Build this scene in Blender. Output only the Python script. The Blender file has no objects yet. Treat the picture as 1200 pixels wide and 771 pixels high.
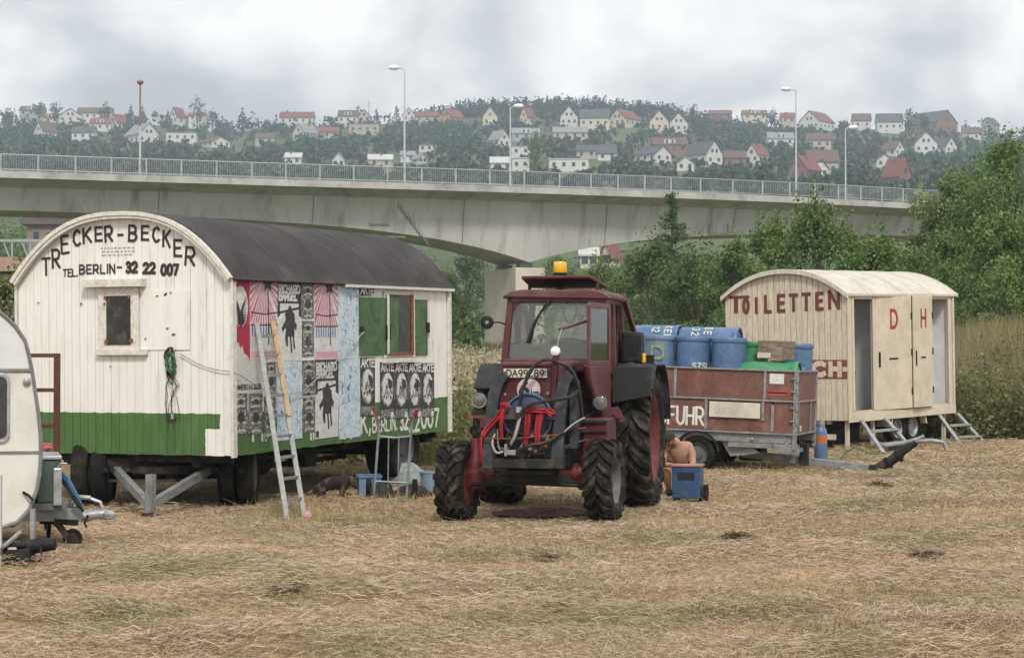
import bpy, bmesh, math, random
import numpy as np
from mathutils import Vector, Matrix, Euler

sc = bpy.context.scene
COL = sc.collection
# ------------------------------------------------------------------ camera
F = 2400.0            # focal length in pixels of the 1200 wide photograph
CH = 1.62             # eye height
PITCH = math.atan(42.5/F)
cam_d = bpy.data.cameras.new('camera'); cam = bpy.data.objects.new('camera', cam_d)
COL.objects.link(cam); sc.camera = cam
cam_d.sensor_fit = 'HORIZONTAL'; cam_d.sensor_width = 36.0; cam_d.lens = 36.0*F/1200.0
cam_d.clip_start = 0.1; cam_d.clip_end = 6000
cam.location = (0, 0, CH); cam.rotation_euler = (math.radians(90)+PITCH, 0, 0)
# ------------------------------------------------------------------ world
SUN_EL, SUN_AZ = 46.0, 170.0     # azimuth clockwise from +Y (the view direction)
w = bpy.data.worlds.new('World'); sc.world = w; w.use_nodes = True
nt = w.node_tree; N = nt.nodes; L = nt.links; N.clear()
out = N.new('ShaderNodeOutputWorld'); bg = N.new('ShaderNodeBackground'); bg2 = N.new('ShaderNodeBackground')
sky = N.new('ShaderNodeTexSky'); sky.sky_type = 'NISHITA'; sky.sun_disc = False
sky.sun_elevation = math.radians(SUN_EL); sky.sun_rotation = math.radians(SUN_AZ)
sky.air_density = 1.0; sky.dust_density = 3.0
L.new(sky.outputs[0], bg.inputs[0]); bg.inputs[1].default_value = 0.10
tc = N.new('ShaderNodeTexCoord'); mp = N.new('ShaderNodeMapping')
mp.inputs['Scale'].default_value = (1.0, 1.0, 1.35); mp.inputs['Location'].default_value = (0.31, 0.12, 0.02)
n1 = N.new('ShaderNodeTexNoise'); n1.inputs['Scale'].default_value = 6.0; n1.inputs['Detail'].default_value = 7
n1.inputs['Roughness'].default_value = 0.52; n1.inputs['Distortion'].default_value = 0.25
L.new(tc.outputs['Generated'], mp.inputs['Vector']); L.new(mp.outputs[0], n1.inputs['Vector'])
cr = N.new('ShaderNodeValToRGB'); e = cr.color_ramp.elements
e[0].position = 0.37; e[0].color = (0.335, 0.334, 0.338, 1)
e[1].position = 0.57; e[1].color = (0.80, 0.785, 0.75, 1)
m_ = e.new(0.44); m_.color = (0.43, 0.43, 0.435, 1)
m_ = e.new(0.50); m_.color = (0.60, 0.595, 0.58, 1)
L.new(n1.outputs['Fac'], cr.inputs[0]); L.new(cr.outputs[0], bg2.inputs[0]); bg2.inputs[1].default_value = 1.0
mx = N.new('ShaderNodeMixShader'); mx.inputs[0].default_value = 0.93
L.new(bg.outputs[0], mx.inputs[1]); L.new(bg2.outputs[0], mx.inputs[2]); L.new(mx.outputs[0], out.inputs[0])
# ------------------------------------------------------------------ sun (through thin cloud)
sd = bpy.data.lights.new('sun', 'SUN'); sd.energy = 1.5; sd.angle = math.radians(10); sd.color = (1.0, 0.955, 0.88)
sun = bpy.data.objects.new('sun', sd); COL.objects.link(sun)
_el, _az = math.radians(SUN_EL), math.radians(SUN_AZ)
sdir = Vector((math.sin(_az)*math.cos(_el), math.cos(_az)*math.cos(_el), math.sin(_el)))
sun.rotation_euler = (-sdir).to_track_quat('-Z', 'Y').to_euler(); sun.location = sdir*60
sc.view_settings.view_transform = 'Standard'; sc.view_settings.look = 'None'
sc.view_settings.exposure = 0.90; sc.view_settings.gamma = 1.0
try: sc.cycles.volume_bounces = 0
except Exception: pass
sc.cycles.max_bounces = 8; sc.cycles.transparent_max_bounces = 16

# ------------------------------------------------------------------ helpers
HAZE = 0.00041
rnd = random.Random(7)
PI = math.pi
R = math.radians
def at(px, py, D):
    """world point seen at photo pixel (px, py) at distance D along the view"""
    r = (px-600)/F; u = -(py-385.5)/F
    c, s = math.cos(PITCH), math.sin(PITCH)
    v = Vector((r, c - s*u, s + c*u)); v *= D/v.y
    return Vector((v.x, v.y, CH+v.z))
def lin(c):
    return tuple((x/12.92 if x <= .04045 else ((x+.055)/1.055)**2.4) for x in (c[0]/255, c[1]/255, c[2]/255))
def hash2(i, j, seed):
    n = (i*374761393 + j*668265263 + seed*144665) & 0xffffffff
    n = ((n ^ (n >> 13))*1274126177) & 0xffffffff
    return ((n ^ (n >> 16)) & 0xffff)/65535.0
def vnoise(x, y, seed=0):
    x = np.asarray(x, dtype=np.float64); y = np.asarray(y, dtype=np.float64)
    xi = np.floor(x).astype(np.int64); yi = np.floor(y).astype(np.int64)
    fx = x-xi; fy = y-yi; fx = fx*fx*(3-2*fx); fy = fy*fy*(3-2*fy)
    a = hash2(xi, yi, seed); b = hash2(xi+1, yi, seed); c = hash2(xi, yi+1, seed); d = hash2(xi+1, yi+1, seed)
    return (a*(1-fx)+b*fx)*(1-fy)+(c*(1-fx)+d*fx)*fy
def fbm(x, y, seed=0, o=3):
    v = 0; a = .5; t = 0
    for k in range(o):
        v = v+a*vnoise(x*2**k, y*2**k, seed+k*17); t += a; a *= .5
    return v/t
def sstep(a, b, x):
    t = np.clip((np.asarray(x, dtype=np.float64)-a)/(b-a), 0, 1); return t*t*(3-2*t)
def gz(x, y):
    """height of the field"""
    x = np.asarray(x, dtype=np.float64); y = np.asarray(y, dtype=np.float64)
    st = 22+10*sstep(-1.0, 2.5, x)
    z = .2*np.clip((y-st)/(36-st), 0, 1)
    z = z+2.2*sstep(38, 160, y)*1.0
    z = z+1.25*sstep(39.5, 48, y)*sstep(7.5, 11.5, x-.05*(y-40))
    z = z+.5*sstep(33, 45, y)*sstep(4, -2, x)
    z = z+.035*(fbm(x*.9, y*.9, 3)-.5)+.03*(fbm(x*2.7, y*2.7, 9)-.5)*sstep(20, 14, y)
    z = z+.5*(fbm(x*.05, y*.05, 5)-.5)*sstep(45, 90, y)
    return z
def gz1(x, y): return float(gz(x, y))

MATS = {}
def node_mat(name):
    m = bpy.data.materials.new(name); m.use_nodes = True
    nt = m.node_tree; b = nt.nodes['Principled BSDF']; MATS[name] = m
    return m, nt, nt.nodes, nt.links, b
def pm(name, col, rough=.6, var=.18, scale=6, bump=.15, bscale=60, metal=0, dirt=None, damt=.35, dscale=2.5, spec=.4, coat=0, stretch=(1,1,1), rand=True, grain=22):
    """painted or raw surface: colour with uneven tone, stains of their own shape, fine relief"""
    m, nt, N, L, b = node_mat(name)
    tc = N.new('ShaderNodeTexCoord'); mp = N.new('ShaderNodeMapping'); mp.inputs['Scale'].default_value = stretch
    if rand:
        oi = N.new('ShaderNodeObjectInfo'); mul = N.new('ShaderNodeMath'); mul.operation = 'MULTIPLY'; mul.inputs[1].default_value = 37
        L.new(oi.outputs['Random'], mul.inputs[0]); cb = N.new('ShaderNodeCombineXYZ')
        for k in range(3): L.new(mul.outputs[0], cb.inputs[k])
        L.new(cb.outputs[0], mp.inputs['Location'])
    L.new(tc.outputs['Object'], mp.inputs[0])
    n = N.new('ShaderNodeTexNoise'); n.inputs['Scale'].default_value = scale; n.inputs['Detail'].default_value = 5
    L.new(mp.outputs[0], n.inputs[0])
    r = N.new('ShaderNodeValToRGB'); r.color_ramp.elements[0].position = .3; r.color_ramp.elements[1].position = .7
    r.color_ramp.elements[0].color = (*[c*(1-var) for c in col], 1); r.color_ramp.elements[1].color = (*[min(1, c*(1+var)) for c in col], 1)
    L.new(n.outputs[0], r.inputs[0]); last = r.outputs[0]
    if dirt:
        n2 = N.new('ShaderNodeTexNoise'); n2.inputs['Scale'].default_value = dscale; n2.inputs['Detail'].default_value = 9; n2.inputs['Roughness'].default_value = .68
        L.new(mp.outputs[0], n2.inputs[0])
        r2 = N.new('ShaderNodeValToRGB'); r2.color_ramp.elements[0].position = .5; r2.color_ramp.elements[1].position = .72
        r2.color_ramp.elements[0].color = (0,0,0,1); r2.color_ramp.elements[1].color = (damt,)*3+(1,)
        L.new(n2.outputs[0], r2.inputs[0])
        mi = N.new('ShaderNodeMix'); mi.data_type = 'RGBA'; L.new(r2.outputs[0], mi.inputs[0]); L.new(last, mi.inputs[6])
        mi.inputs[7].default_value = (*dirt, 1); last = mi.outputs[2]
    if grain:
        n4 = N.new('ShaderNodeTexNoise'); n4.inputs['Scale'].default_value = grain; n4.inputs['Detail'].default_value = 6; n4.inputs['Roughness'].default_value = .75; L.new(mp.outputs[0], n4.inputs[0])
        mr = N.new('ShaderNodeMapRange'); mr.inputs[1].default_value = .3; mr.inputs[2].default_value = .7; mr.inputs[3].default_value = .72; mr.inputs[4].default_value = 1.22; L.new(n4.outputs[0], mr.inputs[0])
        m4 = N.new('ShaderNodeMix'); m4.data_type = 'RGBA'; m4.blend_type = 'MULTIPLY'; m4.inputs[0].default_value = 1; L.new(last, m4.inputs[6]); L.new(mr.outputs[0], m4.inputs[7]); last = m4.outputs[2]
        rr = N.new('ShaderNodeMath'); rr.operation = 'MULTIPLY'; rr.inputs[1].default_value = rough; L.new(mr.outputs[0], rr.inputs[0]); L.new(rr.outputs[0], b.inputs['Roughness'])
    L.new(last, b.inputs['Base Color']); b.inputs['Roughness'].default_value = rough; b.inputs['Metallic'].default_value = metal
    b.inputs['Specular IOR Level'].default_value = spec
    if coat: b.inputs['Coat Weight'].default_value = coat; b.inputs['Coat Roughness'].default_value = .15
    if bump:
        n3 = N.new('ShaderNodeTexNoise'); n3.inputs['Scale'].default_value = bscale; n3.inputs['Detail'].default_value = 4
        L.new(mp.outputs[0], n3.inputs[0]); bp = N.new('ShaderNodeBump'); bp.inputs['Strength'].default_value = bump; bp.inputs['Distance'].default_value = .01
        L.new(n3.outputs[0], bp.inputs['Height']); L.new(bp.outputs[0], b.inputs['Normal'])
    return m
def leaf_mat(name, cols, trans=.35, rough=.55):
    m, nt, N, L, b = node_mat(name)
    g = N.new('ShaderNodeNewGeometry'); r = N.new('ShaderNodeValToRGB'); r.color_ramp.interpolation = 'LINEAR'
    el = r.color_ramp.elements; el[0].position = 0; el[0].color = (*cols[0], 1); el[1].position = 1; el[1].color = (*cols[-1], 1)
    for i, c in enumerate(cols[1:-1]): el.new((i+1)/(len(cols)-1)).color = (*c, 1)
    L.new(g.outputs['Random Per Island'], r.inputs[0]); L.new(r.outputs[0], b.inputs['Base Color'])
    b.inputs['Roughness'].default_value = rough; b.inputs['Specular IOR Level'].default_value = .25
    if trans:
        t = N.new('ShaderNodeBsdfTranslucent'); L.new(r.outputs[0], t.inputs[0]); mx = N.new('ShaderNodeMixShader'); mx.inputs[0].default_value = trans
        o = N['Material Output']; L.new(b.outputs[0], mx.inputs[1]); L.new(t.outputs[0], mx.inputs[2]); L.new(mx.outputs[0], o.inputs[0])
    return m
def glass_mat(name, tint=(.8,.85,.85), refl=.25, dirt=.12):
    m, nt, N, L, b = node_mat(name); N.remove(b); o = N['Material Output']
    t = N.new('ShaderNodeBsdfTransparent'); t.inputs[0].default_value = (*tint, 1)
    g = N.new('ShaderNodeBsdfGlossy'); g.inputs['Roughness'].default_value = .04
    d = N.new('ShaderNodeBsdfDiffuse'); d.inputs[0].default_value = (.45,.44,.4,1)
    lw = N.new('ShaderNodeFresnel'); lw.inputs[0].default_value = 1.5
    ad = N.new('ShaderNodeMath'); ad.inputs[1].default_value = refl; L.new(lw.outputs[0], ad.inputs[0])
    a = N.new('ShaderNodeMixShader'); L.new(ad.outputs[0], a.inputs[0]); L.new(t.outputs[0], a.inputs[1]); L.new(g.outputs[0], a.inputs[2])
    n = N.new('ShaderNodeTexNoise'); n.inputs['Scale'].default_value = 3; n.inputs['Detail'].default_value = 6
    mm = N.new('ShaderNodeMath'); mm.operation = 'MULTIPLY'; mm.inputs[1].default_value = dirt*2; L.new(n.outputs[0], mm.inputs[0])
    c = N.new('ShaderNodeMixShader'); L.new(mm.outputs[0], c.inputs[0]); L.new(a.outputs[0], c.inputs[1]); L.new(d.outputs[0], c.inputs[2])
    L.new(c.outputs[0], o.inputs[0]); return m

class MB:
    """collects shapes for ONE mesh object"""
    def __init__(s): s.v = []; s.f = []
    def add(s, vs, fs):
        o = len(s.v); s.v.extend([tuple(x) for x in vs]); s.f.extend([tuple(i+o for i in f) for f in fs]); return s
    def box(s, c, d, rot=None):
        x, y, z = d[0]/2, d[1]/2, d[2]/2
        vs = [Vector(p) for p in ((-x,-y,-z),(x,-y,-z),(x,y,-z),(-x,y,-z),(-x,-y,z),(x,-y,z),(x,y,z),(-x,y,z))]
        if rot is not None:
            M = rot if isinstance(rot, Matrix) else Euler(rot).to_matrix()
            vs = [M @ p for p in vs]
        c = Vector(c)
        return s.add([p+c for p in vs], [(0,3,2,1),(4,5,6,7),(0,1,5,4),(1,2,6,5),(2,3,7,6),(3,0,4,7)])
    def bx(s, a, b):
        return s.box([(a[i]+b[i])/2 for i in range(3)], [abs(b[i]-a[i]) for i in range(3)])
    def bar(s, p, q, w, h=None, up=(0,0,1)):
        p = Vector(p); q = Vector(q); h = h or w; d = q-p; l = d.length
        if l < 1e-6: return s
        d.normalize(); u = Vector(up)
        if abs(d.dot(u)) > .98: u = Vector((0,1,0))
        r = d.cross(u).normalized(); u = r.cross(d)
        vs = []
        for e in (p, q):
            for a, b in ((-1,-1),(1,-1),(1,1),(-1,1)): vs.append(e+r*a*w/2+u*b*h/2)
        return s.add(vs, [(0,1,2,3),(7,6,5,4),(0,4,5,1),(1,5,6,2),(2,6,7,3),(3,7,4,0)])
    def tube(s, pts, r, n=8, cap=True):
        pts = [Vector(p) for p in pts]; rs = r if isinstance(r, (list, tuple)) else [r]*len(pts)
        o = len(s.v); prev = None
        for i, p in enumerate(pts):
            d = (pts[min(i+1, len(pts)-1)]-pts[max(i-1, 0)]).normalized()
            if prev is None:
                a = Vector((0,0,1)) if abs(d.z) < .9 else Vector((1,0,0)); prev = d.cross(a).normalized()
            prev = (prev-d*prev.dot(d)).normalized(); b = d.cross(prev)
            for k in range(n):
                t = 2*PI*k/n; s.v.append(tuple(p+prev*math.cos(t)*rs[i]+b*math.sin(t)*rs[i]))
        for i in range(len(pts)-1):
            for k in range(n):
                a = o+i*n+k; b2 = o+i*n+(k+1) % n; s.f.append((a, b2, b2+n, a+n))
        if cap:
            s.f.append(tuple(o+k for k in reversed(range(n)))); e = o+(len(pts)-1)*n; s.f.append(tuple(e+k for k in range(n)))
        return s
    def lathe(s, prof, c=(0,0,0), axis='z', n=24, rot=None, closed=False):
        """prof: (radius, height) pairs"""
        o = len(s.v); c = Vector(c)
        M = {'z': Matrix.Identity(3), 'x': Matrix(((0,0,1),(1,0,0),(0,1,0))), 'y': Matrix(((1,0,0),(0,0,1),(0,1,0)))}[axis]
        if rot is not None: M = Euler(rot).to_matrix() @ M
        for r, h in prof:
            for k in range(n):
                t = 2*PI*k/n; s.v.append(tuple(c+M @ Vector((r*math.cos(t), r*math.sin(t), h))))
        m = len(prof)
        for i in range(m if closed else m-1):
            for k in range(n):
                a = o+i*n+k; b = o+i*n+(k+1) % n; j = ((i+1) % m)*n
                s.f.append((a, b, o+j+(k+1) % n, o+j+k))
        if not closed:
            if prof[0][0] > 1e-5: s.f.append(tuple(o+k for k in reversed(range(n))))
            if prof[-1][0] > 1e-5: s.f.append(tuple(o+(m-1)*n+k for k in range(n)))
        return s
    def prism(s, poly, a, b, plane='xz'):
        """outline poly extruded from a to b along the remaining axis"""
        def P(u, v, t): return {'xz': (u, t, v), 'yz': (t, u, v), 'xy': (u, v, t)}[plane]
        n = len(poly); vs = [P(u, v, a) for u, v in poly]+[P(u, v, b) for u, v in poly]
        return s.add(vs, [tuple(reversed(range(n))), tuple(range(n, 2*n))]+[(i, (i+1) % n, n+(i+1) % n, n+i) for i in range(n)])
    def quad(s, a, b, c, d): return s.add([a, b, c, d], [(0,1,2,3)])
    def build(s, name, mat, parent=None, smooth=False, bevel=0, loc=None, rot=None, fix=True):
        me = bpy.data.meshes.new(name); me.from_pydata(s.v, [], s.f); me.update()
        if fix:
            bm = bmesh.new(); bm.from_mesh(me); bmesh.ops.recalc_face_normals(bm, faces=bm.faces); bm.to_mesh(me); bm.free()
        return link(name, me, mat, parent, smooth, bevel, loc, rot)
def link(name, me, mat, parent=None, smooth=False, bevel=0, loc=None, rot=None):
    o = bpy.data.objects.new(name, me); COL.objects.link(o)
    if mat is not None and not me.materials: me.materials.append(MATS[mat] if isinstance(mat, str) else mat)
    if smooth:
        me.polygons.foreach_set('use_smooth', [True]*len(me.polygons))
        try: me.set_sharp_from_angle(angle=R(38))
        except Exception: pass
    if bevel:
        b = o.modifiers.new('bevel', 'BEVEL'); b.width = bevel; b.segments = 2; b.limit_method = 'ANGLE'; b.angle_limit = R(40)
    if parent: o.parent = parent
    if loc is not None: o.location = loc
    if rot is not None: o.rotation_euler = rot
    return o
def tag(o, label=None, cat=None, group=None, kind=None):
    if label: o['label'] = label
    if cat: o['category'] = cat
    if group: o['group'] = group
    if kind: o['kind'] = kind
    return o
def thing(name, label, cat, loc=(0,0,0), rz=0, group=None, rot=None):
    o = bpy.data.objects.new(name, None); COL.objects.link(o); o.location = loc
    o.rotation_euler = rot if rot else (0, 0, rz); o.empty_display_size = .2
    return tag(o, label, cat, group)
def children(o): return [c for c in list(COL.objects) if c.parent == o]
def copy_tree(o, loc=None, rz=None, label=None, scale=None, kids=None):
    c = o.copy(); COL.objects.link(c)
    if loc is not None: c.location = loc
    if rz is not None: c.rotation_euler = (0, 0, rz)
    if label: c['label'] = label
    if scale is not None: c.scale = (scale,)*3 if not isinstance(scale, tuple) else scale
    for ch in o.children:
        d = ch.copy(); COL.objects.link(d); d.parent = c
        for g in ch.children:
            e = g.copy(); COL.objects.link(e); e.parent = d
    return c
def np_mesh(name, V, Q, mat, nper=4, smooth=False):
    """big mesh from arrays: V (n,3), Q (m,nper)"""
    me = bpy.data.meshes.new(name); V = np.ascontiguousarray(V, dtype=np.float32); Q = np.ascontiguousarray(Q, dtype=np.int32)
    me.vertices.add(len(V)); me.vertices.foreach_set('co', V.ravel())
    me.loops.add(Q.size); me.loops.foreach_set('vertex_index', Q.ravel())
    me.polygons.add(len(Q)); me.polygons.foreach_set('loop_start', np.arange(len(Q), dtype=np.int32)*nper)
    if smooth: me.polygons.foreach_set('use_smooth', np.ones(len(Q), dtype=bool))
    me.update(calc_edges=True); me.validate()
    me.materials.append(MATS[mat] if isinstance(mat, str) else mat)
    return me

# ------------------------------------------------------------------ hand painted lettering
def arc(cx, cy, rx, ry, a, b, n=9):
    return [(cx+rx*math.cos(R(a+(b-a)*i/(n-1))), cy+ry*math.sin(R(a+(b-a)*i/(n-1)))) for i in range(n)]
GLY = {
 'A': [[(0,0),(.35,1),(.7,0)],[(.14,.38),(.56,.38)]],
 'B': [[(0,0),(0,1)],[(0,1),(.35,1)]+arc(.35,.76,.24,.24,90,-90,7)+[(0,.52)],[(0,.52),(.38,.52)]+arc(.38,.26,.27,.26,90,-90,7)+[(0,0)]],
 'C': [arc(.38,.5,.38,.5,50,310,13)], 'D': [[(0,0),(0,1)],[(0,1),(.25,1)]+arc(.25,.5,.42,.5,90,-90,11)+[(0,0)]],
 'E': [[(0,0),(0,1)],[(0,1),(.58,1)],[(0,.52),(.5,.52)],[(0,0),(.58,0)]],
 'F': [[(0,0),(0,1)],[(0,1),(.58,1)],[(0,.52),(.48,.52)]],
 'G': [arc(.38,.5,.38,.5,50,340,14)+[(.74,.45),(.45,.45)]],
 'H': [[(0,0),(0,1)],[(.62,0),(.62,1)],[(0,.52),(.62,.52)]], 'I': [[(.05,0),(.05,1)]],
 'J': [[(.5,1),(.5,.2)]+arc(.28,.2,.22,.2,0,-160,7)],
 'K': [[(0,0),(0,1)],[(.6,1),(0,.42)],[(.2,.6),(.62,0)]], 'L': [[(0,1),(0,0)],[(0,0),(.55,0)]],
 'M': [[(0,0),(0,1),(.4,.35),(.8,1),(.8,0)]], 'N': [[(0,0),(0,1)],[(0,1),(.62,0)],[(.62,0),(.62,1)]],
 'O': [arc(.38,.5,.38,.5,0,360,17)], 'P': [[(0,0),(0,1)],[(0,1),(.35,1)]+arc(.35,.73,.27,.27,90,-90,8)+[(0,.46)]],
 'R': [[(0,0),(0,1)],[(0,1),(.35,1)]+arc(.35,.73,.26,.27,90,-90,8)+[(0,.46)],[(.25,.46),(.64,0)]],
 'S': [arc(.3,.75,.28,.25,30,270,10)+arc(.3,.25,.3,.25,90,-150,10)],
 'T': [[(.34,0),(.34,1)],[(0,1),(.68,1)]], 'U': [[(0,1),(0,.3)]+arc(.31,.3,.31,.3,180,360,9)+[(.62,1)]],
 'Z': [[(0,1),(.6,1),(0,0),(.62,0)]], '-': [[(.05,.5),(.5,.5)]], '.': [[(.05,0),(.05,.1)]], ',': [[(.1,.1),(.02,-.15)]],
 '0': [arc(.32,.5,.32,.5,0,360,17)], '1': [[(.05,.8),(.25,1),(.25,0)]],
 '2': [arc(.3,.72,.28,.28,165,-35,10)+[(0,0),(.6,0)]], '3': [arc(.27,.75,.26,.25,150,-90,9)+arc(.27,.25,.29,.25,90,-150,9)],
 '5': [[(.55,1),(.08,1),(.04,.58)]+arc(.28,.31,.3,.31,110,-150,10)],
 '6': [[(.5,.97),(.2,.7)]+arc(.31,.3,.31,.3,160,-200,15)], '7': [[(0,1),(.58,1),(.2,0)]],
 '8': [arc(.3,.76,.25,.24,-90,270,13),arc(.3,.26,.3,.27,90,450,13)], '9': [arc(.3,.7,.28,.3,0,360,13),[(.58,.7),(.5,.2),(.3,0)]],
 'k': [[(0,0),(0,1)],[(.5,.65),(0,.3)],[(.18,.42),(.52,0)]], 'm': [[(0,0),(0,.62),(.2,.62),(.35,.5),(.35,0)],[(.35,.5),(.5,.62),(.65,.55),(.7,0)]],
 ':': [[(.05,.1),(.05,.22)],[(.05,.6),(.05,.72)]], '+': [[(.3,.1),(.3,.9)],[(0,.5),(.6,.5)]],
}
def glyph_width(ch): return max((p[0] for s in GLY[ch] for p in s), default=.4) if ch in GLY else .45
def put_glyph(mb, ch, O, Rv, Up, Nn, h, th, wx=1.0, lift=.002, wob=0, rg=rnd):
    """one letter as flat strokes of paint; every stroke a hair above the last"""
    O = Vector(O); k = 0
    wb = lambda: rg.uniform(-wob, wob)*h
    for st in GLY.get(ch, []):
        pts = [O+Rv*((p[0]*wx)*h+wb())+Up*(p[1]*h+wb()) for p in st]
        for i in range(len(pts)-1):
            a, b = pts[i], pts[i+1]; d = (b-a)
            if d.length < 1e-6: continue
            d.normalize(); s = Nn.cross(d).normalized()*th/2; a2 = a-d*th*.42; b2 = b+d*th*.42
            o = Nn*(lift+.00025*k); k += 1
            mb.quad(a2-s+o, b2-s+o, b2+s+o, a2+s+o)
def write(mb, text, O, Rv, Up, Nn, h, th, gap=.28, wx=1.0, lift=.002, wob=.02, jit=0, width=None, obj=None):
    Rv, Up, Nn = Vector(Rv).normalized(), Vector(Up).normalized(), Vector(Nn).normalized()
    tot = sum((glyph_width(c)*wx+gap)*h for c in text)-gap*h
    kx = (width/tot) if width else 1.0
    x = 0
    for c in text:
        if obj: mb = MB()
        if c in GLY: put_glyph(mb, c, Vector(O)+Rv*x*kx+Up*rnd.uniform(-jit, jit)*h, Rv*kx, Up, Nn, h, th, wx, lift, wob)
        if obj and c in GLY: mb.build('letter', obj[0], obj[1], fix=False)
        x += (glyph_width(c)*wx+gap)*h
    return mb
# ================================================================== MATERIALS OF THE SETTING
pm('concrete', (.43,.42,.40), .9, .16, .25, .3, 6, dirt=(.20,.19,.17), damt=.9, dscale=.9, stretch=(1,1,.10), rand=False, grain=0)
pm('concrete_pier', (.52,.48,.41), .9, .10, .4, .3, 6, dirt=(.3,.28,.24), damt=.5, dscale=.6, stretch=(1,1,.3), rand=False, grain=0)
pm('concrete_edge', (.40,.39,.37), .9, .2, .6, .3, 8, dirt=(.14,.14,.13), damt=.7, dscale=.8, rand=False, grain=0)
pm('joint', (.2,.195,.185), .9, .1, 2, 0)
pm('galv', (.36,.38,.40), .5, .12, 5, .05, 80, metal=.35, grain=0)
pm('lamp_steel', (.50,.53,.55), .45, .1, 3, .03, 60, metal=.3)
pm('lamp_red', (.28,.15,.12), .6, .1, 3, .03, 60)
pm('lamp_head', (.7,.71,.72), .4, .1, 3, .03, 60)
def ground_mat():
    m, nt, N, L, b = node_mat('field')
    tc = N.new('ShaderNodeTexCoord')
    n = N.new('ShaderNodeTexNoise'); n.inputs['Scale'].default_value = .55; n.inputs['Detail'].default_value = 8; n.inputs['Roughness'].default_value = .62
    L.new(tc.outputs['Object'], n.inputs[0])
    r = N.new('ShaderNodeValToRGB'); el = r.color_ramp.elements
    el[0].position = .3; el[0].color = (.15,.12,.06,1); el[1].position = .68; el[1].color = (.49,.38,.27,1)
    el.new(.42).color = (.27,.20,.115,1); el.new(.55).color = (.37,.275,.165,1)
    L.new(n.outputs[0], r.inputs[0])
    n2 = N.new('ShaderNodeTexNoise'); n2.inputs['Scale'].default_value = 22; n2.inputs['Detail'].default_value = 6
    mp = N.new('ShaderNodeMapping'); mp.inputs['Scale'].default_value = (1, .5, 1); L.new(tc.outputs['Object'], mp.inputs[0]); L.new(mp.outputs[0], n2.inputs[0])
    mi = N.new('ShaderNodeMix'); mi.data_type = 'RGBA'; mi.blend_type = 'MULTIPLY'; mi.inputs[0].default_value = .8
    r2 = N.new('ShaderNodeValToRGB'); r2.color_ramp.elements[0].position = .3; r2.color_ramp.elements[1].position = .65
    r2.color_ramp.elements[0].color = (.35,.33,.3,1); r2.color_ramp.elements[1].color = (1.25,1.2,1.15,1)
    L.new(n2.outputs[0], r2.inputs[0]); L.new(r.outputs[0], mi.inputs[6]); L.new(r2.outputs[0], mi.inputs[7])
    # far meadow turns green (the grass there is uncut)
    sx = N.new('ShaderNodeSeparateXYZ'); L.new(tc.outputs['Object'], sx.inputs[0])
    mr = N.new('ShaderNodeMapRange'); mr.inputs[1].default_value = 37; mr.inputs[2].default_value = 50; L.new(sx.outputs[1], mr.inputs[0])
    m2 = N.new('ShaderNodeMix'); m2.data_type = 'RGBA'; L.new(mr.outputs[0], m2.inputs[0]); L.new(mi.outputs[2], m2.inputs[6]); m2.inputs[7].default_value = (.11,.12,.04,1)
    L.new(m2.outputs[2], b.inputs['Base Color']); b.inputs['Roughness'].default_value = .95; b.inputs['Specular IOR Level'].default_value = .1
    bp = N.new('ShaderNodeBump'); bp.inputs['Strength'].default_value = .6; bp.inputs['Distance'].default_value = .03
    L.new(n2.outputs[0], bp.inputs['Height']); L.new(bp.outputs[0], b.inputs['Normal'])
ground_mat()
def straw_mat(name, dry, green, gscale, lo, hi, trans=.2):
    """cut hay: straw tones blade by blade, greener where the mown grass is fresher"""
    m, nt, N, L, b = node_mat(name)
    g = N.new('ShaderNodeNewGeometry'); tc = N.new('ShaderNodeTexCoord')
    def ramp(cols):
        r = N.new('ShaderNodeValToRGB'); el = r.color_ramp.elements; el[0].color = (*cols[0],1); el[1].color = (*cols[-1],1); el[0].position = 0; el[1].position = 1
        for i, c in enumerate(cols[1:-1]): el.new((i+1)/(len(cols)-1)).color = (*c,1)
        L.new(g.outputs['Random Per Island'], r.inputs[0]); return r
    a, c = ramp(dry), ramp(green)
    n = N.new('ShaderNodeTexNoise'); n.inputs['Scale'].default_value = gscale; n.inputs['Detail'].default_value = 4; L.new(tc.outputs['Object'], n.inputs[0])
    mr = N.new('ShaderNodeMapRange'); mr.inputs[1].default_value = lo; mr.inputs[2].default_value = hi; L.new(n.outputs[0], mr.inputs[0])
    mi = N.new('ShaderNodeMix'); mi.data_type = 'RGBA'; L.new(mr.outputs[0], mi.inputs[0]); L.new(a.outputs[0], mi.inputs[6]); L.new(c.outputs[0], mi.inputs[7])
    L.new(mi.outputs[2], b.inputs['Base Color']); b.inputs['Roughness'].default_value = .7; b.inputs['Specular IOR Level'].default_value = .2
    t = N.new('ShaderNodeBsdfTranslucent'); L.new(mi.outputs[2], t.inputs[0]); mx = N.new('ShaderNodeMixShader'); mx.inputs[0].default_value = trans
    o = N['Material Output']; L.new(b.outputs[0], mx.inputs[1]); L.new(t.outputs[0], mx.inputs[2]); L.new(mx.outputs[0], o.inputs[0])
straw_mat('hay', [(.30,.22,.15),(.42,.32,.225),(.54,.43,.32),(.35,.27,.19),(.62,.52,.40),(.46,.32,.23)],
          [(.22,.20,.11),(.32,.285,.17),(.41,.36,.235),(.26,.235,.14),(.52,.45,.32)], .62, .44, .62)
straw_mat('stubble', [(.30,.22,.10),(.44,.33,.17),(.36,.275,.13),(.54,.42,.24)], [(.12,.155,.045),(.18,.20,.07),(.27,.245,.10)], .45, .46, .66)
straw_mat('meadow_grass', [(.21,.18,.08),(.30,.25,.125),(.36,.295,.16),(.16,.155,.06)], [(.055,.075,.02),(.09,.12,.03),(.13,.15,.045),(.17,.165,.065)], .09, .38, .55)
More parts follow.
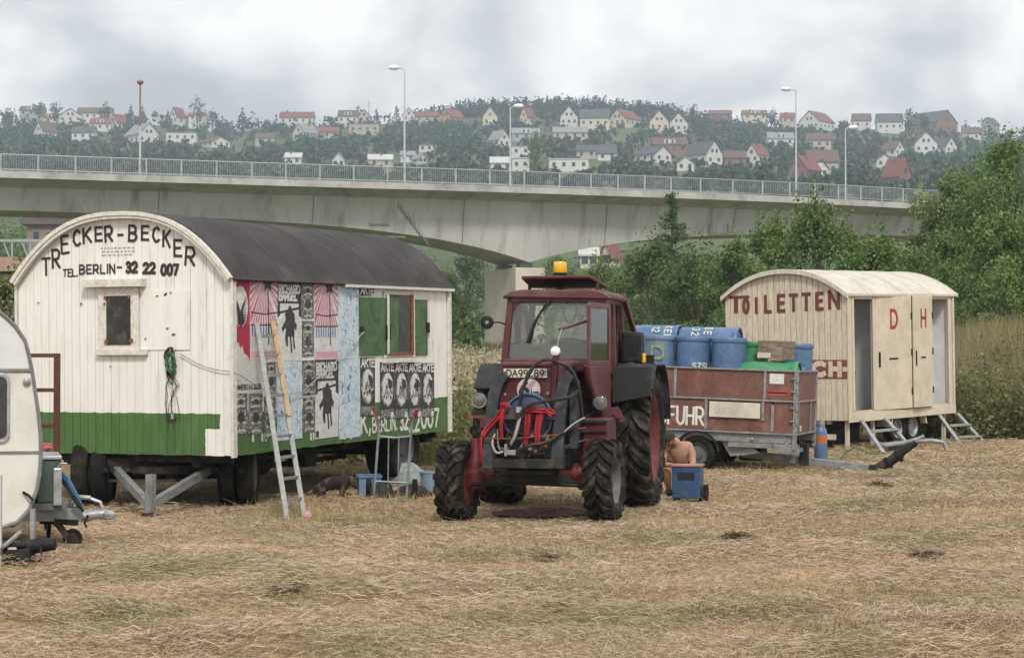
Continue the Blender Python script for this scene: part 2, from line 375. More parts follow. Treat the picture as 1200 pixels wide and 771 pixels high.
straw_mat('tall_dry', [(.25,.21,.115),(.33,.275,.16),(.21,.18,.09),(.38,.32,.20)], [(.10,.13,.04),(.15,.17,.06),(.23,.21,.10)], .35, .40, .60)
leaf_mat('weed_leaf', [(.085,.10,.035),(.12,.14,.05),(.17,.18,.07),(.24,.22,.12)])
leaf_mat('flower_yellow', [(.5,.36,.03),(.42,.33,.05)])
leaf_mat('umbel', [(.35,.30,.20),(.45,.40,.29),(.27,.22,.14)])
leaf_mat('leaf_mid', [(0.0659, 0.1105, 0.033), (0.1058, 0.1764, 0.047), (0.1529, 0.2352, 0.0659), (0.2234, 0.3059, 0.0941)])
leaf_mat('leaf_light', [(0.0931, 0.132, 0.0388), (0.1398, 0.194, 0.0544), (0.194, 0.2484, 0.0777), (0.264, 0.3105, 0.1165)])
leaf_mat('leaf_dark', [(0.0428, 0.0715, 0.0239), (0.0715, 0.1191, 0.0357), (0.1071, 0.1618, 0.0523), (0.1428, 0.2023, 0.0715)])
leaf_mat('leaf_ash', [(.10,.14,.035),(.14,.18,.05),(.19,.22,.08),(.23,.25,.11)])
leaf_mat('larch_needle', [(0.06, 0.096, 0.036), (0.084, 0.126, 0.048), (0.114, 0.156, 0.06)])
leaf_mat('hill_leaf', [(0.018, 0.038, 0.024), (0.03, 0.056, 0.032), (0.048, 0.08, 0.042), (0.085, 0.12, 0.058)], trans=.2)
leaf_mat('spruce', [(0.0168, 0.028, 0.0168), (0.0252, 0.042, 0.0224), (0.0392, 0.0588, 0.028)], trans=.1)
leaf_mat('poplar_leaf', [(.17,.20,.05),(.22,.24,.07),(.13,.16,.04)])
pm('bark', (.085,.065,.045), .9, .3, 8, .5, 30, stretch=(1,1,.25))
pm('hill_grass', (.075,.105,.03), .95, .35, .02, 0, dirt=(.035,.055,.02), damt=.8, dscale=.015, grain=0)

# ================================================================== GROUND
def grid_mesh(name, X, Y, Z, mat):
    r, c = X.shape; V = np.stack([X, Y, Z], -1).reshape(-1, 3)
    i = np.arange(r*c).reshape(r, c); Q = np.stack([i[:-1,:-1], i[:-1,1:], i[1:,1:], i[1:,:-1]], -1).reshape(-1, 4)
    return np_mesh(name, V, Q, mat, smooth=True)
rows = np.concatenate([[-60,-30,-10,0,4], np.arange(7, 46, .22), np.geomspace(46, 262, 40)])
a = np.concatenate([[-9,-5,-3,-1.8,-1.3], np.linspace(-1, 1, 170), [1.3,1.8,3,5,9]])
Yg, Ag = np.meshgrid(rows, a, indexing='ij'); Xg = Ag*(8+.28*np.maximum(Yg, 0)); 
g = link('ground', grid_mesh('ground', Xg, Yg, gz(Xg, Yg), 'field'), None); tag(g, kind='structure')

def blades(n, pos, height, length, width, lean, curl, yaw=None, seed=1):
    """grass or straw ribbons, two quads each. lean 0 = upright, 1 = lying"""
    g = np.random.default_rng(seed)
    az = g.uniform(0, 2*PI, n) if yaw is None else yaw
    d = np.stack([np.cos(az), np.sin(az), np.zeros(n)], 1)
    el = (1-lean)*PI/2
    dirv = d*np.cos(el)[:, None]+np.array([0,0,1.])*np.sin(el)[:, None]
    side = np.stack([-np.sin(az), np.cos(az), np.zeros(n)], 1)
    # turn the flat of the ribbon by chance
    tw = g.uniform(-1.2, 1.2, n); nrm = np.cross(dirv, side)
    side = side*np.cos(tw)[:, None]+nrm*np.sin(tw)[:, None]
    p0 = pos.copy(); p0[:, 2] += height
    p1 = p0+dirv*(length*.5)[:, None]; p2 = p0+dirv*length[:, None]
    p2[:, 2] -= curl*length; p2 += d*(np.abs(curl)*length*.35)[:, None]; sw = g.normal(0, .09, n)*length; p1 += side*sw[:, None]
    w = (side*width[:, None]*.5)
    V = np.stack([p0-w, p0+w, p1-w*.9, p1+w*.9, p2-w*.25, p2+w*.25], 1).reshape(-1, 3)
    b = np.arange(n)[:, None]*6
    Q = np.stack([b+np.array([0,1,3,2]), b+np.array([2,3,5,4])], 1).reshape(-1, 4)
    return V, Q
G = np.random.default_rng(11)
def hay_amount(x, y):
    wr = fbm(x*.32+.12*y, y*.75, 21, 3)
    return np.clip((wr-.38)*3.2, 0, 1)
# cut hay lying about, thicker in loose wind-rows
def straws(n, pos, length, width, lean, yaw, seed):
    """straight short straws, one quad each"""
    g = np.random.default_rng(seed); el = (1-lean)*PI/2
    d = np.stack([np.cos(yaw)*np.cos(el), np.sin(yaw)*np.cos(el), np.sin(el)], 1); s = np.stack([-np.sin(yaw), np.cos(yaw), np.zeros(n)], 1); nr = np.cross(d, s)
    tw = g.uniform(-1.3, 1.3, n); s = s*np.cos(tw)[:,None]+nr*np.sin(tw)[:,None]
    a = pos-d*(length*.5)[:,None]; c = pos+d*(length*.5)[:,None]; w = s*(width*.5)[:,None]
    a[:,2] = np.maximum(a[:,2], pos[:,2]-.01); V = np.stack([a-w, a+w, c+w*.6, c-w*.6], 1).reshape(-1,3)
    return V, np.arange(n*4).reshape(-1,4)
n = 900000
Dd = (G.uniform(0, 1, n)**1.35)*37+9.5
Xx = G.uniform(-1, 1, n)*(Dd*.275+.8)
amt = hay_amount(Xx, Dd); clump = fbm(Xx*2.6, Dd*2.6, 41, 3); keep = G.uniform(0, 1, n) < np.clip(.10+.55*amt+1.5*(clump-.42), .06, 1)
Xx, Dd, amt, clump = Xx[keep], Dd[keep], amt[keep], clump[keep]; n = len(Xx)
hgt = .005+G.uniform(0,1,n)**1.7*(.014+.075*amt*np.clip((clump-.35)*3,0,1.2))
pos = np.stack([Xx, Dd, gz(Xx, Dd)+hgt], 1)
ln = np.where(G.uniform(0,1,n) < .12, G.gamma(3, .035, n)+.04, G.gamma(2, .015, n)+.018)*(.8+.012*Dd); wd = (.0019+.00017*Dd)*G.uniform(.6, 1.7, n)
flow = fbm(Xx*.5, Dd*.5, 33)*PI*2.2
yaw = np.where(G.uniform(0,1,n) < .3, flow+G.normal(0, .4, n), G.uniform(0, 2*PI, n))
V, Q = straws(n, pos, ln, wd, np.clip(1-np.abs(G.normal(0, .16, n)), .2, 1), yaw, 2)
o = link('cut_hay', np_mesh('cut_hay', V, Q, 'hay'), None); tag(o, 'loose dry straw coloured cut hay strewn over the field', 'hay', kind='stuff')
print('straws', n)
# heaps of matted hay
hx = [(-1.15,14.3,1.1,.30),(.55,14.6,.95,.22),(-.05,13.0,1.0,.2),(-1.35,11.9,.8,.2),(1.6,13.4,.7,.14),(2.3,17.6,.9,.14),(2.7,12.6,.8,.16),(3.4,15.4,.8,.15),(1.0,19.2,.9,.14),(4.4,18.8,1.0,.13),(-2.6,16.0,1.0,.14),(6.3,29.5,1.5,.16),(8.9,32.3,2.0,.3),(7.6,31.6,1.3,.22),(-3.2,13.4,.9,.16),(3.2,22.5,1.1,.14),(-.2,17.2,.8,.13),(2.1,11.6,.7,.14),(5.2,24.0,1.2,.16)]
Vs, Qs, off = [], [], 0
for i, (cx, cy, rr, hh) in enumerate(hx):
    k = int(3000*rr); r_ = np.sqrt(G.uniform(0,1,k)); t = G.uniform(0, 2*PI, k)
    x = cx+rr*r_*np.cos(t)*1.25; y = cy+rr*r_*np.sin(t)*.55
    h = hh*(1-r_**2)*G.uniform(0, 1, k)**.6*(.5+fbm(x*4, y*4, 3))
    z = gz(x, y)
    V, Q = blades(k, np.stack([x,y,z],1), h, G.gamma(3,.022,k)+.03, (.0026+.00018*cy)*G.uniform(.7,1.4,k), np.clip(G.normal(.95,.1,k),.3,1.1), G.normal(.12,.12,k), G.normal((i*1.3)%PI, .5, k)+PI*(G.uniform(0,1,k)>.5), 50+i)
    Vs.append(V); Qs.append(Q+off); off += len(V)
o = link('hay_heaps', np_mesh('hay_heaps', np.concatenate(Vs), np.concatenate(Qs), 'hay'), None); tag(o, 'matted heaps of raked hay lying in the field', 'hay', kind='stuff')
# a few dark clods of soil and rotten hay
straw_mat('rotten_hay', [(.07,.052,.032),(.14,.105,.065),(.24,.18,.115)], [(.08,.07,.035),(.15,.13,.07)], .6, .5, .7)
Vs, Qs, off = [], [], 0
for i, (px, py, rr) in enumerate(((335,697,.09),(347,692,.06),(640,657,.05),(1085,655,.09),(1030,572,.12),(862,632,.10),(655,716,.08))):
    D = CH*F/(py-428); cx = (px-600)/F*D; k = int(2200*rr)+60; r_ = np.sqrt(G.uniform(0,1,k)); t = G.uniform(0,2*PI,k); x = cx+rr*1.4*r_*np.cos(t); y = D+rr*.8*r_*np.sin(t); h = .5*rr*(1-r_**2)*G.uniform(0,1,k)+.03
    V, Q = blades(k, np.stack([x,y,gz(x,y)],1), h, G.gamma(3,.016,k)+.02, (.003+.0002*D)*G.uniform(.7,1.6,k), np.clip(G.normal(.9,.15,k),.2,1.1), G.normal(.1,.12,k), None, 700+i)
    Vs.append(V); Qs.append(Q+off); off += len(V)
o = link('soil_clods', np_mesh('soil_clods', np.concatenate(Vs), np.concatenate(Qs), 'rotten_hay'), None); tag(o, 'dark clods of soil and rotten hay in the field', 'soil', kind='stuff')
# short standing stubble and regrowth
n = 120000
Dd = (G.uniform(0, 1, n)**1.3)*38+9.6; Xx = G.uniform(-1, 1, n)*(Dd*.275+.8)
patch = fbm(Xx*.5+7, Dd*.5, 71, 3); keep = G.uniform(0,1,n) < np.clip((patch-.3)*2.6, .12, 1); Xx, Dd, patch = Xx[keep], Dd[keep], patch[keep]; n = len(Xx)
V, Q = blades(n, np.stack([Xx, Dd, gz(Xx,Dd)-.01],1), np.zeros(n), G.uniform(.03,.11,n)*(1+.9*np.clip((patch-.55)*5,0,1)), (.0028+.00018*Dd)*G.uniform(.6,1.3,n), np.abs(G.normal(.18,.2,n)), G.normal(.15,.15,n), None, 3)
o = link('stubble', np_mesh('stubble', V, Q, 'stubble'), None); tag(o, 'short mown stubble with green regrowth', 'grass', kind='stuff')

def clear_of_toilet(x, y):
    u = (x-5.76)*math.sin(R(39))+(y-35)*math.cos(R(39)); v = -(x-5.76)*math.cos(R(39))+(y-35)*math.sin(R(39))
    return ~((u > -.4) & (u < 4.15) & (v > -.25) & (v < 2.8))
# ---- uncut meadow behind the vehicles
def edge(x):   # where the mown field ends
    return np.where(x > 5, 38.5, np.where(x < -1, 29.5+1.0*np.clip(-x-1,0,3), 36.0))
n = 95000
Dd = 29+(G.uniform(0,1,n)**1.8)*115; Xx = G.uniform(-1,1,n)*(Dd*.29+1)
k = (Dd > edge(Xx)+.8*fbm(Xx*.8, Dd*.1, 2)) & clear_of_toilet(Xx, Dd); Xx, Dd = Xx[k], Dd[k]; n = len(Xx)
hh = G.uniform(.35,.95,n)*(.6+.8*fbm(Xx*.35,Dd*.35,8))*np.where(Xx>6,1.25,1.0)
V, Q = blades(n, np.stack([Xx,Dd,gz(Xx,Dd)-.02],1), np.zeros(n), hh, (.006+.00028*Dd)*G.uniform(.6,1.3,n), np.abs(G.normal(.12,.13,n)), G.normal(.22,.15,n), None, 4)
o = link('meadow_grass', np_mesh('meadow_grass', V, Q, 'meadow_grass'), None); tag(o, 'uncut meadow grass growing behind the wagons', 'grass', kind='stuff')
# pale seed heads standing over it on the right hand bank
n = 42000
Dd = G.uniform(40.2, 60, n); Xx = Dd*.25*G.uniform(.74,1.14,n)
k = clear_of_toilet(Xx, Dd) & (fbm(Xx*.6,Dd*.6,91) > .36); Xx, Dd = Xx[k], Dd[k]; n = len(Xx)
hh = G.uniform(.8,1.55,n)
V, Q = blades(n, np.stack([Xx,Dd,gz(Xx,Dd)],1), np.zeros(n), hh, G.uniform(.008,.02,n), np.abs(G.normal(.1,.1,n)), G.normal(.18,.1,n), None, 5)
o = link('dry_grass', np_mesh('dry_grass', V, Q, 'tall_dry'), None); tag(o, 'tall pale dry grass on the bank right of the toilet wagon', 'grass', kind='stuff')

def leaf_quads(C, size, seed, flat=.0, aspect=.55):
    """diamond leaves at points C"""
    g = np.random.default_rng(seed); n = len(C)
    d = g.normal(size=(n,3)); d /= np.linalg.norm(d,axis=1)[:,None]
    u = g.normal(size=(n,3)); u[:,2] *= (1-flat); u -= d*(u*d).sum(1)[:,None]; u /= np.linalg.norm(u,axis=1)[:,None]
    s = (size*g.uniform(.6,1.35,n))[:,None] if np.ndim(size)==0 else size[:,None]
    a, b = d*s*.5, u*s*.5*aspect
    V = np.stack([C-a, C+b-a*.15, C+a, C-b-a*.15],1).reshape(-1,3)
    Q = np.arange(n*4).reshape(-1,4); return V, Q
# leafy weeds: nettles and docks along the edge of the mown field
cl = []
for i in range(520):
    t = G.uniform(); 
    if t < .55: D = 38.6+6.5*G.uniform()**1.4; x = D*.25*G.uniform(.78,1.15)
    elif t < .72: D = G.uniform(30,42); x = D*G.uniform(-.06,.02)
    elif t < .88: D = G.uniform(29.5,33); x = G.uniform(-6.5,-.8)
    else: D = G.uniform(60,110); x = D*G.uniform(-.05,.0)
    h = G.uniform(.35,1.6)*(.4+1.0*float(fbm(x*.7,D*.7,61)))*(.85 if t < .55 else .8); k = int(150*h)
    P = np.stack([G.normal(x,.26*h,k), G.normal(D,.26*h,k), np.zeros(k)],1); P[:,2] = gz(P[:,0],P[:,1])+G.uniform(.05,1,k)**.8*h
    cl.append(P)
C = np.concatenate(cl); C = C[clear_of_toilet(C[:,0], C[:,1])]; V, Q = leaf_quads(C, .085, 8)
o = link('weeds', np_mesh('weeds', V, Q, 'weed_leaf'), None); tag(o, 'green nettles and weeds along the edge of the mown field', 'weeds', kind='stuff')
k = 14; D = G.uniform(40,44,k); x = D*.25*G.uniform(.86,1.1,k); C = np.stack([x,D,gz(x,D)+G.uniform(1.2,1.7,k)],1); V, Q = leaf_quads(C, .08, 9, aspect=.9)
o = link('yellow_flowers', np_mesh('yellow_flowers', V, Q, 'flower_yellow'), None); tag(o, 'small yellow flowers over the weeds at the right', 'flowers', kind='stuff')
k = 5000; D = G.uniform(36,75,k); x = D*G.uniform(-.06,.03,k); C = np.stack([x,D,gz(x,D)+G.uniform(.6,1.25,k)],1); V, Q = leaf_quads(C, .10, 10, aspect=.9)
o = link('seed_heads', np_mesh('seed_heads', V, Q, 'umbel'), None); tag(o, 'pale seed heads standing in the meadow between wagon and tractor', 'flowers', kind='stuff')

# ================================================================== HILL
CRX = [-900,-300,0,100,200,260,330,420,480,560,650,750,830,900,1000,1100,1200,1500,2100]
CRY = [200,165,150,144,148,157,150,147,144,136,132,135,144,149,151,155,166,190,215]
def ycrest(px): return np.interp(px, CRX, CRY)
def yhill(px, D):
    D = np.asarray(D, dtype=float)
    return np.where(D < 500, 419+(240-419)*np.clip((D-235)/265,0,1)**1.0, 240+(ycrest(px)-240)*np.clip((D-500)/700,0,1))
def hill_z(px, D):
    y = yhill(px, D); u = -(y-385.5)/F; c, s = math.cos(PITCH), math.sin(PITCH)
    z = CH+(s+c*u)/(c-s*u)*D
    return z
def hill_D(px, py):
    yc = float(ycrest(px)); t = (240-py)/(240-yc)
    return 500+700*min(max(t, -.3), .985)
pxs = np.arange(-900, 2101, 30.); Dr = np.concatenate([np.linspace(236,500,16), np.linspace(525,1200,30), [1260,1350,1500,1700]])
Dg, Pg = np.meshgrid(Dr, pxs, indexing='ij')
Zh = hill_z(Pg, np.minimum(Dg,1200)); Zh = Zh-np.where(Dg>1200,(Dg-1200)*.10,0)
Zh = np.where(Dg<240, Zh-1.5, Zh)
h = link('hillside', grid_mesh('hillside', (Pg-600)/F*Dg, Dg, Zh, 'hill_grass'), None); tag(h, kind='structure')

# ---- houses on the hill
WALL = {'white': (.58,.57,.545), 'cream': (.56,.50,.38), 'beige': (.42,.38,.31), 'orange': (.46,.25,.10), 'brick': (.22,.115,.085), 'grey': (.36,.36,.36)}
ROOF = {'red': (.20,.07,.058), 'brown': (.13,.075,.06), 'slate': (.075,.08,.09), 'grey': (.25,.26,.27), 'pale': (.5,.5,.5)}
for k, c in WALL.items(): pm('hw_'+k, c, .9, .06, .5, 0)
for k, c in ROOF.items(): pm('hr_'+k, c, .85, .15, .8, 0)
pm('h_window', (.035,.04,.05), .25, .2, 2, 0, spec=.6); pm('h_frame', (.6,.6,.58), .8, .05, 2, 0); pm('h_wood', (.12,.07,.04), .8, .1, 2, 0)
HOUSES = [ # x0 x1 ytop ybase kind wall roof   (G gable to us, S eaves to us, L gable left, R gable right, F flat)
 (41,66,144,164,'L','white','brown'),(71,98,129,144,'G','white','brown'),(25,52,125,137,'S','grey','brown'),(47,70,134,145,'S','cream','red'),(92,132,127,141,'S','white','brown'),
 (86,112,149,165,'S','white','slate'),(107,132,139,154,'S','white','red'),(129,150,135,152,'L','white','red'),(145,187,146,170,'R','white','grey'),(196,231,156,167,'F','white','grey'),
 (200,217,127,146,'L','white','red'),(232,270,162,173,'R','white','brown'),(222,241,133,142,'S','white','red'),(329,368,132,147,'S','white','red'),(344,372,146,165,'L','cream','grey'),
 (370,397,150,163,'S','beige','red'),(397,420,130,146,'S','white','brown'),(421,435,130,144,'G','beige','brown'),(410,445,146,158,'F','beige','grey'),(472,487,128,143,'G','white','red'),
 (487,514,132,144,'S','beige','red'),(514,544,129,146,'L','orange','red'),(566,583,127,148,'G','cream','grey'),(572,597,154,173,'R','white','grey'),(335,354,180,193,'S','white','pale'),
 (391,405,181,196,'G','white','grey'),(432,460,182,196,'S','beige','pale'),(482,500,181,192,'R','white','grey'),(575,601,185,201,'S','white','pale'),(300,322,157,170,'S','beige','brown'),
 (492,508,171,178,'F','white','grey'),(609,628,127,147,'L','cream','red'),(657,677,126,149,'G','white','red'),(680,714,129,152,'S','cream','slate'),(714,750,130,149,'L','cream','red'),
 (761,783,131,155,'G','cream','red'),(784,805,134,156,'G','white','brown'),(600,632,151,165,'S','grey','grey'),(648,688,150,164,'S','beige','grey'),(600,622,172,184,'F','white','grey'),
 (600,620,186,201,'F','white','pale'),(644,690,187,201,'F','white','pale'),(676,722,171,186,'S','beige','slate'),(764,804,162,181,'S','brick','brown'),(745,786,173,190,'R','white','slate'),
 (804,846,167,195,'R','white','slate'),(848,873,178,196,'S','brick','brown'),(873,901,170,192,'L','white','red'),(831,857,130,140,'S','brick','red'),(870,898,130,141,'S','cream','red'),
 (915,931,133,146,'S','beige','red'),(936,979,132,154,'L','white','red'),(999,1020,134,152,'S','white','brown'),(1027,1057,134,156,'S','white','slate'),(1062,1120,132,158,'R','brick','slate'),
 (899,929,156,172,'S','white','grey'),(945,972,157,175,'S','beige','brown'),(945,981,177,208,'S','beige','brown'),(924,963,184,213,'L','brick','red'),(949,968,189,208,'G','white','brown'),
 (1034,1059,167,183,'R','white','brown'),(1070,1096,156,181,'G','white','brown'),(1090,1120,162,181,'R','white','slate'),(1025,1043,182,196,'G','white','slate'),(1035,1067,187,222,'R','brick','red'),
 (1150,1172,139,153,'L','grey','slate'),(680,700,292,312,'S','cream','pale'),(704,728,286,312,'L','cream','red'),(1128,1148,150,166,'S','white','brown'),(470,486,178,190,'S','white','grey'),(700,722,176,188,'S','white','slate'),(792,812,186,200,'G','white','grey')]
KW = {'G': 'gable facing us', 'S': 'eaves facing us', 'L': 'left gable', 'R': 'right gable', 'F': 'flat and boxy'}
WIN = {}
def win_mesh(w, h):
    k = (round(w,2), round(h,2))
    if k not in WIN: WIN[k] = MB().box((0,0,0), (w,.12,h)).build('x', 'h_window').data; bpy.data.objects.remove(bpy.data.objects['x'])
    return WIN[k]
ORD = ['leftmost','second','third','fourth','fifth','sixth','seventh','eighth','ninth','tenth','eleventh','twelfth']
def zone(yb): return 'hill crest' if yb < 160 else ('middle slope' if yb < 178 else ('just over the railing' if yb < 240 else 'seen under the bridge'))
fam = {}
for hs in sorted(HOUSES): fam.setdefault((hs[4],hs[5],hs[6],zone(hs[3])), []).append(hs)
house_boxes = []
for hs in HOUSES:
    x0,x1,yt,yb,kind,wc,rc = hs; cx = (x0+x1)/2
    if yb < 240: D = hill_D(cx, yb)
    else: D = 235+265*(419-yb)/179
    s = F/D; wpx = (x1-x0)/s; H = (yb-yt)/s; p = at(cx, yb, D)
    same = fam[(kind,wc,rc,zone(yb))]; i = same.index(hs)
    lab = f"{wc} house with {rc} roof, {KW[kind]}, {zone(yb)}"
    if len(same) > 1: lab += f", {ORD[i]} such from left"
    t = thing('house', lab, 'house', p, group='houses on the hillside')
    rz = {'L': R(-38), 'R': R(38)}.get(kind, R(rnd.uniform(-4,4)))
    if kind in 'LR':
        gw = wpx*.62; dl = wpx*.85       # gable width and length
    elif kind == 'G': gw = wpx; dl = 10
    else: gw = 8.0 if H < 9 else 10; dl = wpx
    t.rotation_euler.z = rz if kind in 'LRG' else rz+PI/2
    # local: gable faces -y, ridge along y; for S the long side faces us after a quarter turn
    wall_h = H*(.46 if kind in 'GLR' else .55) if kind != 'F' else H
    hw, hd = gw/2, dl/2; oy = hd if kind in 'GLR' else 0; ox = 0
    mbw = MB()
    if kind == 'F': mbw.bx((-hw,-hd,-5),(hw,hd,H*.93))
    else: mbw.prism([(-hw,-5),(hw,-5),(hw,wall_h),(0,H*.985),(-hw,wall_h)], -hd, hd, 'xz')
    mbw.build('wall', 'hw_'+wc, t)
    mbr = MB(); e = .45
    if kind == 'F': mbr.bx((-hw-.3,-hd-.3,H*.93),(hw+.3,hd+.3,H))
    else:
        sl = (H-wall_h)/hw
        for sg in (-1,1):
            P = [(sg*(hw+e), wall_h-sl*e+.05),(0,H+.05),(0,H+.4),(sg*(hw+e), wall_h-sl*e+.4)]
            mbr.prism(P, -hd-.4, hd+.4, 'xz')
    ro = mbr.build('roof', 'hr_'+rc, t)
    if kind != 'F' and rnd.random() < .75: MB().box((rnd.choice((-1,1))*hw*.25, rnd.uniform(-.4,.4)*hd, H*.98), (.7,.7,1.6)).build('chimney', 'hw_brick', ro)
    wh, ww = (1.5, 1.25)
    def win(x, y, z, rot=0, w_=None):
        o = link('window', win_mesh(w_ or ww, wh), None, t, loc=(x,y,z), rot=(0,0,rot)); return o
    if kind in 'GLR':
        z1 = max(wall_h*.5, 1.3); nn = 2 if gw < 9 else 3
        for q in range(nn): win(-hw+gw*(q+.5)/nn, -hd, z1)
        if H > 6: win(0 if gw < 8 else -1.2, -hd, wall_h+(H-wall_h)*.25); 
        if H > 6 and gw >= 8: win(1.2, -hd, wall_h+(H-wall_h)*.25)
        sx = {'L': 1, 'R': -1}.get(kind, 0)
        if sx:
            for q in range(max(1,int(dl/4))): win(sx*hw, -hd+dl*(q+.5)/max(1,int(dl/4)), z1, PI/2)
    else:
        nn = max(2, int(dl/3.6))
        fl = max(1, int(wall_h/3.0))
        for f in range(fl):
            for q in range(nn): win(-hw if kind=='S' else -hw, -hd+dl*(q+.5)/nn, wall_h*(f+.55)/fl if kind=='S' else H*.5, PI/2)
        if kind == 'S' and wpx > 9 and (x0*7+yb) % 3 == 0:      # dormer
            dz = wall_h+(H-wall_h)*.35; dx = -hw*.72; dw = min(5, dl*.35)
            do = MB().bx((dx-.9,-dw/2,dz-.9),(dx+2.2,dw/2,dz+1.1)).build('dormer', 'hw_white', t)
            for q in (-1,1): link('dormer_window', win_mesh(1.0,1.5), None, do, loc=(dx-.92, q*dw*.25, dz+.15), rot=(0,0,PI/2))
    house_boxes.append((x0-1, x1+1, yt-1, yb-(yb-yt)*.36, D))

# ---- trees of the hillside
def crown_pts(kind, h, r, n, g):
    if kind == 'c':       # conifer
        z = 1-np.sqrt(g.uniform(0,1,n)); rr = r*(1-z)*np.sqrt(g.uniform(.25,1,n)); t = g.uniform(0,2*PI,n)
        return np.stack([rr*np.cos(t), rr*np.sin(t), h*(.06+.96*z)],1)
    k = max(4,int(n/9)); c = g.normal(size=(k,3)); c /= np.linalg.norm(c,axis=1)[:,None]; c *= (g.uniform(.3,1,k)**.45)[:,None]*.8
    i = g.integers(0,k,n); P = c[i]+g.normal(0,.24,(n,3))
    return np.stack([P[:,0]*r, P[:,1]*r, h*.56+P[:,2]*h*.46],1)
def tree_ok(px, py, rpx, hpx, D):
    for a0,a1,b0,b1,hd in house_boxes:
        if D < hd+8 and px+rpx > a0 and px-rpx < a1 and py-hpx < b1 and py > b0: return False
    return True
VB, QB, oB = [], [], 0; VC, QC, oC = [], [], 0; cnt = 0
for i in range(9000):
    px = G.uniform(-260, 1460); D = 470+740*G.uniform()**.8; y = float(yhill(px, D))
    if 722 < px < 764 and 152 < y < 172: continue     # small green paddocks
    if 1046 < px < 1072 and 158 < y < 172: continue
    s = F/D; con = G.uniform() < .14; h = G.uniform(5,10.5)*(1.1 if con else 1); r = h*(.2 if con else G.uniform(.42,.6))
    if not tree_ok(px, y, r*s, h*s, D): 
        h *= .45; r *= .6
        if not tree_ok(px, y, r*s, h*s, D): continue
    z = float(hill_z(px, D)); X = (px-600)/F*D; P = crown_pts('c' if con else 'b', h, r, 46 if con else 58, G)+np.array([X,D,z])
    V, Q = leaf_quads(P, 1.35 if con else 1.7, 100+i, aspect=.8)
    if con: VC.append(V); QC.append(Q+oC); oC += len(V)
    else: VB.append(V); QB.append(Q+oB); oB += len(V)
    cnt += 1
    if cnt > 2600: break
for i in range(2300):   # spruce wood on the ridge
    px = G.uniform(478, 868); D = G.uniform(1185, 1290); s = F/D
    z = float(hill_z(px, 1200))+np.interp(px,[478,540,600,700,800,868],[-3.2,-.6,-1.2,-1.4,-3.4,-6.5]); h = G.uniform(9.6,10.8); X = (px-600)/F*D
    P = crown_pts('c', h, 2.2, 34, G)+np.array([X,D,z]); V, Q = leaf_quads(P, 1.35, 5000+i, aspect=.8); VC.append(V); QC.append(Q+oC); oC += len(V)
o = link('hill_woods', np_mesh('hill_woods', np.concatenate(VB), np.concatenate(QB), 'hill_leaf'), None); tag(o, 'hazy green broadleaf trees covering the far hillside', 'woods', kind='stuff')
o = link('spruce_wood', np_mesh('spruce_wood', np.concatenate(VC), np.concatenate(QC), 'spruce'), None); tag(o, 'dark spruces along the wooded ridge', 'woods', kind='stuff')
SKY_TREES = [(153,149,121,7,'c','dark pointed conifer on the skyline left of the first lamp post'),(167,150,122,8,'c','broad dark conifer on the skyline just right of the first lamp post'),(231,150,115,9,'b','tall windblown pine standing out on the left skyline'),
 (249,151,130,8,'b','low round tree right of the tall windblown pine'),(284,152,125,9,'c','lone pointed spruce on the bare skyline right of the pine'),(123,146,121,8,'b','round tree above the long brown roof on the left crest'),(46,144,118,8,'b','leftmost tall round tree on the skyline'),(66,144,120,8,'b','second round tree on the left skyline'),
 (465,150,121,7,'c','tall spruce on the crest left of the second lamp post'),(441,147,128,6,'c','small spruce right of the beige gabled house on the crest'),(1068,158,125,10,'b','big round tree rising over the slate roofs on the right crest'),(1083,157,131,6,'b','smaller round tree beside the big round one on the right crest'),
 (904,148,128,7,'b','small tree left of the right-hand lamp post on the crest'),(812,152,125,5,'c','slim spruce at the right end of the ridge wood'),(8,148,127,9,'b','tree at the far left edge of the skyline'),(197,150,130,6,'c','small conifer beside the red roofed gable on the left crest'),(990,158,140,7,'b','tree between the red and the brown roofs on the right crest')]
for px,yb,yt,wp,kd,lab in SKY_TREES:
    D = 1150 if yb < 152 else 1060; s = F/D; p = at(px, yb, D); h = (yb-yt)/s; r = wp/s
    t = thing('conifer' if kd=='c' else 'broadleaf_tree', lab, 'tree', p, group='trees on the skyline')
    P = crown_pts(kd, h, r, 170 if kd=='c' else 240, G); V, Q = leaf_quads(P, 1.15, int(px)+9000, aspect=.8)
    link('crown', np_mesh('crown', V, Q, 'spruce' if kd=='c' else 'hill_leaf'), None, t)
    MB().tube([(0,0,-3),(0,0,h*.5),(0,0,h*.8)], [.45,.3,.1], 6).build('trunk', 'bark', t)
p = at(627,206,620); s = F/620; t = thing('poplar', 'slim yellow green columnar poplar rising behind the bridge railing', 'tree', p)
P = crown_pts('b', 54/s, 9/s, 700, G); P[:,0] *= .55+.75*(1-P[:,2]/(54/s)); V, Q = leaf_quads(P, .8, 77, aspect=.7)
link('crown', np_mesh('crown', V, Q, 'poplar_leaf'), None, t); MB().tube([(0,0,-3),(0,0,6)], [.4,.2], 6).build('trunk', 'bark', t)
p = at(432,143,1140); t = thing('radio_mast', 'thin mast on the skyline beside the beige gabled house', 'mast', p)
MB().tube([(0,0,-2),(0,0,12)], [.25,.12], 6).build('pole', 'joint', t); MB().bar((-1.2,0,10),(1.2,0,10),.12).bar((-.8,0,8.6),(.8,0,8.6),.12).build('aerial', 'joint', t)
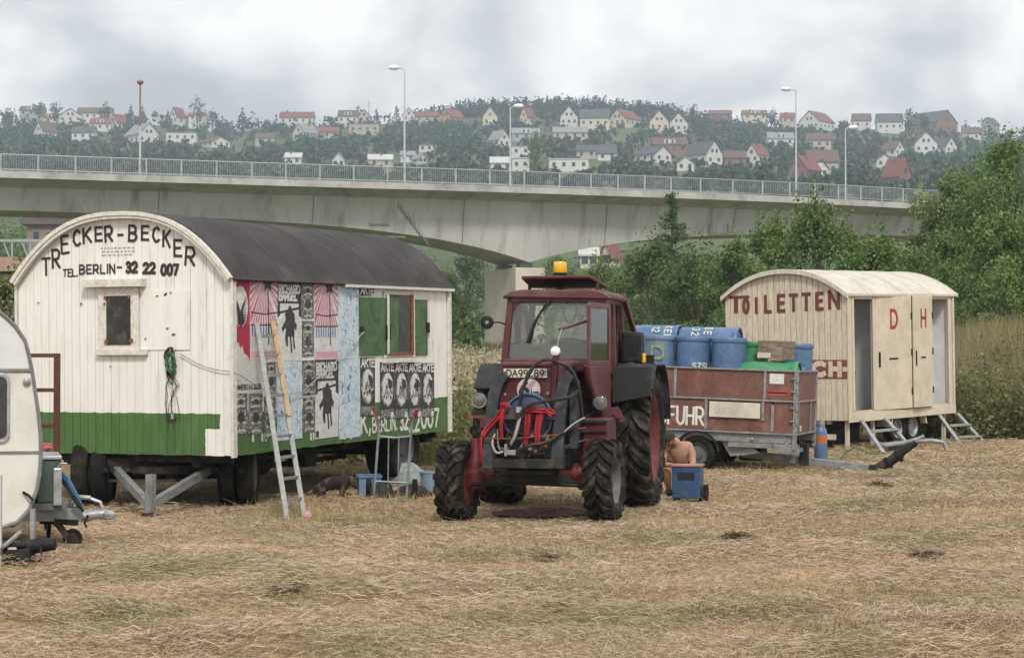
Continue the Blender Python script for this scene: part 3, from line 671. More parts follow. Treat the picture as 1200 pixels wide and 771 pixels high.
# ================================================================== BRIDGE
KP = [(-150,106),(-110,119.8),(-72,133),(-36.3,145.2),(-18.9,151.3),(0,157.9),(20.8,166.7),(36.6,175.6),(52,185.4),(90,212),(120,233)]
def catmull(P, m=12):
    o = []
    for i in range(1, len(P)-2):
        p0,p1,p2,p3 = [Vector((*q,0)) for q in P[i-1:i+3]]
        for k in range(m):
            t = k/m; o.append(.5*((2*p1)+(p2-p0)*t+(2*p0-5*p1+4*p2-p3)*t*t+(3*p1-p0-3*p2+p3)*t**3))
    return o
dense = catmull(KP, 60); path = [dense[0]]; acc = 0
for i in range(1, len(dense)):
    acc += (dense[i]-dense[i-1]).length
    if acc >= 1.15: path.append(dense[i]); acc = 0
tan = [(path[min(i+1,len(path)-1)]-path[max(i-1,0)]).normalized() for i in range(len(path))]
nor = [Vector((-t.y, t.x, 0)) for t in tan]     # away from the camera
sl = [0.]
for i in range(1, len(path)): sl.append(sl[-1]+(path[i]-path[i-1]).length)
ip = min(range(len(path)), key=lambda i: abs((path[i]+nor[i]*3).x/(path[i]+nor[i]*3).y-(622-600)/F))   # pier
def zbot(s):
    d = min(abs(s-sl[ip]), abs(s-sl[ip]-78), abs(s-sl[ip]+78)); return 9.74+3.15*(1-math.exp(-d/10.5))
DZ = 15.42
br = thing('road_bridge', 'long grey concrete box girder road bridge with pale railing crossing behind the wagons', 'bridge', (0,0,0))
def loft(sec, name, mat, parent, close=True):
    mb = MB(); n = None
    for i in range(len(path)):
        P = sec(i); n = len(P)
        for q, z in P: mb.v.append(tuple(path[i]+nor[i]*q+Vector((0,0,z))))
    for i in range(len(path)-1):
        for k in range(n):
            k2 = (k+1) % n; mb.f.append((i*n+k, i*n+k2, (i+1)*n+k2, (i+1)*n+k))
    mb.f.append(tuple(range(n))); mb.f.append(tuple((len(path)-1)*n+k for k in reversed(range(n))))
    return mb.build(name, mat, parent)
loft(lambda i: [(2.15,14.45),(9.85,14.45),(9.3,zbot(sl[i])),(2.7,zbot(sl[i]))], 'box_girder', 'concrete', br)
loft(lambda i: [(.25,15.0),(2.2,14.42),(9.8,14.42),(11.75,15.0),(11.75,15.2),(.25,15.2)], 'deck_slab', 'concrete', br)
for q in (0, 11.6): loft(lambda i, q=q: [(q,14.93),(q+.42,14.93),(q+.42,DZ),(q,DZ)], 'edge_beam', 'concrete_edge', br)
loft(lambda i: [(.43,15.203),(11.57,15.203),(11.57,15.27),(.43,15.27)], 'carriageway', 'joint', br)
mb = MB()                      # construction joints of the girder
for i in range(4, len(path)-4, 9):
    zb = zbot(sl[i]); a = path[i]+nor[i]*2.14+Vector((0,0,14.4)); b = path[i]+nor[i]*2.68+Vector((0,0,zb+.1)); 
    mb.bar(a, b, .07, .02, up=nor[i])
mb.build('construction_joints', 'joint', br)
def pier(i):
    t = tan[i]; c = path[i]+nor[i]*6; mb = MB(); z0 = gz1(c.x, c.y)-1.0; z1 = zbot(sl[i])-.45
    w, th = 3.5, 1.25
    P = [(-th,-w),(th,-w),(th,w),(-th,w)]
    vs = [c+t*a+nor[i]*b+Vector((0,0,z)) for z in (z0,z1) for a,b in P]
    mb.add(vs, [(0,1,2,3),(7,6,5,4),(0,4,5,1),(1,5,6,2),(2,6,7,3),(3,7,4,0)])
    o = mb.build('pier', 'concrete_pier', br, bevel=.08)
    for q in (-2.2,2.2):
        m2 = MB(); vs = [c+t*a+nor[i]*(q+b)+Vector((0,0,z)) for z in (z1+.003,z1+.447) for a,b in ((-.5,-.5),(.5,-.5),(.5,.5),(-.5,.5))]
        m2.add(vs, [(0,1,2,3),(7,6,5,4),(0,4,5,1),(1,5,6,2),(2,6,7,3),(3,7,4,0)]).build('bearing', 'joint', o)
pier(ip)
for d in (-78, 78):
    j = min(range(len(path)), key=lambda i: abs(sl[i]-sl[ip]-d)); pier(j)
# a diagonal access ladder and small hatch on the girder's side
def web(i, z, off=.05):
    f = (14.45-z)/(14.45-zbot(sl[i])); return path[i]+nor[i]*(2.15+.55*f-off)+Vector((0,0,z))
def idx(px): return min(range(len(path)), key=lambda i: abs((path[i]+nor[i]*2.3).x/(path[i]+nor[i]*2.3).y-(px-600)/F))
ia, ib = idx(466), idx(497); mb = MB(); A, B = web(ia, 13.9), web(ib, 10.9); off = Vector((0,0,.55))
mb.bar(A, B, .06, .06); mb.bar(A+off, B+off, .06, .06)
for k in range(13): q = A.lerp(B, (k+.5)/13); mb.bar(q, q+off, .05, .05)
mb.build('access_ladder', 'joint', br)
i0 = idx(842); c = web(i0, 12.9, .06); mb = MB(); t_ = tan[i0]
for z in (-.5,.5): mb.bar(c-t_*.9+Vector((0,0,z)), c+t_*.9+Vector((0,0,z)), .1, .06)
for q in (-.9,.9): mb.bar(c+t_*q-Vector((0,0,.5)), c+t_*q+Vector((0,0,.5)), .1, .06)
mb.build('hatch_frame', 'joint', br)
mb = MB(); 
for k in range(3): 
    c = web(idx(455+k*14), 12.4-k*.9, .03); mb.box(c, (1.6,.05,.12), (0,0,math.atan2(tan[0].y,tan[0].x)))
mb.build('drain_outlet', 'joint', br)
# railings
for q, lab in ((.15,'near railing'),(11.8,'far railing')):
    P = [path[i]+nor[i]*q for i in range(len(path))]
    up = lambda p, z: p+Vector((0,0,z))
    mb = MB(); mb.tube([up(p,16.6) for p in P], .045, 6); mb.tube([up(p,DZ+.14) for p in P], .03, 5)
    rail = mb.build('railing', 'galv', br)
    mb = MB(); k = 0
    for i in range(len(P)-1):
        for f in range(8):
            p = P[i].lerp(P[i+1], (f+.5)/8); mb.bar(up(p,DZ+.14), up(p,16.6), .024, .024)
    tag(mb.build('balusters', 'galv', rail, fix=False), kind='stuff')
    post = None
    for i in range(0, len(P), 2):
        if abs(P[i].x/P[i].y) > .33: continue
        if post is None: post = MB().bx((-.045,-.045,0),(.045,.045,1.2)).build('post', 'galv', rail); o = post
        else: o = link('post', post.data, None, rail)
        o.location = up(P[i], DZ-.02)
# ---- lamp posts on the bridge and one beyond
def lamp(px, ytop, ybase, D, lab, style, h0=None):
    p = at(px, ybase, D); s = F/D; H = (ybase-ytop)/s
    t = thing('lamp_post', lab, 'lamp post', p, group='street lamps')
    MB().tube([(0,0,0),(0,0,H*.35),(0,0,H)], [.10,.075,.05], 8).build('pole', 'lamp_steel', t)
    if style == 'red': MB().tube([(0,0,H*.55),(0,0,H)], [.08,.066], 8).build('red_band', 'lamp_red', t)
    if style == 'wide': MB().box((0,0,H+.05),(.9,.7,.35)).build('lamp_head', 'lamp_red', t, bevel=.08)
    elif style == 'red': MB().lathe([(.06,-.1),(.24,.05),(.26,.16),(.15,.26),(0,.28)], (0,0,H)).build('lamp_head', 'lamp_red', t)
    else:
        d = {'left': -1, 'right': 1}[style]
        MB().tube([(0,0,H-.05),(d*.25,0,H+.1),(d*.5,0,H+.14)], .045, 6).build('arm', 'lamp_steel', t)
        MB().lathe([(0,-.5),(.14,-.42),(.2,-.1),(.17,.25),(0,.42)], (d*.75,0,H+.13), 'x', 12).build('lamp_head', 'lamp_head', t, smooth=True)
def Dq(px, q):
    i = min(range(len(path)), key=lambda i: abs((path[i]+nor[i]*q).x/(path[i]+nor[i]*q).y-(px-600)/F)); return (path[i]+nor[i]*q).y
for px, yt, q, st, lab in ((164,98,.5,'red','tall lamp post with red upper half at the left of the bridge'),(474,81,.5,'left','tallest grey lamp post near the middle of the bridge'),(598,126,11.2,'right','short grey lamp post right of the middle of the bridge'),
    (933,106,.5,'left','tall lamp post above the right part of the bridge'),(991,151,11.2,'right','short lamp post at the right end of the bridge')):
    D = Dq(px, q); yb = 428-(15.25-CH)*F/D; lamp(px, yt, yb, D, lab, st)
lamp(722, 296, 378, 175, 'single lamp post among the trees under the bridge', 'right')

# ---- brick mill building with steel footbridge, left edge
pm('mill_brick', (.23,.185,.165), .9, .2, 1.5, .3, 8, dirt=(.14,.12,.11), damt=.5); pm('mill_roof', (.12,.10,.10), .85, .15, 1, .1, 5); pm('tile_roof', (.40,.27,.20), .85, .15, 2, .1, 8); pm('steel_dark', (.12,.13,.14), .6, .1, 3, 0); pm('steel_pale', (.33,.36,.38), .6, .1, 3, 0)
D = 205; s = F/D; b0 = at(31, 415, D); t = thing('mill_building', 'old grey brown brick building glimpsed under the bridge at the left', 'building', b0)
W_ = 52/s; H_ = (415-262)/s
MB().bx((0,0,-4),(W_,12,H_)).build('wall', 'mill_brick', t)
MB().prism([(-.6,H_-.1),(W_+.6,H_-.1),(W_+.6,H_+.3),(W_*.5,H_+3.4),(-.6,H_+.3)], -.5, 12.5, 'xz').build('roof', 'mill_roof', t)
for px, py in ((42,276),(58,276),(42,308),(58,308)): MB().box(((px-31)/s, -.03, (415-py)/s), (.5,.12,.7)).build('window', 'h_window', t)
D = 190; s = F/D; p0 = at(-40, 310, D); t = thing('steel_footbridge', 'steel truss walkway glimpsed under the bridge at the left edge', 'walkway', p0)
Lf = 130/s; hf = 28/s
MB().bar((0,0,0),(Lf,0,0),.35).build('lower_chord', 'steel_dark', t); MB().bar((0,0,hf),(Lf,0,hf),.25).build('upper_chord', 'steel_pale', t)
for k in range(6):
    MB().bar((Lf*(k+.5)/6,0,0),(Lf*(k+.5)/6,0,hf),.15).build('truss_post', 'steel_pale', t); MB().bar((Lf*k/6,0.02,hf),(Lf*(k+.5)/6,0.02,0),.12).build('truss_brace', 'steel_pale', t)
for x in (.5, Lf-.5): MB().bar((x,0,0),(x,0,-12),.4).build('support', 'steel_dark', t)
D = 150; s = F/D; p0 = at(-12, 415, D); t = thing('tiled_shed', 'small shed with pale tiled roof at the left edge under the bridge', 'shed', p0)
MB().bx((0,0,-3),(40/s,5,(415-322)/s)).build('wall', 'mill_brick', t)
MB().prism([(-.5,(415-318)/s),(2.8,(415-318)/s),(2.3,(415-308)/s+.4),(.3,(415-308)/s+.4)], -.5, 5.5, 'xz').build('roof', 'tile_roof', t)

# ================================================================== TREES OF THE VALLEY
def make_tree(name, lab, loc, h, r, nleaf, leaf, mat, seed, clear=.18, group=None, squash=1.0, tiers=None, mass=None):
    g = np.random.default_rng(seed); rr = random.Random(seed)
    t = thing(name, lab, 'tree', loc, rr.uniform(0, 6), group)
    mb = MB(); top = Vector((rr.uniform(-.2,.2)*r*.3, rr.uniform(-.2,.2)*r*.3, h*.8))
    mid = Vector((rr.uniform(-.1,.1)*r, rr.uniform(-.1,.1)*r, h*.4)); mb.tube([(0,0,-.5),mid*.5,mid,top], [h*.03,h*.024,h*.017,h*.005], 8)
    tr = mb.build('trunk', 'bark', t, smooth=True)
    k = mass or int(26+r*9); C = []; lb = MB()
    for i in range(k):
        u = rr.random(); z = h*(clear+(1-clear)*(.08+.88*u)); prof = math.sin(PI*min(1,(.12+.88*u)**.8))**.6
        if u > .85: prof *= .75
        q = r*prof*rr.uniform(.35,1.0)*squash; a = rr.uniform(0, 2*PI); c = Vector((q*math.cos(a), q*math.sin(a), z)); C.append(c)
        if i % 2 == 0:
            s0 = Vector((0,0,0)).lerp(top, max(.15,(z/h)*.75)); m = s0.lerp(c,.55)+Vector((0,0,h*.02)); lb.tube([s0,m,c], [h*.008,h*.005,h*.0015], 5)
    lb.build('limbs', 'bark', t, smooth=True, fix=False)
    C = np.array(C); sz = g.uniform(.55,1.25,k)*(r*.27)
    ii = g.integers(0,k,nleaf); off = g.normal(size=(nleaf,3)); off /= np.linalg.norm(off,axis=1)[:,None]; off *= (g.uniform(0,1,nleaf)**.42)[:,None]
    P = C[ii]+off*sz[ii][:,None]*np.array([1.1,1.1,.8]); 
    # twigs that stick out of the outline
    m = int(nleaf*.06); j = g.integers(0,k,m); dd = C[j]-np.array([0,0,h*.45]); dd /= np.linalg.norm(dd,axis=1)[:,None]; P[:m] = C[j]+dd*(g.uniform(.8,1.6,m)*sz[j])[:,None]+g.normal(0,.08*r,(m,3))*.6
    V, Q = leaf_quads(P, leaf, seed+1, flat=.3, aspect=.6)
    link('crown', np_mesh('crown', V, Q, mat), None, t); return t
def gp(px, D): X = (px-600)/F*D; return (X, D, gz1(X, D))
def hh(ytop, D, px): return CH+(428-ytop)*D/F-gp(px,D)[2]
TR = [ # px ytop D r n leaf mat label
 (1186,166,74,3.3,30000,.13,'leaf_mid','tall bushy tree at the right edge of the picture'),
 (1120,203,82,2.7,21000,.13,'leaf_light','light green willowy tree right of the bridge end'),
 (1262,190,70,3.0,14000,.15,'leaf_mid','leafy tree cut by the right edge'),
 (1168,255,62,2.0,15000,.12,'leaf_mid','round tree in front of the tall tree at the right'),
 (1100,272,64,2.1,13000,.12,'leaf_mid','bushy tree just right of the toilet wagon roof'),
 (1185,318,57,1.7,9000,.10,'leaf_mid','green bush at the right edge above the dry grass'),
 (1135,330,60,1.6,8000,.10,'leaf_dark','dark bush right of the toilet wagon'),
 (960,242,70,2.4,20000,.13,'leaf_mid','tree with upright twigs behind the toilet wagon'),
 (905,262,72,2.0,14000,.13,'leaf_mid','tree behind the left half of the toilet wagon'),
 (1030,280,68,2.0,14000,.13,'leaf_mid','low round tree behind the right end of the toilet wagon'),
 (860,278,76,1.9,13000,.13,'leaf_mid','leafy tree left of the toilet wagon roof'),
 (820,296,82,2.3,14000,.14,'leaf_dark','dark bush above the blue barrels'),
 (765,290,88,2.2,13000,.15,'leaf_dark','dark bush behind the tractor and the left barrels'),
 (705,312,115,2.6,10000,.17,'leaf_light','pale green tree beside the lone lamp post'),
 (748,296,112,2.6,10000,.17,'leaf_mid','green tree right of the lone lamp post'),
 (668,318,120,2.4,8000,.17,'leaf_mid','small tree right of the bridge pier'),
 (524,322,128,1.9,11000,.14,'leaf_dark','dark tree under the bridge left of the pier'),
 (496,312,135,2.6,11000,.16,'leaf_dark','dark tree half hidden by the poster wagon'),
 (549,390,112,.75,3000,.14,'leaf_mid','small green bush at the foot of the pier'),
 (6,322,44,1.25,9000,.10,'leaf_ash','pale green ash bush behind the caravan at the left edge'),
 (20,262,240,6.5,9000,.3,'leaf_mid','tree behind the old brick building'),(-20,255,232,6,8000,.3,'leaf_dark','dark tree at the left edge under the bridge'),
 (652,304,235,5,8000,.3,'leaf_mid','far tree behind the pier'),(548,300,225,5,8000,.3,'leaf_dark','far dark tree behind the pier at its left'),(480,300,225,7,7000,.3,'leaf_dark','far dark tree under the bridge behind the wagon'),
 (760,305,215,6,7000,.3,'leaf_mid','far tree under the bridge right of the lamp post'),(860,300,210,6,7000,.3,'leaf_mid','far tree hidden behind the larch'),(960,300,215,6,7000,.3,'leaf_mid','far tree behind the toilet wagon trees'),(1060,300,215,6,7000,.3,'leaf_mid','far tree below the right bridge end'),(700,335,205,4.5,6000,.3,'leaf_light','far pale tree below the cream houses')]
for i, (px,yt,D,r,n,lf,m,lab) in enumerate(TR):
    p = gp(px, D); make_tree('bush' if r < 1.8 else 'broadleaf_tree', lab, p, max(2.0,hh(yt,D,px)), r, n, lf, m, 300+i, clear=.04 if D < 150 else .08, group='trees and bushes in the valley')
# larch
D = 96; p = gp(787, D); H = hh(228, D, 787); t = thing('larch', 'feathery larch with a pointed tip standing before the bridge', 'tree', p)
MB().tube([(0,0,-.4),(0,0,H*.5),(.05,0,H)], [.16,.1,.015], 7).build('trunk', 'bark', t)
g = np.random.default_rng(5); P = []; lb = MB()
for i in range(120):
    u = g.uniform(.12,1)**.8; z = H*u; ln = (1-u)*2.1+.25; a = g.uniform(0,2*PI); d = np.array([math.cos(a),math.sin(a),g.uniform(.15,.6)]); 
    lb.tube([(0,0,z), tuple(np.array([0,0,z])+d*ln)], [.02,.006], 4)
    k = int(120*ln); f = g.uniform(.1,1.05,k); Q_ = np.array([0,0,z])+d*ln*f[:,None]+g.normal(0,.06,(k,3)); Q_[:,2] -= np.abs(g.normal(0,.12,k)); P.append(Q_)
lb.build('limbs', 'bark', t, fix=False); V, Q = leaf_quads(np.concatenate(P), .13, 6, aspect=.4); link('crown', np_mesh('crown', V, Q, 'larch_needle'), None, t)
# grey pole and red sign seen through the trees, dark shed roof behind the barrels
D = 90; p = gp(748, D); s = F/D; t = thing('dark_hut', 'dark low hut roof behind the blue barrels', 'hut', p)
MB().bx((-.9,0,-.3),(.9,2,(415-376)/s+.2)).build('wall', 'h_wood', t); MB().bx((-1.1,-.2,(415-374)/s+.1),(1.1,2.2,(415-370)/s+.1)).build('roof', 'hr_grey', t)
D = 100; p = gp(731, D); s = F/D; t = thing('parked_van', 'white van roof glimpsed behind the tractor cab', 'van', p)
vb = MB().prism([(-1.1,.35),(1.3,.35),(1.3,1.2),(1.0,1.9),(-1.1,1.95)], -.9, .9, 'xz').build('body', 'hw_white', t, bevel=.1)
MB().box((-.2,-.91,1.5),(1.4,.04,.5)).build('window', 'h_window', t)
for x in (-.7,.8):
    for y in (-.8,.8): MB().lathe([(.32,-.1),(.32,.1)], (x,y,.32), 'y', 16).build('wheel', 'steel_dark', t)

# ---- hazy air
pv = bpy.data.materials.new('haze'); pv.use_nodes = True; n_ = pv.node_tree.nodes; n_.clear()
vo = n_.new('ShaderNodeVolumePrincipled'); vo.inputs['Color'].default_value = (.74,.87,1.0,1); vo.inputs['Density'].default_value = HAZE; vo.inputs['Anisotropy'].default_value = .2
oo = n_.new('ShaderNodeOutputMaterial'); pv.node_tree.links.new(vo.outputs[0], oo.inputs['Volume']); MATS['haze'] = pv
hz = MB().bx((-1500,-70,-6),(1500,1750,260)).build('haze', 'haze'); tag(hz, 'thin bluish summer haze over the valley', 'haze', kind='stuff')
# ================================================================== SHARED MATERIALS OF THE VEHICLES
rust = (.16,.06,.025)
pm('tyre', (.010,.0095,.009), .9, .35, 5, .3, 40, spec=.2, dirt=(.075,.065,.05), damt=.6, dscale=4)
pm('tyre_muddy', (.012,.011,.010), .9, .3, 6, .4, 40, spec=.2, dirt=(.16,.135,.10), damt=.75, dscale=7)
pm('rim_red', (.12,.018,.022), .6, .25, 6, .15, 50, dirt=(.12,.09,.07), damt=.6, dscale=6)
pm('rim_grey', (.10,.10,.105), .55, .25, 6, .1, 50, dirt=rust, damt=.5)
pm('frame_dark', (.020,.019,.018), .75, .3, 5, .2, 50, spec=.25, dirt=(.12,.08,.055), damt=.6, dscale=5)
pm('frame_black', (.009,.009,.009), .65, .3, 5, .1, 50, spec=.25, dirt=(.08,.07,.06), damt=.4, dscale=6)
pm('steel_galv', (.27,.28,.29), .5, .2, 7, .1, 60, metal=.4, dirt=(.16,.15,.14), damt=.6, dscale=5)
pm('alu', (.37,.38,.385), .42, .12, 9, .08, 70, metal=.5, dirt=(.25,.24,.22), damt=.4, dscale=6)
pm('old_wood', (.28,.25,.215), .85, .3, 4, .4, 30, stretch=(1,1,1), dirt=(.10,.085,.07), damt=.6, dscale=5)
pm('white_trim', (.62,.60,.55), .7, .1, 5, .15, 40, dirt=(.30,.25,.19), damt=.7, dscale=5)
pm('roof_felt', (.040,.035,.037), .92, .3, 2.2, .5, 35, dirt=(.12,.105,.10), damt=.5, dscale=1.2)
pm('rust_bit', (.22,.07,.025), .9, .4, 30, .3, 60)
pm('black_paint', (.035,.025,.024), .7, .2, 12, .05, 60)
pm('dark_gap', (.10,.095,.085), .95, .1, 4, 0)
pm('cable_black', (.02,.02,.02), .6, .1, 5, 0); pm('cable_green', (.03,.14,.05), .55, .2, 5, 0); pm('cable_blue', (.06,.14,.25), .5, .2, 5, 0); pm('cable_white', (.30,.30,.29), .6, .1, 5, 0)
pm('rope', (.35,.32,.27), .9, .2, 20, 0)
pm('grimy_glass', (.02,.021,.02), .35, .5, 3.5, .05, 20, dirt=(.13,.115,.08), damt=.7, dscale=7, spec=.5)
def wagon_paint(name, split, notch):
    """white oil paint over boards with a green band at the foot"""
    m, nt, N, L, b = node_mat(name)
    tc = N.new('ShaderNodeTexCoord'); sx = N.new('ShaderNodeSeparateXYZ'); L.new(tc.outputs['Object'], sx.inputs[0])
    nz = N.new('ShaderNodeTexNoise'); nz.inputs['Scale'].default_value = 9; nz.inputs['Detail'].default_value = 4; L.new(tc.outputs['Object'], nz.inputs[0])
    def math_(op, a, b_):
        q = N.new('ShaderNodeMath'); q.operation = op
        for i, v in enumerate((a, b_)):
            if isinstance(v, (int, float)): q.inputs[i].default_value = v
            else: L.new(v, q.inputs[i])
        return q.outputs[0]
    wob = math_('MULTIPLY', math_('SUBTRACT', nz.outputs[0], .5), .035)
    z = math_('ADD', sx.outputs[2], wob); low = math_('LESS_THAN', z, split)
    if notch:
        y = math_('ADD', sx.outputs[1], wob); a = math_('GREATER_THAN', y, .15); c = math_('MAXIMUM', math_('GREATER_THAN', z, split-.17), math_('GREATER_THAN', y, .335))
        low = math_('MULTIPLY', low, math_('MULTIPLY', a, c))
    mp = N.new('ShaderNodeMapping'); mp.inputs['Scale'].default_value = (1,1,.22); L.new(tc.outputs['Object'], mp.inputs[0])
    n1 = N.new('ShaderNodeTexNoise'); n1.inputs['Scale'].default_value = 7; n1.inputs['Detail'].default_value = 8; n1.inputs['Roughness'].default_value = .65; L.new(mp.outputs[0], n1.inputs[0])
    r1 = N.new('ShaderNodeValToRGB'); e = r1.color_ramp.elements; e[0].position = .27; e[0].color = (.47,.43,.36,1); e[1].position = .55; e[1].color = (.72,.712,.685,1); e.new(.40).color = (.66,.65,.62,1)
    L.new(n1.outputs[0], r1.inputs[0])
    r2 = N.new('ShaderNodeValToRGB'); e = r2.color_ramp.elements; e[0].position = .3; e[0].color = (.052,.105,.035,1); e[1].position = .7; e[1].color = (.085,.165,.055,1); L.new(n1.outputs[0], r2.inputs[0])
    mi = N.new('ShaderNodeMix'); mi.data_type = 'RGBA'; L.new(low, mi.inputs[0]); L.new(r1.outputs[0], mi.inputs[6]); L.new(r2.outputs[0], mi.inputs[7])
    # small rusty nail streaks
    v = N.new('ShaderNodeTexNoise'); v.inputs['Scale'].default_value = 16; v.inputs['Detail'].default_value = 3; L.new(mp.outputs[0], v.inputs[0])
    rv = N.new('ShaderNodeValToRGB'); rv.color_ramp.elements[0].position = .72; rv.color_ramp.elements[1].position = .80; rv.color_ramp.elements[0].color = (0,0,0,1); rv.color_ramp.elements[1].color = (.5,.5,.5,1); L.new(v.outputs[0], rv.inputs[0])
    m3 = N.new('ShaderNodeMix'); m3.data_type = 'RGBA'; L.new(rv.outputs[0], m3.inputs[0]); L.new(mi.outputs[2], m3.inputs[6]); m3.inputs[7].default_value = (.25,.14,.08,1)
    L.new(m3.outputs[2], b.inputs['Base Color']); b.inputs['Roughness'].default_value = .6; b.inputs['Specular IOR Level'].default_value = .3
    bp = N.new('ShaderNodeBump'); bp.inputs['Strength'].default_value = .2; bp.inputs['Distance'].default_value = .005; L.new(n1.outputs[0], bp.inputs['Height']); L.new(bp.outputs[0], b.inputs['Normal'])
wagon_paint('wagon_front', 1.085, True); wagon_paint('wagon_side', 1.085, False)

def wheel(parent, c, axis_rz, rad, wid, rimmat='rim_grey', tyremat='tyre', lug=0, rimr=.58, nl=20, face=1, tilt=0):
    """wheel part = rim, with sub-part tyre; axis along local x turned by axis_rz"""
    mb = MB(); h = wid/2; rr = rad*rimr
    mb.lathe([(rr,-h*.8),(rr*1.03,-h*.75),(rr*.93,-h*.55),(rr*.9,h*.35),(rr*.93,h*.55),(rr*1.03,h*.75),(rr,h*.8),(rr*.9,h*.62),(rr*.84,h*.2),(rr*.5,h*.28),(rr*.45,h*.5),(rr*.2,h*.55),(0,h*.55)], (0,0,0), 'x', 28)
    mb.lathe([(0,-h*.5),(rr*.3,-h*.5),(rr*.5,-h*.2),(rr*.88,-h*.1)], (0,0,0), 'x', 28)
    for k in range(6):
        a = k*PI/3; mb.lathe([(rr*.055,h*.3),(rr*.055,h*.5),(0,h*.5)], (0,rr*.33*math.cos(a),rr*.33*math.sin(a)), 'x', 6)
    w = mb.build('wheel', rimmat, parent, smooth=True); w.location = c; w.rotation_euler = (0,tilt,axis_rz)
    t = MB(); prof = [(rr*.97,-h*.72),(rr*1.12,-h*.95),(rad*.84,-h),(rad*.93,-h*.93),(rad*.975,-h*.72),(rad*(.985 if lug else 1),-h*.35),(rad*(.985 if lug else 1),h*.35),(rad*.975,h*.72),(rad*.93,h*.93),(rad*.84,h),(rr*1.12,h*.95),(rr*.97,h*.72)]
    if lug: prof = [(a*(1-lug/rad) if a > rad*.8 else a, b) for a, b in prof]
    t.lathe(prof, (0,0,0), 'x', 40, closed=True)
    if lug:
        for k in range(nl):
            for sg in (-1,1):
                a0 = 2*PI*(k+(.5 if sg > 0 else 0))/nl; seg = []
                for u, lead in ((.02,.0),(.5,.55),(1.0,.85)):
                    ang = a0+lead*2*PI/nl*1.15; x = sg*u*h*1.0; ro = rad*(1.0-(.05 if u > .9 else 0)); ri = rad*(1-lug/rad)*(.975 if u < .9 else .90)
                    seg.append((x, ang, ri, ro))
                o = len(t.v); th = 2*PI/nl*.24
                for x, ang, ri, ro in seg:
                    for da, q in ((-th,ri),(th,ri),(th*.8,ro),(-th*.8,ro)): t.v.append((x, q*math.cos(ang+da), q*math.sin(ang+da)))
                for i in range(2):
                    for j in range(4): t.f.append((o+i*4+j, o+i*4+(j+1)%4, o+(i+1)*4+(j+1)%4, o+(i+1)*4+j))
                t.f.append((o,o+1,o+2,o+3)); t.f.append((o+11,o+10,o+9,o+8))
    else:
        for q in (-.45,0,.45): t.lathe([(rad*1.003,q*h-.012),(rad*1.008,q*h-.009),(rad*1.008,q*h+.009),(rad*1.003,q*h+.012)], (0,0,0), 'x', 40, closed=True)
    t.build('tyre', tyremat, w, smooth=True)
    return w

# ================================================================== POSTER WAGON
WY = R(21.6); WD0 = 22.6; WX0 = (273-600)/F*WD0; WL, WW = 6.02, 2.79; ZB, ZE, ZA = .62, 2.575, 3.305; WT = .0175
wg = thing('site_wagon', 'old white wooden site wagon with green base, lettered front and posters along its side', 'wagon', (WX0, WD0, gz1(WX0,WD0)*0), rot=(0,-WT,R(90)-WY))
def onside(px, py):
    """local (x, z) on the wagon's poster side under photo pixel"""
    k = (px-600)/F; t = (k*WD0-WX0)/(math.sin(WY)-k*math.cos(WY)); D = WD0+math.cos(WY)*t
    return t, CH-(py-428)/F*D-WT*t
def onfront(px, py):
    k = (px-600)/F; t = (WX0-k*WD0)/(math.cos(WY)+k*math.sin(WY)); D = WD0+math.sin(WY)*t
    return t, CH-(py-428)/F*D
def arch(y, za=ZA, ze=ZE): u = abs(y-WW/2)/(WW/2); return ze+(za-ze)*max(0,1-u**2.55)
npl = 27; pw = WW/npl
MB().prism([(0,ZB)]+[(WW,ZB)]+[(WW*(1-i/20), arch(WW*(1-i/20))-.03) for i in range(21)], .035, .05, 'yz').build('backing', 'dark_gap', wg)
for i in range(npl):
    y0, y1 = i*pw+.002, (i+1)*pw-.002; dx = rnd.uniform(-.0025,.0025)
    MB().prism([(y0,ZB+rnd.uniform(-.008,.008)),(y1,ZB+rnd.uniform(-.008,.008)),(y1,arch(y1)-.02),((y0+y1)/2,arch((y0+y1)/2)-.02),(y0,arch(y0)-.02)], dx, .03, 'yz').build('plank', 'wagon_front', wg, bevel=.003)
# long side: boards with real joints
mb = MB(); nb = 52; bw = (WL-.06)/nb
for i in range(nb):
    x0 = .05+i*bw; d = rnd.uniform(-.002,.002); mb.bx((x0+.002,d,ZB+rnd.uniform(-.006,.006)),(x0+bw-.002,.03,ZE-.01))
tag(mb.build('side_boards', 'wagon_side', wg), kind='stuff')
MB().bx((.05,.031,ZB),(WL,.05,ZE)).bx((.05,WW-.05,ZB),(WL,WW,ZE)).bx((WL-.05,.051,ZB),(WL,WW-.051,ZE)).build('inner_walls', 'dark_gap', wg)
MB().prism([(.05,ZB)]+[(WW-.05,ZB)]+[(WW*(1-i/20), arch(WW*(1-i/20))-.03) for i in range(1,20)], WL-.04, WL-.004, 'yz').build('rear_wall', 'wagon_side', wg)
MB().bx((.06,.06,ZB),(WL-.06,WW-.06,ZB+.05)).build('floor_boards', 'frame_dark', wg)
# corner trims
MB().bx((-.035,-.035,ZB-.02),(.06,-.004,ZE+.02)).build('corner_board', 'white_trim', wg, bevel=.004)
MB().bx((-.035,WW+.004,ZB-.02),(.06,WW+.03,ZE)).build('corner_board', 'white_trim', wg, bevel=.004)
MB().bx((WL-.06,-.04,ZB-.02),(WL+.03,-.006,ZE)).build('corner_board', 'white_trim', wg, bevel=.004)
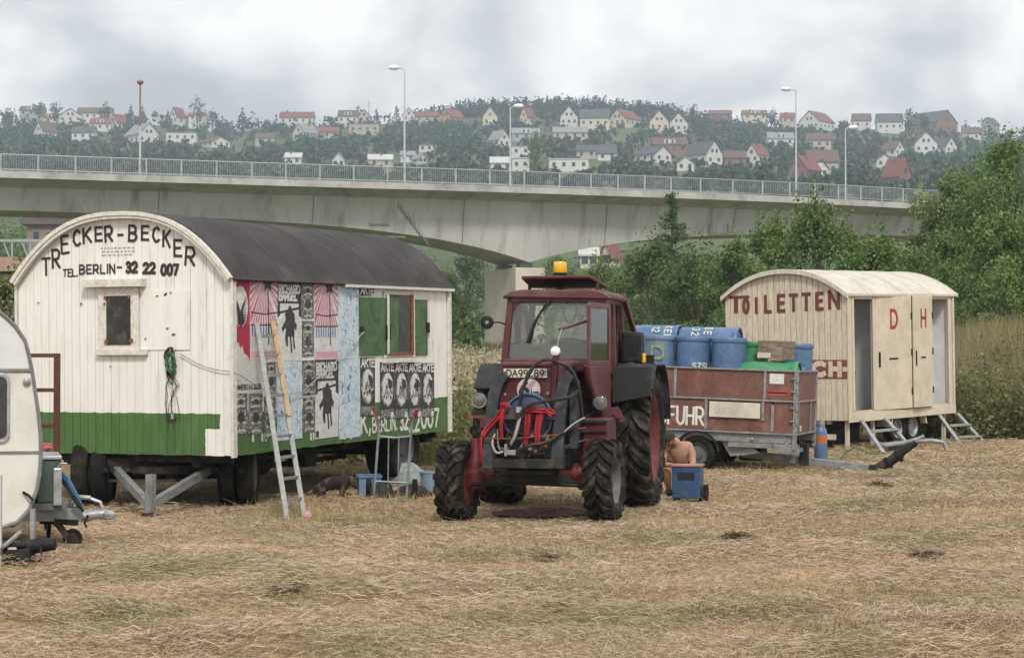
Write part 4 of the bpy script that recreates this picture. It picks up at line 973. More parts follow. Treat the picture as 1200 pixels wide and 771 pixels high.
# roof: felt skin over an arch with a wooden barge board
def arch_strip(x0, x1, o_in, o_out, y0=-.015, y1=WW+.015, n=32):
    mb = MB(); P = []
    def pt(y, off):
        yy = min(max(y,0),WW); e = 1e-3; z = arch(yy); a = max(0,min(WW,yy-.01)); b = max(0,min(WW,yy+.01)); sl_ = (arch(b)-arch(a))/(b-a)
        nn = Vector((-sl_,1)).normalized(); ex = y-yy
        return (yy+nn.x*off+ex, z+nn.y*off-abs(ex)*.9)
    ys = [y0]+[WW/2-WW/2*math.cos(PI*i/n) for i in range(n+1)]+[y1]
    top = [pt(y,o_out) for y in ys]; bot = [pt(y,o_in) for y in ys]
    return mb.prism(top+bot[::-1], x0, x1, 'yz')
arch_strip(-.03, WL+.08, .015, .045, -.04, WW+.04).build('roof', 'roof_felt', wg, smooth=True)
arch_strip(-.09, -.032, -.035, .04).build('barge_board', 'white_trim', wg, smooth=True)
arch_strip(-.105, -.092, .0, .045).build('roof_edge_strip', 'white_trim', wg)
MB().bx((WL*.45,-.075,ZE-.045),(WL+.06,-.045,ZE-.01)).build('gutter_strip', 'white_trim', wg)
for k in range(4): 
    x = 1.2+k*1.25; arch_strip(x, x+.04, .0455, .0485, -.03, WW+.03).build('felt_seam', 'roof_felt', wg)
# front window, its board and panel
def fbox(px0, py0, px1, py1, x0, x1):
    a, b = onfront(px0,py0), onfront(px1,py1); return MB().bx((x0,a[0],a[1]),(x1,b[0],b[1]))
MB().bx((0,0,0),(.01,.01,.01))
wf = fbox(119,337,166,412,-.035,-.004).build('window', 'white_trim', wg, bevel=.006)
fbox(129,347,157,404,-.043,-.036).build('pane', 'grimy_glass', wf)
fbox(104,328,174,336,-.11,-.006).build('rain_board', 'white_trim', wg, bevel=.004)
fbox(117,409,176,416,-.06,-.006).build('window_sill', 'white_trim', wg, bevel=.004)
fbox(168,340,225,410,-.012,-.004).build('patch_panel', 'wagon_front', wg, bevel=.002)
for px,py,r in ((128,349,3),(156,348,2.6),(127,356,2),(129,401,4),(158,399,3.6)):
    y,z = onfront(px,py); MB().box((-.046,y,z),(.008,r*.012,r*.011),(rnd.uniform(-.6,.6),0,0)).build('rust_chip', 'rust_bit', wf)
for px,py,r in ((187,347,2),(197,345,3),(203,343,1.6),(206,392,3),(199,385,2),(173,397,1.6),(48,355,1.6),(98,356,2),(132,429,1.5)):
    y,z = onfront(px,py); MB().box((-.016,y,z),(.006,r*.014,r*.008),(rnd.uniform(-.6,.6),0,0)).build('rust_chip', 'rust_bit', wg)
# lettering
Rf, Uf, Nf = Vector((0,-1,0)), Vector((0,0,1)), Vector((-1,0,0))
mb = MB()
LET = [('T',53,322.5,19.5,-2,.75),('R',64.5,314,21,-3,.75),('E',75.5,297,20,-5,.8),('C',89.5,288,17,-4,.8),('K',101,285,17,-5,.95),('E',115,282.5,15.5,-1,.95),('R',126.5,283,17,-2,.85),('-',141,282,13,0,1),('B',154,282,17,2,.9),('E',169,281,15.5,2,.95),('C',182,283,16,4,.8),('K',194,289,18,4,.8),('E',207,300,18,2,.85),('R',220,310,20,6,.9)]
for ch,px,py,hp,ang,wx in LET:
    y,z = onfront(px,py); h = hp/F*(WD0+.6); a = R(ang); mb = MB()
    put_glyph(mb, ch, Vector((-.006,y,z)), Rf*math.cos(a)-Uf*math.sin(a), Uf*math.cos(a)+Rf*math.sin(a)*.5, Nf, h, .029, wx, .0, .02)
    mb.build('letter', 'black_paint', wg, fix=False)
for tx,px0,px1,py,hp,th in (('TEL.',77,93,324,8,.017),('BERLIN',96,137,321,10,.02),('--',140,145,316,5,.02),('32',151,163,319,11,.033),('22',171,184,320,11,.033),('007',192,211,322,11,.033)):
    y,z = onfront(px0,py); y1,_ = onfront(px1,py); write(None, tx, (-.006,y,z), Rf, Uf, Nf, hp/F*(WD0+.6), th, lift=0, width=abs(y1-y), obj=('black_paint',wg))
# faded lines of small print between the lettering
pm('faded', (.42,.40,.37), .7, .1, 20, 0)
mb = MB()
for k,(a_,b_) in enumerate(((121,164),(122,163),(122,162))):
    y0,z0 = onfront(a_,291+k*4); y1,_ = onfront(b_,291)
    q = y0
    while q > y1+.05: l = rnd.uniform(.02,.06); mb.box((-.005,q-l/2,z0),(.004,l,.012)); q -= l+.02
tag(mb.build('faded_print', 'faded', wg), kind='stuff')
# cable hank on its nail
mb = MB(); y,z = onfront(205,412)
for k in range(7):
    P = []; w_ = rnd.uniform(.05,.10); l_ = rnd.uniform(.22,.42)
    for i in range(17): a = 2*PI*i/16; P.append((-.03-rnd.uniform(0,.035), y+w_*math.sin(a)*(.6+.4*math.cos(a/2))+rnd.uniform(-.006,.006), z-l_/2+l_/2*math.cos(a)+.05))
    mb.tube(P, .006, 5)
hank = thing('cable_hank', 'dark tangled cable hanging from a nail on the wagon front', 'cable', (0,0,0)); hank.parent = None
hank.matrix_world = Matrix.Translation((0,0,0))
hank.location = wg.location; hank.rotation_euler = wg.rotation_euler
mb.build('loops', 'cable_black', hank)
mb = MB()
for k in range(6):
    P = []; 
    for i in range(13): a = 2*PI*i/12; P.append((-.05-rnd.uniform(0,.05), y-.01+rnd.uniform(.03,.07)*math.sin(a), z-.12+rnd.uniform(.08,.12)*math.cos(a)))
    mb.tube(P, .009, 5)
mb.build('green_flex', 'cable_green', hank)
mb = MB()
for k in range(6):
    x0 = y+rnd.uniform(-.06,.08); P = [(-.03,x0,z-.2)]
    for i in range(1,8): P.append((-.02-rnd.uniform(0,.02), x0+rnd.uniform(-.05,.05), z-.2-.10*i*rnd.uniform(.7,1)))
    mb.tube(P, .004, 4)
mb.build('loose_ends', 'cable_black', hank); MB().box((-.03,y-.0,z-.72),(.02,.03,.06)).build('plug', 'cable_white', hank)
# side window, green panels
pm('green_panel', (.055,.11,.042), .65, .25, 5, .2, 40, dirt=(.25,.25,.22), damt=.5, dscale=7)
def sbox(px0, py0, px1, py1, y0, y1):
    a, b = onside(px0,py0), onside(px1,py1); z0 = a[1]; z1 = b[1]
    return MB().bx((a[0],y0,z0),(b[0],y1,z1))
sbox(421.5,348,453,416,-.022,-.004).build('window_shutter', 'green_panel', wg, bevel=.004)
wf = sbox(450,341,486,418,-.02,-.004).build('side_window', 'white_trim', wg, bevel=.004)
sbox(453,346,467,414,-.034,-.021).build('green_cloth', 'green_panel', wf)
sbox(466,346,481.5,414,-.036,-.0215).build('pane', 'grimy_glass', wf)
for a_ in ((452,345,454,415),(480,345,482.5,416),(453,345,481,347),(453,413,481,415.5)): sbox(*a_,-.05,-.0365).build('window_bar', 'rust_bit' if a_[0]!=452 else 'white_trim', wf)
sbox(448,420,485,424,-.05,-.004).build('window_ledge', 'white_trim', wg)
sbox(487.5,351,501,416,-.02,-.004).build('window_shutter', 'green_panel', wg, bevel=.004)
sbox(499,378,502,390,-.04,-.021).build('latch', 'frame_black', wg); sbox(421,383,426,389,-.03,-.0225).build('latch', 'frame_black', wg)
sbox(503,348,504,418,-.012,-.004).build('door_edge', 'white_trim', wg); sbox(451,381,456,398,-.045,-.0352).build('dark_hole', 'frame_black', wg)
# white lettering on the green foot
pm('letter_white', (.60,.60,.55), .7, .12, 12, 0)
mb = MB(); Rs, Us, Ns = Vector((1,0,0)), Vector((0,0,1)), Vector((0,-1,0))
for tx,px0,px1,py,hp,th in (('K,',424,434,506.5,22,.045),('BERLIN.',437,465,506,16,.03),('32',469,478,503,18,.045),('22',480,491,505,18,.045),('007',494,514,501,20,.045)):
    x,z = onside(px0,py); x1,_ = onside(px1,py); D = WD0+math.cos(WY)*x; write(None, tx, (x,-.005,z), Rs, Us, Ns, hp/F*D, th, lift=.0, width=x1-x, obj=('letter_white',wg))
for px in (297,308,312,365,368,400,404,412):
    x,z = onside(px,512.5-.02*(px-297)); mb.box((x,-.004,z),(.035,.003,.09))
tag(mb.build('letter_remnants', 'letter_white', wg, fix=False), kind='stuff')

# ---- posters
def print_mat(name, bg, inks, scale, thr, stretch=(1,1,1)):
    """flat print: blotchy drawing of one or two inks on paper"""
    m, nt, N, L, b = node_mat(name); tc = N.new('ShaderNodeTexCoord'); oi = N.new('ShaderNodeObjectInfo')
    mp = N.new('ShaderNodeMapping'); mp.inputs['Scale'].default_value = stretch; L.new(tc.outputs['Object'], mp.inputs[0])
    mu = N.new('ShaderNodeVectorMath'); mu.operation = 'SCALE'; mu.inputs[3].default_value = 11; L.new(oi.outputs['Random'], mu.inputs[0]); L.new(mu.outputs[0], mp.inputs['Location'])
    last = None
    for i,(c,sc_,t_) in enumerate(inks):
        n = N.new('ShaderNodeTexNoise'); n.inputs['Scale'].default_value = sc_; n.inputs['Detail'].default_value = 3; n.inputs['Distortion'].default_value = 1.5; L.new(mp.outputs[0], n.inputs[0])
        s = N.new('ShaderNodeMath'); s.operation = 'SUBTRACT'; s.inputs[1].default_value = .5; L.new(n.outputs[0], s.inputs[0]); ab = N.new('ShaderNodeMath'); ab.operation = 'ABSOLUTE'; L.new(s.outputs[0], ab.inputs[0])
        lt = N.new('ShaderNodeMath'); lt.operation = 'LESS_THAN'; lt.inputs[1].default_value = t_; L.new(ab.outputs[0], lt.inputs[0])
        mi = N.new('ShaderNodeMix'); mi.data_type = 'RGBA'; L.new(lt.outputs[0], mi.inputs[0])
        if last is None: mi.inputs[6].default_value = (*bg,1)
        else: L.new(last, mi.inputs[6])
        mi.inputs[7].default_value = (*c,1); last = mi.outputs[2]
    L.new(last, b.inputs['Base Color']); b.inputs['Roughness'].default_value = .7; b.inputs['Specular IOR Level'].default_value = .25
pm('paper_white', (.58,.58,.56), .75, .08, 6, .6, 9, dirt=(.42,.41,.40), damt=.6, dscale=5); pm('paper_crimson', (.34,.025,.06), .7, .12, 6, .15, 25); pm('paper_black', (.035,.035,.038), .7, .2, 9, .1, 25, dirt=(.2,.2,.2), damt=.4, dscale=9)
pm('ink_black', (.035,.033,.035), .75, .2, 9, 0, dirt=(.22,.22,.22), damt=.35, dscale=14); pm('ink_pink', (.46,.13,.19), .7, .15, 6, 0); pm('ink_blue', (.13,.14,.33), .7, .15, 6, 0); pm('ink_rose', (.62,.32,.36), .7, .15, 6, 0)
print_mat('print_blue', (.58,.63,.66), [((.28,.45,.58),5.5,.022),((.10,.13,.17),9,.010),((.38,.50,.60),14,.022)], 1, 1)
print_mat('print_dark', (.04,.04,.042), [((.32,.32,.31),11,.045),((.18,.18,.18),18,.03)], 1, 1)
print_mat('print_text', (.58,.58,.56), [((.25,.25,.25),34,.022)], 1, 1, stretch=(1,1,2.2)); print_mat('print_grey', (.45,.45,.44), [((.16,.16,.16),8,.05),((.05,.05,.05),5,.03)], 1, 1)
print_mat('print_lines', (.05,.05,.05), [((.33,.33,.32),26,.05)], 1, 1, stretch=(.35,1,2.4))
PK = [0]
def sheet(px0, py0, px1, py1, mat, lab, jag=0, lift=None):
    """a poster: thin paper sheet glued on the boards; returns object and a mapper for its print"""
    PK[0] += 1; y = -(.006+.0006*(PK[0] % 5)) if lift is None else -lift
    xa, zt = onside(px0, py0); xb, zb = onside(px1, py1)
    # all sheets hang plumb: top and bottom follow perspective
    zt = onside((px0+px1)/2, py0)[1]; zb = onside((px0+px1)/2, py1)[1]
    P = [(xa,zt),(xb,zt)]
    if jag:
        n = 9
        for i in range(n+1): P.append((xb+(xa-xb)*i/n, zb+jag*(i/n)+rnd.uniform(0,.09)))
    else: P += [(xb-rnd.uniform(0,.01),zb+rnd.uniform(0,.012)),(xa,zb)]
    o = MB().prism(P, y, -.0035, 'xz').build('poster', mat, wg); o['label'] = lab
    def m(u, v, k=1): return Vector((xa+(xb-xa)*u, y-.0007*k, zb+(zt-zb)*v))
    return o, m
def poly(m, pts, k=1): 
    P = [m(u,v,k) for u,v in pts]; return (P, [tuple(range(len(P)))])
def circle(u, v, a, b, n=20, s=0, e=360): return [(u+a*math.cos(R(s+(e-s)*i/n)), v+b*math.sin(R(s+(e-s)*i/n))) for i in range(n)]
# crimson sheet with a big winged figure in a white oval
o, m = sheet(273.5,326,294,426,'paper_crimson','crimson torn poster with dark feathered figure in a white oval',jag=.26)
MB().add(*poly(m, circle(.47,.67,.42,.24))).build('print', 'paper_white', o)
mb = MB()
for k in range(26):
    a = R(-205+k*230/25); a1 = .16; u,v = .47+.37*math.cos(a), .68+.25*math.sin(a); mb.add(*poly(m, [(.47+.05*math.cos(a+1.5),.60+.02*math.sin(a+1.5)),(u-.035,v),(u+.035,v+.012),(.47-.05*math.cos(a+1.5),.60)], 2+k*.05))
mb.add(*poly(m, [(.38,.62),(.56,.62),(.52,.44),(.46,.40),(.42,.44)], 4)); mb.build('print', 'ink_black', o, fix=False)
o, m = sheet(273.5,398,309,461,'print_text','white sheet with faint lines of text below the crimson poster', lift=.005)
write(None, 'DONNERSTAG', m(.04,.08,1), Rs, Us, Ns, .05, .012, lift=0, width=.42, obj=('ink_black',o)); write(None, '20.30', m(.68,.08,1), Rs, Us, Ns, .05, .014, lift=0, width=.17, obj=('ink_black',o))
def tent(px0,py0,px1,py1,lab):
    o, m = sheet(px0,py0,px1,py1,'paper_white',lab); mb = MB()
    for k in range(13):            # canopy stripes
        a0, a1 = -.62+1.24*k/13, -.62+1.24*(k+.52)/13; vb = lambda q: .44+.05*abs(q)
        cl = lambda q: max(-.5,min(.5,q))
        mb.add(*poly(m, [(.5+.05*a0,.99),(.5+cl(a0*1.0),.44+(.0 if abs(a0)<.5 else .1)),(.5+cl(a1*1.0),.44+(.0 if abs(a1)<.5 else .1)),(.5+.05*a1,.99)]))
    for sgn in (-1,1):
        for k in range(4): v0 = .60+.1*k; mb.add(*poly(m, [(.5+sgn*.5,v0),(.5+sgn*.5,v0+.055),(.5+sgn*.08,.985)], 1.3))
    mb.build('print', 'ink_pink', o, fix=False); MB().add(*poly(m, [(.02,.02),(.98,.02),(.98,.10),(.02,.10)])).build('print', 'ink_rose', o, fix=False)
    mb = MB()
    for k in range(9): u = .06+.88*k/9; mb.add(*poly(m, [(u,.29),(u+.045,.29),(u+.045,.42),(u,.42)]))
    mb.build('print', 'ink_blue', o, fix=False)
    mb = MB(); mb.add(*poly(m, [(.64,.18),(.68,.18),(.66,.97),(.63,.97)],3)); mb.add(*poly(m, [(.40,.99),(.85,.99),(.74,.93),(.78,.86),(.62,.90),(.5,.86),(.53,.93)],3.2)); mb.add(*poly(m, [(.0,.585),(.5,.56),(1,.585),(1,.60),(.5,.575),(0,.60)],3)); mb.add(*poly(m, [(.0,.425),(1,.425),(1,.44),(0,.44)],3.1)); mb.build('print', 'ink_black', o, fix=False)
tent(294.3,328,326.5,421,'poster of a pink striped tent left of the ladder top'); tent(369.5,332,397,421,'poster of a pink striped tent in the middle of the side')
def bargel(px0,py0,px1,py1,lab):
    o, m = sheet(px0,py0,px1,py1,'paper_white',lab); mb = MB(); wd = (m(1,0)-m(0,0)).length
    mb.add(*poly(m, [(0,.73),(1,.73),(1,1),(0,1)])); mb.add(*poly(m, [(0,.55),(.1,.58),(.1,.74),(0,.74)],1.2)); mb.add(*poly(m, [(.88,.58),(1,.55),(1,.74),(.88,.74)],1.2))
    fig = [(.30,.30),(.34,.42),(.26,.40),(.20,.36),(.16,.42),(.26,.48),(.33,.52),(.30,.60),(.42,.64),(.47,.70),(.56,.70),(.60,.64),(.70,.60),(.72,.50),(.80,.46),(.76,.38),(.70,.42),(.68,.30),(.72,.16),(.66,.14),(.62,.30),(.56,.32),(.60,.12),(.54,.10),(.50,.30),(.42,.32),(.42,.20),(.36,.18)]
    mb.add(*poly(m, fig, 2)); mb.add(*poly(m, [(.1,.60),(.9,.66),(.9,.69),(.1,.63)],1.5)); mb.add(*poly(m, [(.02,.02),(.14,.02),(.14,.10),(.02,.10)],1.5)); mb.build('print', 'ink_black', o, fix=False)
    write(None, 'RICHARD', m(.06,.868,3), Rs, Us, Ns, .085, .026, gap=.22, lift=0, width=wd*.86, obj=('paper_white',o)); write(None, 'BARGEL', m(.06,.775,3), Rs, Us, Ns, .085, .026, gap=.22, lift=0, width=wd*.74, obj=('paper_white',o)); mb = MB(); mb.add(*poly(m, [(.45,.76),(.62,.76),(.62,.765),(.45,.765)],3)); mb.build('print', 'paper_white', o, fix=False)
bargel(326.5,331,354.5,423,'black and white poster with rider figure, upper one'); bargel(370,421.5,397,513,'black and white poster with rider figure, lower one')
for a_,lab in (((355,332,369,374),'topmost narrow black ornament poster'),((355,376,369,418),'second narrow black ornament poster from the top'),((355,422,369.5,463),'third narrow black ornament poster from the top'),((355.5,465,370,506),'lowest narrow black ornament poster'),
    ((275,461,291,509),'leftmost black ornament poster at the foot'),((292,461,308.5,509),'second black ornament poster at the foot'),((310,464,323.5,514),'black ornament poster behind the ladder, lower'),((313,424,324,463),'black ornament poster behind the ladder, upper')):
    o, m = sheet(*a_,'print_dark',lab); mb = MB()
    for v in (.1,.3,.5,.7,.88):
        for sg in (-1,1): mb.add(*poly(m, [(.5,v+.04),(.5+sg*.38,v),(.5+sg*.25,v-.05),(.5,v-.015)], 1+.2*sg))
    mb.build('print', 'faded', o, fix=False)
    mb = MB(); mb.add(*poly(m, circle(.5,.42,.26,.14), 1.6)); mb.add(*poly(m, circle(.5,.8,.18,.07), 1.6)); mb.build('print', 'paper_black', o, fix=False)
for a_,lab in (((397,333,422,421),'pale blue sketch poster, upper right one'),((397.5,421.5,423,513),'pale blue sketch poster, lower right one'),((325,424,354.5,515),'pale blue sketch poster right of the ladder foot')):
    o, m = sheet(*a_,'print_blue',lab)
    mb = MB()
    for k in range(9):
        u,v = rnd.uniform(.1,.85), rnd.uniform(.05,.9); mb.add(*poly(m, [(u,v),(u+rnd.uniform(.03,.12),v+rnd.uniform(.0,.03)),(u+.04,v+rnd.uniform(.04,.12))],1+k*.1))
    tag(mb.build('print', 'ink_blue', o, fix=False), kind='stuff')
def akte(px0,py0,px1,py1,lab,cut=False):
    o, m = sheet(px0,py0,px1,py1,'paper_black',lab); wd = (m(1,0)-m(0,0)).length; ht = (m(0,1)-m(0,0)).length
    write(None, 'AKTE', m(.07,.845 if not cut else .2,3), Rs, Us, Ns, ht*(.125 if not cut else .65), .026, gap=.12, lift=0, width=wd*.88, obj=('paper_white',o))
    if not cut:
        MB().add(*poly(m, circle(.5,.52,.43,.30), 1)).build('print', 'print_grey', o, fix=False)
        MB().add(*poly(m, [(.40,.80),(.66,.80),(.84,.70),(.74,.62),(.62,.60),(.52,.66),(.38,.58),(.30,.46),(.42,.34),(.66,.40),(.72,.30),(.5,.24),(.28,.32),(.16,.48),(.2,.68)], 2)).build('print', 'paper_white', o, fix=False)
        MB().add(*poly(m, [(.50,.72),(.78,.68),(.86,.58),(.70,.50),(.60,.56)], 2.6)).add(*poly(m, [(.20,.40),(.34,.44),(.30,.36)], 2.6)).build('print', 'ink_black', o, fix=False)
        MB().add(*poly(m, [(.04,.03),(.96,.03),(.96,.17),(.04,.17)], 1)).build('print', 'print_lines', o, fix=False)
        MB().add(*poly(m, [(.72,.02),(.9,.02),(.94,.08),(.86,.13),(.74,.11)], 2)).build('print', 'paper_white', o, fix=False)
akte(422.5,335,439.5,347,'torn strip of a black poster above the green shutter',True)
akte(422.5,419,440,487.5,'black poster with pale bust, leftmost of the five')
for k,(a_,b_) in enumerate(((446,462.6),(463,478.6),(479,494.2),(494.6,509))): akte(a_,424+k*.4,b_,491-k*.6,'black poster with pale bust, %s of the five' % ['second','third','fourth','rightmost'][k])

# ---- running gear
MB().bar((.15,.55,ZB-.07),(WL-.1,.55,ZB-.07),.10,.14).build('chassis_rail', 'frame_dark', wg); MB().bar((.15,WW-.55,ZB-.07),(WL-.1,WW-.55,ZB-.07),.10,.14).build('chassis_rail', 'frame_dark', wg)
for x in (.2,1.6,3.0,4.4,5.8): MB().bar((x,.1,ZB-.045),(x,WW-.1,ZB-.045),.08,.09).build('cross_member', 'frame_dark', wg)
# steered front bogie
bx_, by_ = .55, 1.17; rz = R(21.6)
bog = MB(); c_, s_ = math.cos(rz), math.sin(rz)
def bl(u, v, z): return (bx_+u*c_-v*s_, by_+u*s_+v*c_, z)
MB().lathe([(.42,0),(.45,.02),(.45,.10),(.3,.12)], bl(0,0,ZB-.24), 'z', 28).build('turntable', 'frame_dark', wg)
MB().bar(bl(-.25,-.62,ZB-.13),bl(-.25,.62,ZB-.13),.08,.16).build('bogie_beam', 'frame_dark', wg); MB().bar(bl(.3,-.6,ZB-.2),bl(.3,.6,ZB-.2),.08,.12).build('bogie_beam', 'frame_dark', wg)
MB().bar(bl(0,-.95,.36),bl(0,.95,.36),.09,.1).build('axle', 'frame_black', wg)
for v in (-.62,.62): MB().bar(bl(-.42,v,.44),bl(.42,v,.44),.07,.05).bar(bl(-.3,v,.49),bl(.3,v,.49),.07,.045).build('leaf_spring', 'frame_black', wg)
for v in (-.94,-.72,.72,.94): wheel(wg, bl(0,v,.385), rz+PI/2, .385, .19, 'rim_grey', 'tyre')
tip = Vector((-1.35,.50,.10)); mid = Vector((-.42,by_-.42,.30))
# V shaped drawbar lowered to the ground
tipl = Vector(bl(-1.75,-.12,.12))
for v in (-.55,.55): MB().bar(bl(-.2,v,.44), tipl+Vector((0,.03 if v>0 else -.03,.05)), .07, .09).build('drawbar_arm', 'steel_galv', wg)
MB().bar(tipl+Vector((0,0,-.08)), tipl+Vector((.02,0,.36)), .1, .08).build('drawbar_stand', 'steel_galv', wg, bevel=.006)
MB().lathe([(.035,-.02),(.06,-.02),(.06,.02),(.035,.02)], tipl+Vector((-.05,0,-.06)), 'z', 14, closed=True).build('towing_eye', 'frame_dark', wg)
MB().bar(bl(-.12,-.72,.30),bl(-.12,.72,.30),.03,.03).build('track_rod', 'steel_galv', wg)
MB().lathe([(.0,-.09),(.07,-.08),(.08,.04),(.03,.10),(.02,.16)], bl(-.32,.12,.42), 'z', 12).build('brake_chamber', 'frame_black', wg)
MB().tube([bl(-.3,-.1,.46),bl(-.36,-.14,.36),bl(-.33,-.2,.3),bl(-.3,-.3,.34)], .018, 6).build('brake_hose', 'cable_black', wg)
MB().box(bl(-.34,-.12,.42),(.12,.09,.16)).build('brake_valve', 'frame_black', wg)
# rear axle
ax = 4.85
MB().bar((ax,.25,.40),(ax,WW-.25,.40),.1,.1).build('axle', 'frame_black', wg)
for v in (.55,WW-.55): MB().bar((ax-.5,v,.5),(ax+.5,v,.5),.07,.05).bar((ax-.35,v,.55),(ax+.35,v,.55),.07,.04).build('leaf_spring', 'frame_black', wg)
for v in (.20,.42,WW-.42,WW-.20): wheel(wg, (ax,v,.46), -PI/2, .46, .2, 'rim_grey', 'tyre')
MB().bar((1.3,.9,.34),(4.6,.9,.34),.05,.06).build('reach_bar', 'frame_dark', wg)
MB().box((3.1,.75,.5),(.3,.25,.4)).build('storage_box', 'frame_black', wg); MB().box((2.2,1.6,.45),(1.2,.9,.34)).build('tool_chest', 'frame_black', wg, bevel=.01)
MB().box((WL-.2,.3,.54),(.25,.18,.14)).build('rear_buffer', 'frame_black', wg, bevel=.02)

# ---- rope from the cable hank round to the side
def wpt(x, y, z): return wg.matrix_basis @ Vector((x,y,z))
bpy.context.view_layer.update()
y,z = onfront(214,414); P = []
for i in range(9): t_ = i/8; P.append(wpt(-.03,y*(1-t_)-.03*t_,z-.20*t_-.05*math.sin(PI*t_)))
xs,zs = onside(352,458)
for i in range(1,12): t_ = i/11; P.append(wpt(xs*t_,-.045-.02*math.sin(PI*t_),z-.20+(zs+.2-z)*t_-.12*math.sin(PI*t_)))
xs2,zs2 = onside(424,389)
for i in range(1,10): t_ = i/9; P.append(wpt(xs+(xs2-xs)*t_,-.045,zs+(zs2-zs)*t_-.03*math.sin(PI*t_)))
tag(MB().tube(P, .006, 5).build('rope', 'rope'), 'thin grey rope slung from the wagon front round across the posters', 'rope')
# ================================================================== LADDER, DOG, BARROW AND THINGS UNDER THE POSTER WAGON
pm('ladder_wood', (.36,.25,.14), .7, .2, 8, .2, 40, dirt=(.3,.3,.29), damt=.6, dscale=4); pm('ladder_grey', (.27,.275,.265), .6, .15, 8, .1, 40, metal=.2)
def lean(name, a0, a1, b0, b1): pass
# stiles: foot on the ground, head against the side
def side_hit(px, py): x,z = onside(px,py); return wpt(x, -.05, z)
hl, hr = side_hit(298,379), side_hit(317,377)
def ground_hit(px, py): 
    D = CH*F/(py-428); return Vector(((px-600)/F*D, D, gz1((px-600)/F*D, D)))
fl, fr = ground_hit(337,609), ground_hit(357,605)
fl.z = gz1(fl.x, fl.y); fr.z = gz1(fr.x, fr.y)
ld = thing('ladder', 'worn metal and wood ladder leaning against the posters on the wagon side', 'ladder', (fl+fr)/2)
o0 = (fl+fr)/2
MB().bar(fl-o0, hl-o0, .055, .03).build('stile', 'ladder_grey', ld, bevel=.004); MB().bar(fr-o0, fr.lerp(hr,.52)-o0, .055, .03).build('stile', 'ladder_grey', ld, bevel=.004); MB().bar(fr.lerp(hr,.5)-o0+Vector((.01,-.012,0)), hr-o0, .06, .032).build('stile_upper', 'ladder_wood', ld, bevel=.004)
for k in range(9): t_ = (k+.9)/9.6; MB().bar(fl.lerp(hl,t_)-o0, fr.lerp(hr,t_)-o0, .03, .03).build('rung', 'ladder_grey', ld)

def skin_body(name, parent, verts, edges, radii, mat, sub=2, root=0, smooth=True):
    me = bpy.data.meshes.new(name); me.from_pydata(verts, edges, []); o = bpy.data.objects.new(name, me); COL.objects.link(o)
    m = o.modifiers.new('skin', 'SKIN'); m.branch_smoothing = .6; m.use_smooth_shade = True
    lay = me.skin_vertices[0].data if me.skin_vertices else None
    if lay is None:
        bm = bmesh.new(); bm.from_mesh(me); bm.verts.layers.skin.verify(); bm.to_mesh(me); bm.free(); lay = me.skin_vertices[0].data
    for i, r in enumerate(radii): lay[i].radius = (r, r) if not isinstance(r, tuple) else r
    for i in range(len(verts)): lay[i].use_root = (i == root)
    s = o.modifiers.new('sub', 'SUBSURF'); s.levels = sub; s.render_levels = sub
    dg = bpy.context.evaluated_depsgraph_get(); me2 = bpy.data.meshes.new_from_object(o.evaluated_get(dg)); bpy.data.objects.remove(o)
    me2.materials.clear(); q = link(name, me2, mat, parent); me2.polygons.foreach_set('use_smooth', [True]*len(me2.polygons)); return q

# dog resting in the shade: dark shepherd type, head low and to the right
def dog_mat():
    m, nt, N, L, b = node_mat('dog_fur'); tc = N.new('ShaderNodeTexCoord'); n = N.new('ShaderNodeTexNoise'); n.inputs['Scale'].default_value = 5; n.inputs['Detail'].default_value = 6; L.new(tc.outputs['Object'], n.inputs[0])
    r = N.new('ShaderNodeValToRGB'); e = r.color_ramp.elements; e[0].position = .54; e[0].color = (.016,.012,.010,1); e[1].position = .68; e[1].color = (.15,.085,.04,1); L.new(n.outputs[0], r.inputs[0]); L.new(r.outputs[0], b.inputs['Base Color']); b.inputs['Roughness'].default_value = .85
    n2 = N.new('ShaderNodeTexNoise'); n2.inputs['Scale'].default_value = 90; L.new(tc.outputs['Object'], n2.inputs[0]); bp = N.new('ShaderNodeBump'); bp.inputs['Strength'].default_value = .5; bp.inputs['Distance'].default_value = .01; L.new(n2.outputs[0], bp.inputs['Height']); L.new(bp.outputs[0], b.inputs['Normal'])
dog_mat(); pm('dog_dark', (.012,.010,.009), .5, .2, 9, 0)
g0 = ground_hit(400,588); dg_ = thing('dog', 'dark brown and black shepherd dog lying curled under the poster wagon', 'dog', g0+Vector((-.10,.35,0)), R(4)); dg_.scale = (.56,.66,.70)
Vd = [(-.36,.05,.17),(-.18,.03,.24),(.04,.0,.27),(.20,-.02,.29),(.31,-.05,.31),(.38,-.10,.28),(.43,-.17,.22),(.46,-.23,.17),   # hips .. muzzle
      (-.40,-.10,.12),(-.22,-.18,.13),(-.36,-.26,.05),(-.20,-.30,.03),      # folded near hind leg: hip, knee forward, hock back, paw
      (-.42,.16,.11),(-.24,.2,.10),(-.36,.24,.05),(-.2,.26,.03),
      (.20,-.14,.18),(.10,-.2,.07),(.28,-.27,.035),(.36,-.29,.03),            # near fore leg
      (.22,.10,.18),(.12,.14,.07),(.3,.12,.035),(.38,.1,.03),
      (-.5,.06,.10),(-.62,-.06,.04),(-.60,-.2,.03)]                          # tail
Ed = [(0,1),(1,2),(2,3),(3,4),(4,5),(5,6),(6,7),(0,8),(8,9),(9,10),(10,11),(0,12),(12,13),(13,14),(14,15),(3,16),(16,17),(17,18),(18,19),(3,20),(20,21),(21,22),(22,23),(0,24),(24,25),(25,26)]
Rd = [.14,.145,.155,.14,.10,.085,.07,.04,.10,.085,.045,.035,.1,.08,.045,.035,.075,.05,.036,.034,.075,.05,.036,.034,.05,.035,.02]
